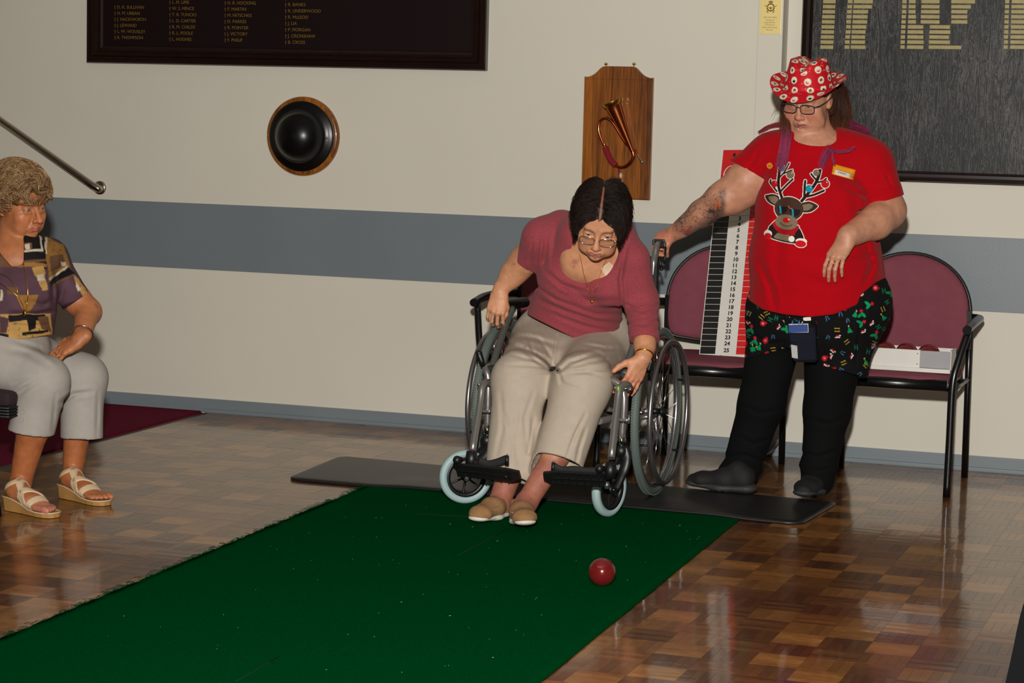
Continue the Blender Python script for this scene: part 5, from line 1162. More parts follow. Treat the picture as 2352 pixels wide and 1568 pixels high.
lgs = [EC(a(1785, 745, -.95), a(1750, 925, -.95), .105, .086, k=.03), EC(a(1750, 925, -.95), a(1696, 1096, -.925), .086, .070, k=.03), EC(a(1922, 745, -.95), a(1900, 940, -.92), .125, .086, k=.03), EC(a(1900, 940, -.92), a(1878, 1100, -.93), .086, .064, k=.03), EC(a(1800, 720, -.96), a(1930, 715, -.96), .14, .15, k=.05),
       EC(a(1700, 1078, -.925), a(1700, 1078, -.925), (.083, .075), None, RGT, .02, rz=.03), EC(a(1880, 1068, -.915), a(1880, 1068, -.915), (.072, .07), None, RGT, .02, rz=.03)]
bodyS += [p.grow(-.03, .015) for p in lgs]
nS1 = Noise(41, 260); nS2 = Noise(42, 240); nS3 = Noise(43, 120)
def tattoo(c, px, py):
    # ink sleeve of the right forearm: soft grey wash, dark scribbled lines and a few coloured patches
    e = (px - 1560) / (1668 - 1560); inz = np.clip((px - 1541) / 10, 0, 1) * np.clip((1671 - px - (py - 440) * .05) / 8, 0, 1) * (py > 430) * (py < 570)
    q = np.stack([px, py, px * 0], 1); f = np.sin(px * .21 + 2.2 * np.sin(py * .17)) + np.sin(py * .25 + 2.0 * np.sin(px * .13 + 1)) + .6 * np.sin((px + py) * .31)
    ln = np.exp(-(f / .16) ** 2) + .6 * np.exp(-((f - 1.2) / .18) ** 2); wash = .22 + .2 * np.sin(px * .07 + py * .05)
    w = np.clip(inz * (wash * 1.6 + .85 * ln), 0, .9)[:, None]; c = c * (1 - w) + np.array(S(44, 45, 50)) * w
    for cx, cy, rx, ry, an, colr in ((1644, 471, 3.2, 16, .12, S(206, 96, 44)), (1653, 467, 3.2, 15, .12, S(206, 96, 44)), (1571, 529, 5, 10, -.5, S(160, 66, 58)), (1582, 529, 5, 10, .5, S(160, 66, 58)), (1597, 502, 5, 4, 0, S(200, 130, 60)), (1560, 520, 6, 12, -.2, S(150, 100, 92)), (1614, 508, 4, 9, .6, S(150, 92, 80)), (1590, 480, 9, 5, -.7, S(150, 112, 84))):
        dx, dy = px - cx, py - cy; u, v = dx * math.cos(an) + dy * math.sin(an), -dx * math.sin(an) + dy * math.cos(an); d = (u / rx) ** 2 + (v / ry) ** 2
        w = (np.clip(1.15 - d, 0, 1) * .85)[:, None]; c = c * (1 - w) + np.array(colr) * w; w = (np.exp(-((d - 1.2) / .3) ** 2) * .6)[:, None]; c = c * (1 - w) + np.array(S(40, 32, 34)) * w
    return c
def colS(P):
    c = head_color(MHS, P, cS, S(146, 78, 76), S(200, 96, 84), S(120, 84, 60), .002); px, py = pix(P)
    sp = np.clip((nS1(P) - 1.5) / .4, 0, 1) * .3; c = c * (1 - sp[:, None]) + np.array(S(150, 96, 70)) * sp[:, None]
    c = np.where(((px < 1690) & (px > 1530) & (py > 420) & (py < 580))[:, None], tattoo(c, px, py), c)
    h = np.clip((1562 - px) / 30, 0, 1) * ((py > 500) & (py < 600)) * .5; c = c * (1 - h[:, None]) + np.array(S(210, 120, 92)) * h[:, None]; return c
fineS = [((sz[0] - .13, sz[0] + .12, .0024), (-2.36, -2.16, .003)), ((sz[1] - .14, sz[1] + .13, .0026),), ((sz[2] - .18, sz[2] + .06, .0024), (.84, 1.12, .003))]
surface('body', bodyS, SK_S, Sp, .0045, fineS, color=colS, disp=lambda P: nS3(P) * .0005)
crS = creases([([a(1800, 420, -1.1), a(1790, 520, -1.15), a(1785, 640, -1.2)], .02, .007), ([a(1960, 440, -1.1), a(1975, 520, -1.15), a(1990, 600, -1.15)], .015, .007), ([a(1780, 560, -1.2), a(1860, 590, -1.22), a(1960, 560, -1.2)], .02, .004), ([a(1745, 600, -1.1), a(1770, 660, -1.15), a(1780, 710, -1.15)], .012, .008),
               ([a(1990, 560, -1.15), a(2005, 610, -1.12), a(1985, 650, -1.15)], .010, .008), ([a(1940, 590, -1.2), a(1975, 600, -1.18), a(2010, 585, -1.12)], .008, .007), ([a(1940, 430, -1.1), a(1985, 450, -1.06), a(2010, 440, -1.03)], .008, .007), ([a(1745, 345, -1.05), a(1730, 370, -1.05), a(1715, 385, -1.05)], .007, .006),
               ([a(2035, 400, -1.03), a(2050, 430, -1.02)], .006, .006), ([a(1985, 455, -1.05), a(2030, 440, -1.04), a(2065, 430, -1.02)], .006, .005), ([a(1850, 640, -1.22), a(1900, 655, -1.22), a(1960, 640, -1.2)], .02, .005), ([a(1900, 420, -1.12), a(1920, 480, -1.17), a(1945, 520, -1.17)], .014, .005)])
nS4 = Noise(47, 18); M_TEE = mat('bright_red_cotton', S(172, 3, 18), .92, spec=.12, bump=(650, .4, .0015), var=(200, .06), sheen=.05)
nR = nrm(a(1700, 402, -1.0) - a(1768, 362, -.98)); nL = nrm(a(2022, 470, -.97) - a(1995, 380, -.95))
hS = [EC(a(1872, 322, -1.05), a(1874, 300, -1.0), (.078, .12), (.075, .11), RGT, .006, 's', rz=.042)]
teeo = surface('tee_shirt', tee, M_TEE, Sp, .0045, disp=lambda P: crS(P) + nS4(P) * .0022, holes=hS,
    cuts=((line_n((1690, 374), (1737, 400), -1.0, (1690, 420)), a(1712, 387, -1.0), .14), (line_n((2075, 448), (1975, 482), -.98, (2040, 520)), a(2024, 465, -.98), .15), *[(line_n(p_, q_, -1.1, ((p_[0] + q_[0]) / 2, 800)), a(p_[0], p_[1], -1.1), .55) for p_, q_ in (((1712, 684), (1752, 711)), ((1752, 711), (1800, 722)), ((1800, 722), (1862, 728)), ((1862, 728), (1915, 722)), ((1915, 722), (1968, 700)), ((1968, 700), (2044, 648)))]))
sh = [EC(a(1788, 715, -.96), a(1762, 850, -.96), .112, .090, k=.05), EC(a(1940, 705, -.96), a(1927, 880, -.95), .136, .097, k=.05), EC(a(1822, 705, -.985), a(1938, 695, -.975), .166, .178, k=.06), EC(a(1870, 740, -1.03), a(1870, 740, -1.03), .12, k=.06)]
crH = creases([([a(1880, 740, -1.12), a(1890, 790, -1.1), a(1900, 850, -1.06)], .008, .004), ([a(1990, 690, -1.05), a(1975, 760, -1.05), a(1965, 840, -1.02)], .008, .005), ([a(1850, 740, -1.15), a(1845, 790, -1.1)], .01, .006), ([a(1720, 760, -1.05), a(1760, 790, -1.08), a(1800, 785, -1.1)], .008, .004)])
rgm = random.Random(77); MOT = []
while len(MOT) < 150:
    q = (rgm.uniform(1690, 2050), rgm.uniform(640, 880), rgm.randrange(7), rgm.uniform(-1.2, 1.2))
    if all((q[0] - m_[0]) ** 2 + (q[1] - m_[1]) ** 2 > 15 ** 2 for m_ in MOT) or len(MOT) > 118: MOT.append(q)
def colSh(P):
    c = np.tile(np.array(S(17, 17, 18)), (len(P), 1)); px, py = pix(P)
    for mx, my, kind, an in MOT:
        dx, dy = px - mx, py - my; near = (np.abs(dx) < 13) & (np.abs(dy) < 13); i = np.nonzero(near)[0]
        if len(i) == 0: continue
        u = dx[i] * math.cos(an) + dy[i] * math.sin(an); v = -dx[i] * math.sin(an) + dy[i] * math.cos(an)
        def put(w, col): c[i] = np.where(w[:, None], np.array(col), c[i])
        if kind == 0: put(u * u + v * v < 42, S(206, 24, 38)); put((np.abs(u) < .8) & (np.abs(v) < 3) | (np.abs(v) < .8) & (np.abs(u) < 3), S(226, 170, 170)); put((np.abs(u - 7.5) < 1.6) & (np.abs(v) < 2), S(206, 24, 38))
        elif kind == 1:
            put(((u + 5) / 8) ** 2 + ((v - 3) / 3.2) ** 2 < 1, S(10, 150, 92)); put(((u - 1) / 3.2) ** 2 + ((v - 7) / 7.0) ** 2 < 1, S(10, 150, 92)); put((u - 4) ** 2 + (v + 3) ** 2 < 14, S(206, 24, 50))
        elif kind == 2: put((v > -7) & (v < 7) & (np.abs(u) < (v + 7) * .45), S(10, 146, 88)); put(u * u + (v + 8) ** 2 < 3.2, S(220, 180, 90))
        elif kind == 3: put(((np.abs(u - 3) < .9) | (np.abs(u + 3) < .9)) & (np.abs(v) < 6) | (np.abs(v) < .9) & (np.abs(u) < 3), S(14, 120, 84))
        elif kind == 4: put((np.abs(np.abs(v) - 3.2) < .9) & (np.abs(u) < 6), S(190, 160, 50))
        elif kind == 5: put((np.abs(np.abs(u) - 2.6 - v * .2) < .8) & (np.abs(v) < 5), S(70, 120, 160))
        else: put((np.abs(u) < 5.5) & (v > 0) & (v < 2.4), S(230, 224, 220)); put((np.abs(u) < 4) & (v <= 0) & (v > -3.4), S(200, 24, 34)); put((u - 5.5) ** 2 + (v + 3) ** 2 < 3, S(230, 224, 220))
    return c
M_SHO = mat('festive_printed_cotton', None, .92, attr='col', spec=.15, bump=(600, .35, .0015))
surface('shorts', sh, M_SHO, Sp, .003, color=colSh, disp=lambda P: crH(P) + nS4(P) * .001,
    cuts=((line_n((1706, 824), (1815, 796), -1.0, (1760, 860)), a(1762, 811, -.96), .17), (line_n((1868, 832), (1985, 866), -1.0, (1925, 900)), a(1927, 850, -.96), .17)))
crL = creases([([a(1700, 930, -1.0), a(1750, 950, -1.03), a(1790, 940, -1.0)], .008, .004), ([a(1690, 1000, -.98), a(1730, 1020, -1.0), a(1765, 1010, -.98)], .008, .005), ([a(1660, 1050, -.98), a(1710, 1045, -1.0), a(1750, 1060, -.98)], .008, .007), ([a(1840, 1040, -.95), a(1880, 1050, -1.0), a(1920, 1035, -.97)], .008, .007), ([a(1850, 960, -.97), a(1900, 975, -1.0), a(1945, 960, -.97)], .009, .004), ([a(1840, 1075, -.95), a(1880, 1080, -1.0), a(1915, 1075, -.97)], .006, .006)])
M_LEG = mat('black_leggings', S(13, 13, 14), .9, spec=.12, bump=(600, .3, .0015))
surface('leggings', lgs, M_LEG, Sp, .0055, disp=lambda P: crL(P))
# --- shoes
M_SHB = mat('black_mesh_shoe', S(15, 15, 15), .75, bump=(500, .5, .002)); M_SHS = mat('charcoal_sole', S(46, 46, 45), .65, bump=(90, .4, .004))
def sneaker(M):
    up = [EC((0, .045, .048), (0, .12, .045), (.036, .046), (.043, .040), (1, 0, 0), .02).tf(M), EC((0, .12, .042), (0, .21, .034), (.044, .038), (.043, .028), (1, 0, 0), .02).tf(M), EC((0, .21, .034), (0, .245, .030), (.042, .028), (.033, .022), (1, 0, 0), .02).tf(M), EC((0, .05, .06), (0, .07, .085), .036, .032, k=.03).tf(M)]
    o = surface('shoe', up, M_SHB, Sp, .0035, cuts=((-M[:3, 2], wld(M, (0, 0, .018))),))
    so = [EC((0, .035, .018), (0, .13, .014), (.041, .021), (.047, .015), (1, 0, 0), .02, rz=.042).tf(M), EC((0, .13, .014), (0, .235, .020), (.048, .015), (.041, .015), (1, 0, 0), .02, rz=.040).tf(M)]
    gr = [EC((sx * .052, .03 + .028 * k, .004), (sx * .030, .03 + .028 * k, .004), .0028, None, None, .002, 's').tf(M) for k in range(8) for sx in (-1, 1)]
    surface('sole', so, M_SHS, o, .0028, cuts=((-M[:3, 2], wld(M, (0, 0, .0005))),), holes=gr)
    MB().tube([wld(M, (x, .125 - x * x * 20, .082 - abs(x) * .6)) for x in np.linspace(-.03, .03, 9)], .003, 6).build('elastic_seam', M_SHS, o)
f0, f1 = atz(1733, 1134, .014), atz(1569, 1112, .014); fdir = nrm(V(f1[0] - f0[0], f1[1] - f0[1] - .05, 0))
sneaker(frame_to(V(f0[0], f0[1] + .01, .0135), fdir, V(0, 0, 1), 1.02))
g0 = atz(1846, 1147, .014); sneaker(frame_to(V(g0[0] + .02, g0[1] + .245, .0135), nrm(V(-.10, -1, .02)), V(0, 0, 1), 1.0))
# --- hat
hf = MHS.copy(); hx, hy, hzv = MHS[:3, 0] / 1.02, MHS[:3, 1] / 1.02, MHS[:3, 2] / 1.02
prof = []
for t in np.linspace(0, 1, 60): prof.append((.090 + .048 * (1 - t), -.0 + 0 * t, 0, 1 - t))      # brim, outer edge to band
for t in np.linspace(0, 1, 90)[1:]: prof.append((.090 - .022 * t ** 1.2, .095 * t, t, 0))           # crown
for t in np.linspace(0, 1, 34)[1:]: prof.append((.068 * (1 - t) ** .9 + .0001, .095 + .014 * math.sin(t * 1.5), 1, 0))
NT = 360; vs = np.zeros((len(prof), NT, 3)); cl = np.zeros((len(prof), NT, 3)); th = np.arange(NT) * 2 * np.pi / NT; arcs = np.zeros(len(prof)); 
for i in range(1, len(prof)): arcs[i] = arcs[i - 1] + math.hypot(prof[i][0] - prof[i - 1][0], prof[i][1] - prof[i - 1][1])
for i, (r, z, t, b) in enumerate(prof):
    x = r * np.cos(th) * (.97 if b == 0 else .97 + .02 * b); y = r * np.sin(th) * (1.14 if b == 0 else 1.10)
    zz = z + 0 * th
    if b > 0: zz = zz + b * (.030 * np.abs(np.cos(th)) ** 2.2 - .030 * np.clip(np.sin(th), 0, 1) ** 1.5 + .024 * np.clip(-np.sin(th), 0, 1) ** 2)
    if t > .55: w = (t - .55) / .45; zz = zz - .028 * w * np.exp(-(x / .026) ** 2) * (1 if t < 1 else 1); x = x * (1 - .16 * w * np.clip(np.sin(th), 0, 1) ** 2)
    vs[i] = np.stack([x, y, zz], 1)
motif = []; rgh = random.Random(5); k = 0
for row, yy in enumerate(np.arange(.014, .25, .035)):
    nn = max(5, int(round(2 * math.pi * np.interp(yy, arcs, [p[0] for p in prof]) /   .050)))
    for q in range(nn): motif.append((yy + rgh.uniform(-.004, .004), 2 * math.pi * (q + (row % 2) * .5) / nn + rgh.uniform(-.05, .05), rgh.randrange(3), rgh.uniform(-.6, .6)))
base = np.array(S(196, 16, 34)); cl[:] = base; rad = np.array([p[0] for p in prof])
for yy, t0, kind, an in motif:
    dv = (arcs - yy)[:, None]; dt = (th[None] - t0 + np.pi) % (2 * np.pi) - np.pi; du = dt * rad[:, None]; ca, sa = math.cos(an), math.sin(an); u = du * ca + dv * sa; v = -du * sa + dv * ca
    rr_ = np.sqrt(u * u + v * v); ang = np.arctan2(v, u); ed = .0125 + .0007 * np.cos(ang * 14)
    def put(w, c_): cl[w] = np.array(c_)
    put(rr_ < ed + .0012, S(170, 140, 50)); put(rr_ < ed, S(226, 220, 206))
    if kind == 0: put((u / .0062) ** 2 + ((v - .001) / .005) ** 2 < 1, S(128, 80, 24)); put((np.abs(np.abs(u) - .004 - (-v - .002) * .3) < .0009) & (v < -.002) & (v > -.008), S(90, 56, 20))
    elif kind == 1: put((u / .0070) ** 2 + ((v + .003) / .0036) ** 2 < 1, S(20, 48, 34)); put((np.abs(u) < .004) & (v < -.002) & (v > -.009), S(24, 24, 30)); put((np.abs(u) < .0016) & (np.abs(v - .003) < .001), S(220, 130, 40))
    else: put((rr_ < .0078) & (v < -.001), S(214, 50, 60)); put((u / .0052) ** 2 + ((v - .001) / .0040) ** 2 < 1, S(228, 190, 176)); put((u / .0045) ** 2 + ((v - .0055) / .0026) ** 2 < 1, S(232, 226, 220))
for _ in range(420):
    yy, t0, r0 = rgh.uniform(0, .25), rgh.uniform(0, 6.28), rgh.choice((.0008, .0012, .0019)); dv = (arcs - yy)[:, None]; dt = (th[None] - t0 + np.pi) % (2 * np.pi) - np.pi; w = (dt * rad[:, None]) ** 2 + dv ** 2 < r0 ** 2
    cl[w & (np.abs(cl - base).sum(2) < 1e-4)] = np.array(S(232, 150, 150))
hatM = np.eye(4); yq = nrm(hy * math.cos(.14) + hzv * math.sin(.14)); zq_ = np.cross(hx, yq); hatM[:3, 0], hatM[:3, 1], hatM[:3, 2] = hx, yq, zq_; hatM[:3, 3] = wld(MHS, (0, -.008, .042))
vw = vs.reshape(-1, 3) @ hatM[:3, :3].T + hatM[:3, 3]; n = len(prof); I, J = np.meshgrid(np.arange(n - 1), np.arange(NT), indexing='ij'); J2 = (J + 1) % NT
fq = np.stack([I * NT + J, I * NT + J2, (I + 1) * NT + J2, (I + 1) * NT + J], -1).reshape(-1, 4)
M_HAT = mat('festive_printed_satin', None, .62, attr='col', spec=.2, bump=(300, .15, .001))
hat = fast_mesh('hat', vw, fq, M_HAT, Sp, cl.reshape(-1, 3)); md = hat.modifiers.new('thick', 'SOLIDIFY'); md.thickness = .0025; md.offset = -1
bi = 74; MB().tube([vw[bi * NT + j] for j in range(0, NT, 4)], .003, 6, closed=True).build('hat_band_seam', mat('hat_band_red', S(190, 20, 36), .6), hat)
# --- eyes, glasses
eyes(MHS, Sp, MHS[:3, 1] + V(0, 0, -.30), S(90, 100, 90))
M_GB = mat('dark_purple_frame', S(34, 24, 38), .3)
glasses(MHS, M_GB, .0016, .0255, .0165, -.006, .1035, Sp)
# --- hair: bundles along guides
def bundle(gd, N, r0, r1, cols, seed, r=.0010, n=14, wob=.004):
    N = int(N * 1.7); rs_ = np.random.RandomState(seed); g = np.array(bez(gd, 8)); t = np.linspace(0, 1, len(g)); tt = np.linspace(0, 1, n); G = np.stack([np.interp(tt, t, g[:, k]) for k in range(3)], 1)
    off = unit(rs_.randn(N, 3)) * (rs_.rand(N, 1) ** .5); sp = (r0 + (r1 - r0) * tt)[None, :, None]; end = .75 + .25 * rs_.rand(N)
    ph = rs_.rand(N, 1, 1) * 6.28; P = np.zeros((N, n, 3))
    for i in range(N): 
        q = tt * end[i]; P[i] = np.stack([np.interp(q, tt, G[:, k]) for k in range(3)], 1)
    P += off[:, None] * sp + wob * np.sin(tt[None, :, None] * 7 + ph + np.arange(3) * 2.1) * tt[None, :, None]
    cs = np.array([c for _, c in cols]); cp = [p for p, _ in cols]; C = np.stack([np.interp(tt, cp, cs[:, k]) for k in range(3)], 1)[None] * (.55 + .9 * rs_.rand(N, 1, 1)); return P, C
BR_, PK, RD = S(92, 54, 34), S(160, 62, 100), S(128, 44, 48); DK = S(54, 30, 20)
B = [bundle([a(1806, 240, -1.03), a(1804, 285, -1.07), a(1804, 320, -1.10), a(1799, 355, -1.13), a(1792, 392, -1.14)], 170, .020, .022, ((0, DK), (.35, BR_), (.6, PK), (1, PK)), 1),
     bundle([a(1812, 270, -.98), a(1795, 285, -.98), a(1768, 291, -1.0), a(1742, 306, -1.0)], 150, .014, .005, ((0, DK), (.4, RD), (1, RD)), 2),
     bundle([a(1926, 205, -.90), a(1940, 250, -.87), a(1950, 285, -.85), a(1985, 298, -.92), a(1996, 308, -.95)], 420, .034, .008, ((0, DK), (.45, BR_), (.7, PK), (1, PK)), 3),
     bundle([a(1922, 225, -.93), a(1920, 280, -.95), a(1910, 330, -1.02), a(1898, 352, -1.09), a(1884, 388, -1.13)], 170, .024, .014, ((0, DK), (.55, BR_), (.75, PK), (1, PK)), 4),
     bundle([a(1930, 220, -.88), a(1935, 270, -.88), a(1925, 320, -.93), a(1912, 345, -.98)], 520, .034, .022, ((0, DK), (.6, BR_), (1, BR_)), 5),
     bundle([a(1905, 340, -1.08), a(1925, 348, -1.09), a(1948, 346, -1.09), a(1966, 336, -1.07)], 26, .008, .006, ((0, PK), (1, PK)), 6, .0007), bundle([a(1910, 345, -1.09), a(1913, 360, -1.12), a(1917, 382, -1.13)], 16, .006, .003, ((0, PK), (1, PK)), 7, .0007),
     bundle([a(1812, 225, -.95), a(1800, 240, -.95), a(1788, 252, -.96), a(1783, 272, -.97)], 16, .012, .02, ((0, BR_), (1, BR_)), 8, .0006)]
strands('hair', np.concatenate([b[0] for b in B]), np.linspace(.00065, .0004, 14)[None], M_HAIR, Sp, np.concatenate([b[1] for b in B]))
capS = [EC((0, -.022, .030), (0, -.022, .030), (.0795, .099), None, (1, 0, 0), .01, rz=.085, Z=(0, 0, 1)), EC((0, -.070, -.01), (0, -.070, -.10), .055, .050, k=.03), EC((.070, -.045, .0), (.068, -.045, -.08), .026, .024, k=.02), EC((-.070, -.045, .0), (-.066, -.045, -.06), .026, .020, k=.02)]
surface('hair_base', [p.tf(MHS) for p in capS], M_HAIR, Sp, .0035, holes=[EC((0, .085, -.04), (0, .085, -.04), (.085, .085), None, (1, 0, 0), .006, 's', rz=.10, Z=(0, 0, 1)).tf(MHS), EC((.085, .02, -.03), (.085, .02, -.03), .042, k=.006, op='s').tf(MHS), EC((-.085, .02, -.03), (-.085, .02, -.03), .042, k=.006, op='s').tf(MHS)], color=plain(DK), disp=lambda P: nH(P) * .0015)
# --- print on the tee
def zr(x, y): return (1730 + x * .1467, 360 + y * .1467)
def pd(px, py, poly, closed=True):
    d = np.full(px.shape, 1e9); ins = np.zeros(px.shape, bool); n = len(poly)
    for i in range(n if closed else n - 1):
        (x0, y0), (x1, y1) = poly[i], poly[(i + 1) % n]; dx, dy = x1 - x0, y1 - y0; t = np.clip(((px - x0) * dx + (py - y0) * dy) / (dx * dx + dy * dy + 1e-9), 0, 1)
        d = np.minimum(d, np.hypot(px - x0 - t * dx, py - y0 - t * dy))
        if closed and y0 != y1: c = ((y0 > py) != (y1 > py)) & (px < (x1 - x0) * (py - y0) / (y1 - y0) + x0); ins ^= c
    return np.where(ins, -d, d) if closed else d
def smo(pts, closed=True):
    P = [V(x, y, 0) for x, y in pts]; P = P + P[:3] if closed else P
    B_ = bez(P, 6); B_ = B_[6:-12] if closed else B_; return [(p[0], p[1]) for p in B_]
def el(cx, cy, rx, ry, an=0): return [(cx + rx * math.cos(t) * math.cos(an) - ry * math.sin(t) * math.sin(an), cy + rx * math.cos(t) * math.sin(an) + ry * math.sin(t) * math.cos(an)) for t in np.linspace(0, 6.2832, 40)[:-1]]
AN, BRN, TAU, DKB, WHT, RED_, TEAL = S(34, 16, 14), S(66, 42, 32), S(124, 108, 86), S(28, 16, 18), S(232, 226, 214), S(196, 10, 26), S(20, 140, 168)
SH_ = []                                             # (polygon, half width for open strokes or None, colour, belongs to the outline)
for st_, w_ in (([(455, 660), (405, 500), (395, 400), (405, 280), (415, 170)], 24), ([(370, 540), (300, 450), (268, 400), (275, 362)], 15), ([(430, 540), (520, 445), (618, 352)], 17), ([(405, 330), (490, 235), (563, 100)], 13), ([(480, 262), (560, 225), (612, 208)], 12),
                ([(760, 690), (850, 585), (960, 440), (1015, 330), (1046, 215)], 27), ([(800, 640), (805, 480), (815, 378)], 20), ([(1000, 372), (940, 310), (908, 266)], 16), ([(1010, 400), (1090, 380), (1142, 342)], 15), ([(850, 620), (960, 592), (1106, 530)], 20)):
    SH_.append((smo(st_, False), w_ * .92, AN, True))
for cx, cy, r, c_ in ((332, 424, 50, RED_), (580, 282, 54, TAU), (448, 178, 44, TEAL), (992, 250, 48, TAU), (876, 500, 54, TEAL), (1128, 424, 58, RED_)): SH_ += [(el(cx, cy, r + 5, r + 5), None, AN, True), (el(cx, cy, r, r), None, c_, False), (el(cx + r * .45, cy - r * .45, r * .2, r * .1, .8), None, WHT, False)]
SH_ += [(smo([(300, 1040), (250, 1090), (238, 1160), (285, 1210), (300, 1280), (640, 1358), (782, 1290), (762, 1190), (712, 1110), (600, 1050)]), None, DKB, True), (smo([(330, 1240), (380, 1190), (480, 1215), (570, 1230), (640, 1330), (480, 1310), (340, 1272)]), None, TAU, False)]
SH_ += [(smo([(190, 600), (290, 580), (400, 618), (400, 720), (370, 765), (290, 745), (215, 685)]), None, S(50, 34, 26), True), (smo([(240, 622), (330, 612), (392, 660), (350, 738), (275, 700)]), None, TAU, False), (smo([(760, 720), (860, 698), (950, 725), (1014, 776), (930, 850), (850, 872), (765, 855)]), None, S(50, 34, 26), True), (smo([(768, 752), (870, 733), (936, 770), (870, 832), (780, 836)]), None, TAU, False)]
SH_ += [(el(558, 815, 228, 188, .12), None, BRN, True), (smo([(302, 1035), (345, 995), (385, 1075), (460, 1128), (560, 1145), (690, 1075), (718, 1112), (665, 1180), (645, 1232), (570, 1222), (480, 1215), (390, 1172), (330, 1110)]), None, S(168, 8, 22), True), (el(520, 1022, 178, 118, .14), None, TAU, False)]
SH_ += [([(388, 758), (545, 792), (525, 850), (480, 888), (420, 892), (390, 830)], None, DKB, False), ([(560, 798), (738, 832), (722, 900), (680, 934), (630, 934), (580, 872)], None, DKB, False), ([(530, 785), (575, 795), (575, 812), (530, 802)], None, DKB, False), ([(405, 765), (436, 770), (446, 890), (420, 888)], None, TEAL, False), ([(600, 815), (630, 818), (637, 932), (612, 930)], None, TEAL, False), (smo([(552, 770), (566, 800), (604, 812)], False), 5, S(214, 110, 40), False)]
SH_ += [(el(520, 992, 58, 42, .15), None, RED_, False), (el(556, 982, 16, 8, .6), None, WHT, False), (smo([(418, 1028), (470, 1070), (535, 1088), (612, 1068)], False), 5, DKB, False)]
SH_ += [(el(236, 1205, 58, 56), None, WHT, True), (el(228, 1242, 58, 52), None, RED_, False), (el(748, 1322, 84, 46, .1), None, WHT, True), (el(742, 1362, 86, 54, .1), None, RED_, True), (el(600, 1286, 48, 48), None, WHT, False)]
def decal(name, host, parent, m, bbox, step, shapes, outline):
    dg = bpy.context.evaluated_depsgraph_get(); bv = BVHTree.FromObject(host, dg); xs = np.arange(bbox[0], bbox[2], step); ys = np.arange(bbox[1], bbox[3], step); X, Y = np.meshgrid(xs, ys)
    col = np.zeros(X.shape + (3,)); al = np.zeros(X.shape); D = [(pd(X, Y, poly, hw is None) - (hw or 0)) for poly, hw, c_, o_ in shapes]
    out = np.min([d for d, s_ in zip(D, shapes) if s_[3]], 0) - outline; w = np.clip(.5 - out / step, 0, 1); al = np.maximum(al, w); col[:] = WHT
    for d, s_ in zip(D, shapes): w = np.clip(.5 - d / step, 0, 1)[..., None]; col = col * (1 - w) + np.array(s_[2]) * w; al = np.maximum(al, w[..., 0])
    idx = -np.ones(X.shape, int); vs, cs = [], []
    need = al > .3; g = need.copy(); g[:-1] |= need[1:]; g[1:] |= need[:-1]; g[:, :-1] |= need[:, 1:]; g[:, 1:] |= need[:, :-1]
    for j, i in zip(*np.nonzero(need)):
        d = nrm(ray(X[j, i], Y[j, i])); h, nn, _, _ = bv.ray_cast(Vector(CAM), Vector(d))
        if h is None: continue
        idx[j, i] = len(vs); vs.append(np.array(h) - d * .0016); cs.append(col[j, i])
    A_, B_, C_, D_ = idx[:-1, :-1], idx[:-1, 1:], idx[1:, 1:], idx[1:, :-1]; ok = (A_ >= 0) & (B_ >= 0) & (C_ >= 0) & (D_ >= 0)
    return fast_mesh(name, np.array(vs), np.stack([A_[ok], D_[ok], C_[ok], B_[ok]], 1), m, parent, np.array(cs))
M_PRINT = mat('screen_print', None, .8, attr='col', spec=.2)
decal('reindeer_print', teeo, teeo, M_PRINT, (1750, 370, 1910, 575), .8, [([zr(*q) for q in p_], None if h_ is None else h_ * .1467, c_, o_) for p_, h_, c_, o_ in SH_], 2.0)
M_OR = mat('orange_badge', S(230, 150, 24), .4); M_WH = mat('white_label', S(226, 222, 214), .5)
q4 = lambda *p: [zr(*q) for q in p]
bdg = sticker('name_badge', q4((1262, 108), (1604, 205), (1566, 360), (1230, 266)), -1.1, M_OR, Sp, teeo, .006, 6)
sticker('name_label', q4((1285, 192), (1538, 268), (1522, 334), (1268, 258)), -1.1, M_WH, bdg, teeo, .0075, 6)
for k in range(5): sticker('label_mark', q4((1335 + 24 * k, 228 + 7 * k), (1350 + 24 * k, 232 + 7 * k), (1346 + 24 * k, 256 + 7 * k), (1331 + 24 * k, 252 + 7 * k)), -1.1, M_GREYB, bdg, teeo, .0088, 1)
decal('round_sticker', teeo, Sp, M_PRINT, (1758, 370, 1778, 392), .8, [(el(*zr(258, 140), 7.0, 7.3), None, S(226, 140, 24), False), (el(*zr(244, 142), .9, 2.2), None, S(120, 60, 20), False), (el(*zr(270, 142), .9, 2.2), None, S(120, 60, 20), False)] + [(el(*zr(258, 140), .1, .1), None, S(226, 140, 24), True)], 0)
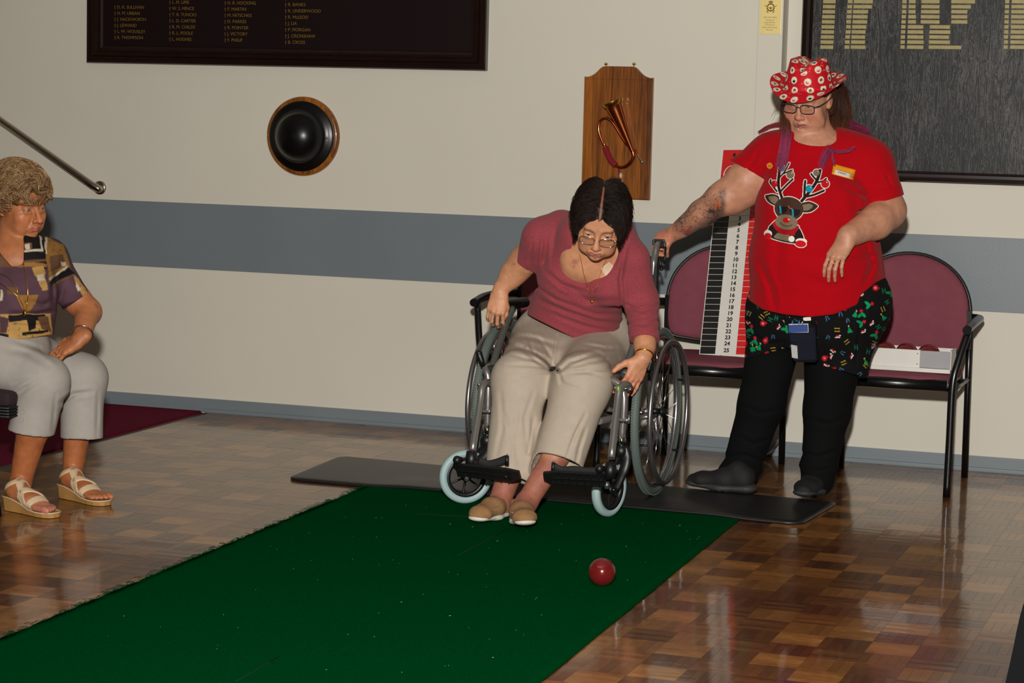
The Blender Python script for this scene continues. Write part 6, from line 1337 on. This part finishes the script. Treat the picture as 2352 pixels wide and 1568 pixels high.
# --- pouch on the belt with a notepad and pens
M_NAVY = mat('navy_nylon', S(13, 17, 32), .7, spec=.15, bump=(420, .4, .001)); M_REFL = mat('reflective_patch', S(176, 174, 170), .35, .3, bump=(900, .6, .002)); M_BLUE = mat('blue_card', S(24, 60, 130), .4); M_PENB = mat('blue_pen_plastic', S(30, 70, 170), .3)
pY = -1.185
def P3(x, y, d=0): return a(x, y, pY - d)
def slab(name, m, parent, quad, th, d=0.0, bev=.002):
    P = [P3(*q, d) for q in quad]; n = nrm(np.cross(P[1] - P[0], P[3] - P[0])); n = -n if n[1] > 0 else n
    vs = [p for p in P] + [p - n * th for p in P]; bm = bmesh.new(); vv = [bm.verts.new(p) for p in vs]
    for f in ((0, 1, 2, 3), (7, 6, 5, 4), (4, 5, 1, 0), (5, 6, 2, 1), (6, 7, 3, 2), (7, 4, 0, 3)): bm.faces.new([vv[i] for i in f])
    bmesh.ops.recalc_face_normals(bm, faces=bm.faces[:]); bmesh.ops.bevel(bm, geom=bm.edges[:], offset=bev, segments=2, affect='EDGES')
    me = bpy.data.meshes.new(name); bm.to_mesh(me); bm.free(); me.materials.append(m); o = bpy.data.objects.new(name, me); COL.objects.link(o); adopt(o, parent); return o
po = slab('belt_pouch', M_DKFAB, Sp, [(1806, 740), (1872, 738), (1876, 832), (1822, 832)], .030, 0, .006)
slab('pouch_flap', M_NAVY, po, [(1812, 756), (1871, 752), (1874, 786), (1816, 786)], .008, .006, .003); slab('pouch_pocket', M_NAVY, po, [(1817, 788), (1872, 784), (1875, 826), (1823, 828)], .010, .004, .003); slab('reflective_patch', M_REFL, po, [(1816.5, 791), (1831, 794), (1832.5, 823.5), (1819, 821)], .001, .0078, .0003)
MB().tube([P3(1806, 700, -.01), P3(1808, 745, .004)], .006, 8, flat=(1.5, .4)).tube([P3(1862, 700, -.01), P3(1870, 745, .004)], .006, 8, flat=(1.5, .4)).build('pouch_strap', M_DKFAB, po)
npd = thing('notepad', 'small blue spiral notepad standing in the pouch of the woman in red', 'notepad', tuple(P3(1832, 752)))
slab('cover', M_BLUE, npd, [(1811, 746), (1855, 745), (1856, 762), (1812, 764)], .002, .012, .0004); slab('pages', M_WH, npd, [(1811, 744), (1856, 743), (1857, 763), (1812, 764)], .006, .0095, .0005)
sp_ = MB()
for k in range(12):
    x = 1813 + 3.6 * k; c_ = P3(x, 745.5, .012); sp_.tube([c_ + V(.0008 * math.sin(t), .004 * math.cos(t), .0045 * math.sin(t)) for t in np.linspace(0, 6.283, 11)[:-1]], .0007, 5, closed=True)
o = sp_.build('spiral_wire', M_CHROME, npd); o['kind'] = 'stuff'
for k, (x0, x1, c_, lab) in enumerate(((1819, 1821, M_PENB, 'blue pen at the outer side of the pouch behind the notepad'), (1834, 1837, M_PENB, 'blue pen beside the silver clip in the pouch on the black shorts'), (1841, 1845, M_CHROME, 'silver pen clip showing above the notepad in the pouch'))):
    pn = thing('pen', lab, 'pen', tuple(P3(x0, 745))); MB().tube([P3(x0, 752, .004), P3(x0 + .5, 742, .004), P3(x1, 734.5, .004)], [.0035, .0035, .0030], 10).build('barrel', c_, pn); MB().tube([P3(x1 + .5, 736, .009), P3(x0 + 1, 746, .009)], .0012, 6).build('clip', M_CHROME, pn)
tn = slab('paper_tissue', M_WH, None, [(1843, 729), (1864, 728), (1865, 736), (1846, 737)], .012, .003, .003); tag(tn, 'folded white paper packet poking out of the pouch below the red tee', 'paper')
# ================================================================== the seated woman at the left edge
Lp = thing('person', 'seated woman with short curly fair hair in a patterned blouse and grey cropped trousers', 'person', (-4.3, -2.4, 0))
SK_L = skin_mat('skin_tanned'); cL = S(176, 110, 70)
MHL = headframe((81, 479), -2.40, 40, 10, -5, 1.0); lz = MHL[:3, 3]
blo = [EC(a(40, 606, -2.38), a(28, 700, -2.40), (.135, .120), (.142, .135), RGT, .05), EC(a(28, 700, -2.40), a(26, 800, -2.40), (.142, .135), (.150, .150), RGT, .05), EC(a(84, 664, -2.42), a(84, 664, -2.42), .058, k=.05), EC(a(40, 670, -2.46), a(40, 670, -2.46), .075, k=.05),
       EC(a(-10, 628, -2.42), a(104, 592, -2.30), .064, .058, k=.05), EC(a(112, 590, -2.26), a(112, 590, -2.26), .060, k=.04)]
slv = EC(a(112, 592, -2.26), a(184, 706, -2.20), .060, .056, k=.035); blo += [slv, EC(a(-40, 620, -2.5), a(-60, 720, -2.52), .06, .056, k=.035)]
handLL = frame_to(a(187, 776, -2.345), V(-.74, -.28, -.52), V(-.16, -.62, .77), .98, False)
hpLL, tLL = hand_prims(handLL, ((14, 14, 8), (16, 14, 8), (18, 16, 8), (18, 18, 10)), (5, 1, -3, -8), ((.022, .020, -.004), (.046, .044, -.010), (.062, .064, -.012), (.072, .082, -.014)))
neckL = wld(MHL, (0, -.02, -.06))
bodyL = [blo[0].grow(-.013), blo[1].grow(-.05)] + [p.grow(-.013) for p in blo[2:6]] + [EC(a(30, 588, -2.39), neckL, .062, .054, k=.03), EC(a(112, 594, -2.26), a(178, 690, -2.2), .046, .049, k=.02), EC(a(170, 680, -2.2), a(202, 718, -2.2), .050, .046, k=.02), EC(a(202, 714, -2.2), a(187, 776, -2.34), .047, .028, k=.02),
          EC(a(-60, 715, -2.52), a(-90, 790, -2.5), .05, .045, k=.02)]
legs = [EC(a(-30, 820, -2.50), a(100, 874, -2.50), .100, .082, k=.04), EC(a(30, 805, -2.28), a(190, 868, -2.20), .098, .078, k=.04), EC(a(-30, 800, -2.4), a(20, 800, -2.4), .145, k=.06)]
hN, hF = a(71, 992, -2.505), a(187, 1006, -2.215); kN, kF = a(100, 876, -2.50), a(190, 868, -2.20)
shn = [EC(kN, hN + (hN - kN) * .15, .081, .080, k=.05), EC(kF, hF + (hF - kF) * .15, .079, .075, k=.05)]
bodyL += [p.grow(-.035, .015) for p in legs]
footN = frame_to(V(*(atz(14, 1168, .0)[:2] + V(.01, .0)), .0), V(.95, -.30, 0), V(0, 0, 1), 1.0); footF = frame_to(V(*(atz(140, 1140, .0)[:2] + V(.01, 0.0)), .0), V(.93, -.36, 0), V(0, 0, 1), 1.0)
def foot(M, ak, side):
    P = [EC(ak, wld(M, (0, .045, .075)), .034, .030, k=.02), EC((0, .035, .072), (0, .035, .072), .029, k=.02).tf(M), EC((0, .05, .080), (0, .13, .050), (.028, .028), (.034, .020), (1, 0, 0), .02).tf(M), EC((0, .13, .046), (0, .175, .030), (.036, .018), (.040, .013), (1, 0, 0), .02).tf(M), EC((0, .035, .068), (0, .14, .040), (.026, .016), (.032, .014), (1, 0, 0), .02).tf(M)]
    for i, (x, y, r) in enumerate(((-.030, .232, .0115), (-.011, .228, .0088), (.005, .222, .0085), (.019, .213, .0082), (.031, .202, .0078))):
        P.append(EC((side * x * .92, .175, .030), (side * x, y - .012, .029), r * 1.05, r, k=.005).tf(M)); P.append(EC((side * x, y - .012, .0295), (side * x, y, .027), r, r * .9, k=.004).tf(M))
    return P
akN, akF = a(46, 1112, -2.475), a(166, 1092, -2.195)
fN, fF = foot(footN, akN, -1), foot(footF, akF, 1)
bodyL += [EC(kN, kN * .55 + akN * .45, .052, .056, k=.02), EC(kN * .55 + akN * .45, akN, .055, .037, k=.02), EC(kF, kF * .55 + akF * .45, .050, .052, k=.02), EC(kF * .55 + akF * .45, akF, .051, .035, k=.02)] + fN + fF
bodyL += head_prims(MHL, .2, 0, 1.0, 1.05, 1.0, .0018) + hpLL
nL1, nL2, nL3 = Noise(61, 190), Noise(62, 110), Noise(63, 330)
def colL(P):
    c = head_color(MHL, P, cL, S(160, 78, 70), S(206, 116, 84), S(120, 86, 56)); px, py = pix(P)
    sp = np.clip((nL1(P) - 1.0) / .5, 0, 1) * .35 * ((py > 985) | (px > 150)); c = c * (1 - sp[:, None]) + np.array(S(110, 60, 34)) * sp[:, None]
    leg = np.clip((py - 985) / 15, 0, 1) * np.clip((1140 - py) / 30, 0, 1) * (py < 1140); c = c * (1 - leg[:, None] * .6) + np.array(S(166, 92, 48)) * (leg * .6)[:, None]
    toe = np.clip((py - 1135) / 30, 0, 1) * .7; c = c * (1 - toe[:, None]) + np.array(S(206, 130, 110)) * toe[:, None]; return c
fineL = [((lz[0] - .12, lz[0] + .13, .0024), (footN[0, 3] - .02, footN[0, 3] + .36, .003)), ((lz[1] - .13, lz[1] + .12, .0026),), ((lz[2] - .16, lz[2] + .14, .0024), (0, .10, .0028), (.45, .62, .003))]
surface('body', bodyL, SK_L, Lp, .0045, fineL, color=colL, disp=lambda P: nL2(P) * .0006)
# --- blouse
crB = creases([([a(60, 690, -2.5), a(100, 700, -2.48), a(118, 690, -2.42)], .008, .005), ([a(20, 720, -2.55), a(80, 722, -2.53), a(118, 716, -2.45)], .008, .008), ([a(130, 620, -2.3), a(120, 660, -2.32), a(122, 700, -2.3)], .008, .007), ([a(150, 640, -2.28), a(140, 690, -2.26)], .008, .004), ([a(20, 745, -2.55), a(70, 750, -2.53), a(110, 745, -2.46)], .007, .005)])
PUR, BLK, GLD, CRM, BRW, OCH = S(96, 66, 78), S(20, 16, 18), S(206, 160, 92), S(226, 210, 186), S(120, 84, 60), S(170, 120, 60)
def zb(*pts): return [(x * .3445, 320 + y * .3445) for x, y in pts]
PAT = [(zb((100, 640), (330, 640), (330, 860), (100, 860)), BLK), (zb((0, 760), (110, 800), (130, 850), (0, 860)), BRW), (zb((110, 815), (130, 800), (310, 830), (310, 850), (110, 850)), OCH), (zb((150, 738), (280, 728), (282, 745), (150, 752)), CRM), (zb((262, 640), (276, 640), (284, 745), (272, 745)), CRM), (zb((130, 808), (310, 796), (312, 812), (130, 824)), BRW), (zb((158, 690), (215, 690), (215, 735), (158, 735)), BRW), (zb((165, 700), (195, 695), (200, 730), (175, 735)), CRM),
       (zb((0, 850), (215, 850), (330, 1030), (335, 1200), (0, 1200)), PUR), (zb((215, 855), (290, 840), (320, 1000), (280, 1010), (255, 940), (225, 900)), GLD), (zb((240, 900), (290, 895), (300, 935), (250, 942)), CRM), (zb((50, 985), (120, 985), (128, 1035), (50, 1035)), BRW), (zb((100, 1035), (258, 1035), (235, 1100), (190, 1160), (140, 1120)), OCH), (zb((0, 1000), (15, 1000), (18, 1075), (0, 1080)), CRM),
       (zb((0, 1165), (340, 1160), (350, 1420), (0, 1420)), GLD), (zb((60, 1170), (300, 1165), (310, 1200), (60, 1215)), BLK), (zb((180, 1190), (235, 1190), (240, 1260), (190, 1280)), BLK), (zb((0, 1180), (60, 1190), (45, 1290), (0, 1290)), S(90, 60, 66)), (zb((250, 1180), (320, 1180), (340, 1290), (280, 1260)), BRW), (zb((0, 1290), (60, 1300), (50, 1340), (0, 1340)), BLK), (zb((150, 1285), (320, 1270), (320, 1290), (150, 1305)), BLK),
       (zb((296, 640), (420, 700), (470, 850), (330, 950), (310, 800)), OCH), (zb((300, 640), (318, 660), (312, 760), (300, 760)), CRM), (zb((330, 780), (420, 760), (440, 830), (340, 880)), BRW), (zb((405, 810), (440, 815), (438, 840), (412, 845)), CRM), (zb((330, 935), (455, 850), (500, 890), (345, 985)), BLK), (zb((330, 925), (450, 838), (456, 850), (335, 940)), CRM), (zb((345, 968), (485, 892), (492, 906), (350, 985)), BRW), (zb((330, 990), (490, 915), (590, 1060), (380, 1160)), PUR), (zb((490, 900), (530, 930), (590, 1030), (560, 1050), (500, 960)), GLD), (zb((505, 950), (540, 1000), (520, 1015), (500, 980)), CRM), (zb((372, 1125), (575, 1040), (582, 1052), (378, 1150)), S(60, 36, 50))]
def colB(P):
    px, py = pix(P); c = np.tile(np.array(PUR), (len(P), 1)); wob = np.stack([nL1(P), nL2(P)], 1) * 1.2
    for poly, cc_ in PAT: d = pd(px + wob[:, 0], py + wob[:, 1], poly); w = np.clip(.5 - d / 1.2, 0, 1)[:, None]; c = c * (1 - w) + np.array(cc_) * w
    gold = (c[:, 0] > .25) & (c[:, 2] < .25); s_ = np.clip((nL3(P) - .7) / .3, 0, 1) * gold * .55; c = c * (1 - s_[:, None]) + np.array(S(60, 36, 26)) * s_[:, None]
    return c * (.74 + .09 * nL2(P))[:, None]
M_BLO = mat('patterned_blouse', None, .8, attr='col', spec=.25, bump=(500, .25, .001))
nB = nrm(a(184, 706, -2.2) - a(112, 592, -2.26))
surface('blouse', blo, M_BLO, Lp, .0034, color=colB, disp=lambda P: crB(P) + nT(P) * .0012, cuts=((line_n((143, 712), (204, 671), -2.2, (200, 720)), a(174, 692, -2.2), .13), (line_n((0, 786), (118, 768), -2.4, (60, 850)), a(50, 779, -2.4), .25)),
        holes=[EC(a(10, 522, -2.46), a(34, 592, -2.50), (.072, .08), (.030, .06), RGT, .005, 's', rz=.02)])
# --- trousers
crP = creases([([a(36, 912, -2.5), a(60, 890, -2.56), a(100, 870, -2.58)], .010, .007), ([a(30, 880, -2.5), a(80, 868, -2.58)], .008, .004), ([a(140, 925, -2.24), a(170, 905, -2.28), a(210, 900, -2.26)], .008, .007), ([a(10, 800, -2.5), a(60, 810, -2.55), a(110, 840, -2.56)], .012, .004), ([a(40, 785, -2.4), a(90, 800, -2.4), a(130, 830, -2.4)], .008, .004), ([a(128, 905, -2.55), a(120, 990, -2.55)], .006, .003), ([a(225, 900, -2.24), a(222, 1005, -2.25)], .006, .003)])
M_GRT = mat('pale_grey_trousers', S(166, 159, 152), .9, spec=.15, bump=(520, .3, .0012), var=(40, .04))
dN, dF = nrm(hN - kN), nrm(hF - kF)
tro = surface('trousers', legs + shn, M_GRT, Lp, .0045, disp=lambda P: crP(P) + nT(P) * .0013, cuts=((nrm(dN + V(.12, 0, 0)), hN, .14), (dF, hF, .14)), holes=[EC(hN - dN * .02, hN + dN * .1, .071, None, None, .003, 's'), EC(hF - dF * .02, hF + dF * .1, .066, None, None, .003, 's')])
for px, py in ((52, 945), (50, 965)):
    dg = bpy.context.evaluated_depsgraph_get(); bv = BVHTree.FromObject(tro, dg); h, nn, _, _ = bv.ray_cast(Vector(CAM), Vector(nrm(ray(px, py))))
    if h: MB().lathe([(.0001, .0028), (.0065, .0028), (.008, .001), (.008, -.002)], 16, Matrix.Translation(h) @ nn.to_track_quat('Z', 'Y').to_matrix().to_4x4()).build('trouser_button', mat('grey_button', S(140, 136, 134), .3), tro)
# --- wedge sandals: straps follow the foot
M_WEDGE = mat('tan_wedge', S(172, 128, 70), .6, var=(50, .06)); M_STRAP = mat('beige_strap', S(206, 180, 146), .55, bump=(200, .2, .001))
def sandal(M, fp):
    sole = [EC((0, .025, .030), (0, .12, .018), (.034, .0), (.034, .0), (1, 0, 0), .01)]
    bm = bmesh.new(); out = []
    for y, w_, t in ((-.012, .014, .046), (-.006, .024, .047), (.01, .032, .048), (.05, .034, .046), (.10, .033, .033), (.145, .039, .020), (.185, .043, .0165), (.215, .040, .0165), (.238, .028, .017), (.246, .012, .0172)): out.append((y, w_, t))
    vs = []; fs = []; n = len(out)
    for y, w_, t in out: vs += [(-w_, y, t), (w_, y, t), (w_ * .93, y + (.006 if y < .02 else 0), .0015), (-w_ * .93, y + (.006 if y < .02 else 0), .0015)]
    for i in range(n - 1):
        for k in range(4): fs.append((i * 4 + k, i * 4 + (k + 1) % 4, (i + 1) * 4 + (k + 1) % 4, (i + 1) * 4 + k))
    fs += [(0, 3, 2, 1), tuple((n - 1) * 4 + k for k in range(4))]
    o = mk('sandal', [wld(M, v) for v in vs], fs, M_WEDGE, Lp, [False] * len(fs)); 
    for x in (1,):
        e_ = []
        for sx in (-1, 1): e_.append([wld(M, (sx * w_, y, t + .001)) for y, w_, t in out])
        MB().tube(e_[0] + e_[1][::-1], .0028, 6).build('sole_rim', M_STRAP, o)
    g = [p.grow(.0042) for p in fp]
    for c_, nv, wd_ in (((0, .150, .04), (0, .82, -.42), .011), ((0, .122, .05), (.50, .80, .20), .009), ((0, .085, .075), (-.30, .72, .55), .009), ((0, .030, .092), (0, -.50, .86), .009)):
        b = [p.bounds(.006) for p in g]; lo = np.min([q[0] for q in b], 0); hi = np.max([q[1] for q in b], 0); hi[2] = min(hi[2], .16)
        F = Field(*[axis(lo[k] - .004, hi[k] + .004, .0028) for k in range(3)]); F.add(g); nw = nrm(M[:3, :3] @ np.array(nv)); cw = wld(M, c_); F.cut(nw, cw + nw * wd_); F.cut(-nw, cw - nw * wd_); F.cut(V(0, 0, -1), V(0, 0, .016)); v, f = F.mesh()
        if len(f): fast_mesh('strap', relax(v, f, 1), f, M_STRAP, o)
sandal(footN, fN); sandal(footF, fF)
# --- eyes, nails, rings, watch, necklaces, earring
eyes(MHL, Lp, MHL[:3, 1] + V(0.05, 0, -.22), S(70, 80, 84))
M_NAIL = mat('dark_red_varnish', S(96, 8, 24), .12, coat=.6); nails(handLL, tLL, Lp, M_NAIL)
def ringat(M, p, d, r, m, name, tr=.0016):
    p = wld(M, p); d = nrm(M[:3, :3] @ np.asarray(d, float)); u1 = nrm(np.cross(d, V(0, .3, 1))); u2 = np.cross(d, u1); MB().tube([p + u1 * r * math.cos(t) + u2 * r * math.sin(t) for t in np.linspace(0, 6.283, 21)[:-1]], tr, 6, closed=True).build(name, m, Lp); return p
for fx, fy in ((.0095, .108), (-.0095, .104)): p = ringat(handLL, (fx, fy, -.004), (0, 1, -.25), .0098, M_GOLD, 'ring'); MB().ball(p + handLL[:3, 2] * .0105, .0036, 8).build('ring_stone', M_CHROME, Lp)
wp = a(189, 766, -2.325); wd2 = nrm(a(187, 776, -2.34) - a(202, 714, -2.2)); u1 = nrm(np.cross(wd2, V(0, 1, 0))); u2 = np.cross(wd2, u1)
MB().tube([wp + u1 * .034 * math.cos(t) + u2 * .034 * math.sin(t) for t in np.linspace(0, 6.283, 33)[:-1]], .005, 8, closed=True, flat=(.5, 1.3)).build('watch_band', M_STEEL, Lp)
MB().ball(wp + V(.028, -.018, .004), (.009, .007, .010), 12).build('watch_face', M_CHROME, Lp)
for gd in ([(0, 628), (22, 640), (38, 662), (40, 672)], [(44, 585), (52, 600), (60, 640), (64, 672), (62, 700), (58, 716)], [(0, 650), (20, 665), (40, 680), (52, 700), (57, 715)]):
    dg = bpy.context.evaluated_depsgraph_get(); bv = BVHTree.FromObject([o for o in Lp.children if o.name.startswith('blouse')][0], dg); pts = []
    for p in smo(gd, False):
        d = nrm(ray(*p)); h, nn, _, _ = bv.ray_cast(Vector(CAM), Vector(d)); pts.append((np.array(h) if h is not None else a(*p, -2.5)) - d * .003)
    MB().tube(pts, .0014, 6).build('necklace', M_GOLD, Lp)
pts_ = pts; MB().ball(pts[-1] - V(0, .004, .006), (.008, .004, .009), 12).build('pendant', M_GOLD, Lp)
MB().ball(a(1.5, 494, -2.46), .003, 8).build('earring', M_GOLD, Lp)
# --- curly hair
hcL, hrL = V(0, -.024, .040), V(.083, .105, .094)
def curl_base(P): q = loc(MHL, P); return .006 * np.sin(q[:, 0] * 95 + 2.2 * np.sin(q[:, 1] * 70)) * np.sin(q[:, 2] * 88 + 1.7 * np.sin(q[:, 0] * 60)) + .0025 * nL3(P)
capL = [EC(hcL, hcL, (.088, .108), None, (1, 0, 0), .01, rz=.100, Z=(0, 0, 1)), EC((0, .035, .085), (0, .035, .085), (.060, .045), None, (1, 0, 0), .03, rz=.032, Z=(0, 0, 1)), EC((0, -.085, -.01), (0, -.085, -.05), .05, .04, k=.03)]
capLc = [EC((0, .088, -.035), (0, .088, -.035), (.070, .068), None, (1, 0, 0), .010, 's', rz=.085, Z=(0, 0, 1)), EC((.078, .030, -.045), (.078, .030, -.045), .056, k=.01, op='s'), EC((-.078, .030, -.045), (-.078, .030, -.045), .056, k=.01, op='s'), EC((.085, -.015, -.03), (.085, -.015, -.03), .026, k=.008, op='s'), EC((-.085, -.015, -.03), (-.085, -.015, -.03), .026, k=.008, op='s')]
HB, HL = S(104, 70, 40), S(196, 160, 116)
surface('hair_base', [p.tf(MHL) for p in capL], M_HAIR, Lp, .003, disp=curl_base, holes=[p.tf(MHL) for p in capLc], color=lambda v: np.array(HB) * (.7 + .25 * nL3(v))[:, None].clip(.3, 1.4))
def scalpL(N):
    out = []
    while len(out) < N:
        q = unit(rs.randn(4000, 3)); p = hcL + q * hrL; ok_ = ((p[:, 2] > .055) | (p[:, 1] < -.01) | ((p[:, 2] > .012) & (p[:, 1] < .035))) & (p[:, 2] > -.05) & (p[:, 1] < .082) & ~((np.abs(p[:, 0]) > .065) & (p[:, 2] < .0) & (p[:, 1] > -.03)); out += list(p[ok_])
    return np.array(out[:N])
rL = scalpL(9500); clump = np.round(rL / .017); phs = (clump @ V(12.9, 78.2, 37.7)) % 6.28
def ldir(p, t, r0):
    nrm_ = unit((p - hcL) / hrL ** 2); back = np.stack([r0[:, 0] * 3, np.where(r0[:, 1] > .03, -.45, -.7), np.where(r0[:, 2] > .06, -.1, -.8)], 1); d = unit(back - nrm_ * (back * nrm_).sum(1, keepdims=True) * .8)
    s_ = np.cross(nrm_, d); return unit(d * (.65 + .5 * np.cos(6.5 * t + phs))[:, None] + s_ * (.9 * np.sin(6.5 * t + phs))[:, None] + nrm_ * (.55 * math.cos(t * 4))) 
PL = flow(MHL, rL, 12, .0068, ldir, hcL, hrL, lambda t, r: .07 + .20 * math.sin(t * 3.1) + .14 * np.clip(r[:, 1] * 12, 0, 1) * (r[:, 2] > .03), None)
mixc = (rs.rand(len(rL), 1) ** 1.3); cHL = (np.array(HB) * (1 - mixc) + np.array(HL) * mixc) * (.6 + .6 * rs.rand(len(rL), 1))
strands('hair', PL, np.linspace(.0009, .0005, 12)[None], M_HAIR, Lp, np.repeat(cHL[:, None], 12, 1))
# ================================================================== her chair
lc = thing('black_chair', 'black framed chair under the woman in the patterned blouse at the left edge', 'chair', (-4.42, -2.39, 0))
M_DKM = mat('dark_maroon_seat', S(40, 22, 28), .85, bump=(300, .4, .002))
x0, x1, y0, y1 = -4.62, -4.105, -2.63, -2.095
MB().box(((x0 + x1) / 2, (y0 + y1) / 2, .404), (x1 - x0, y1 - y0, .05), .018).build('seat', M_DKM, lc)
rbm = MB().box(((x0 + x1) / 2, (y0 + y1) / 2, .360), (x1 - x0 - .01, y1 - y0 - .01, .045), .006); rbm.build('seat_pan', M_BLACKP, lc)
for k in range(4): MB().tube([V(x0, y0 + .002, .344 + .010 * k), V(x1 - .008, y0 + .002, .344 + .010 * k), V(x1 - .002, y0 + .010, .344 + .010 * k), V(x1 - .002, y1 - .010, .344 + .010 * k)], .0042, 6).build('edge_rib', M_BLACKP, lc)
for y in (-2.645, -2.125):
    MB().tube([V(-4.14, y, 0), V(-4.165, y, .20), V(-4.19, y, .37)], .0135, 10).build('leg', M_BLACKM, lc)
    MB().tube([V(x0 - .04, y, 0), V(x0 - .01, y, .40), V(x0 - .06, y, .82)], .0125, 10).build('leg', M_BLACKM, lc)
MB().box((x0 - .055, (y0 + y1) / 2, .68), (.04, y1 - y0 - .02, .30), .018).build('backrest', M_DKM, lc)
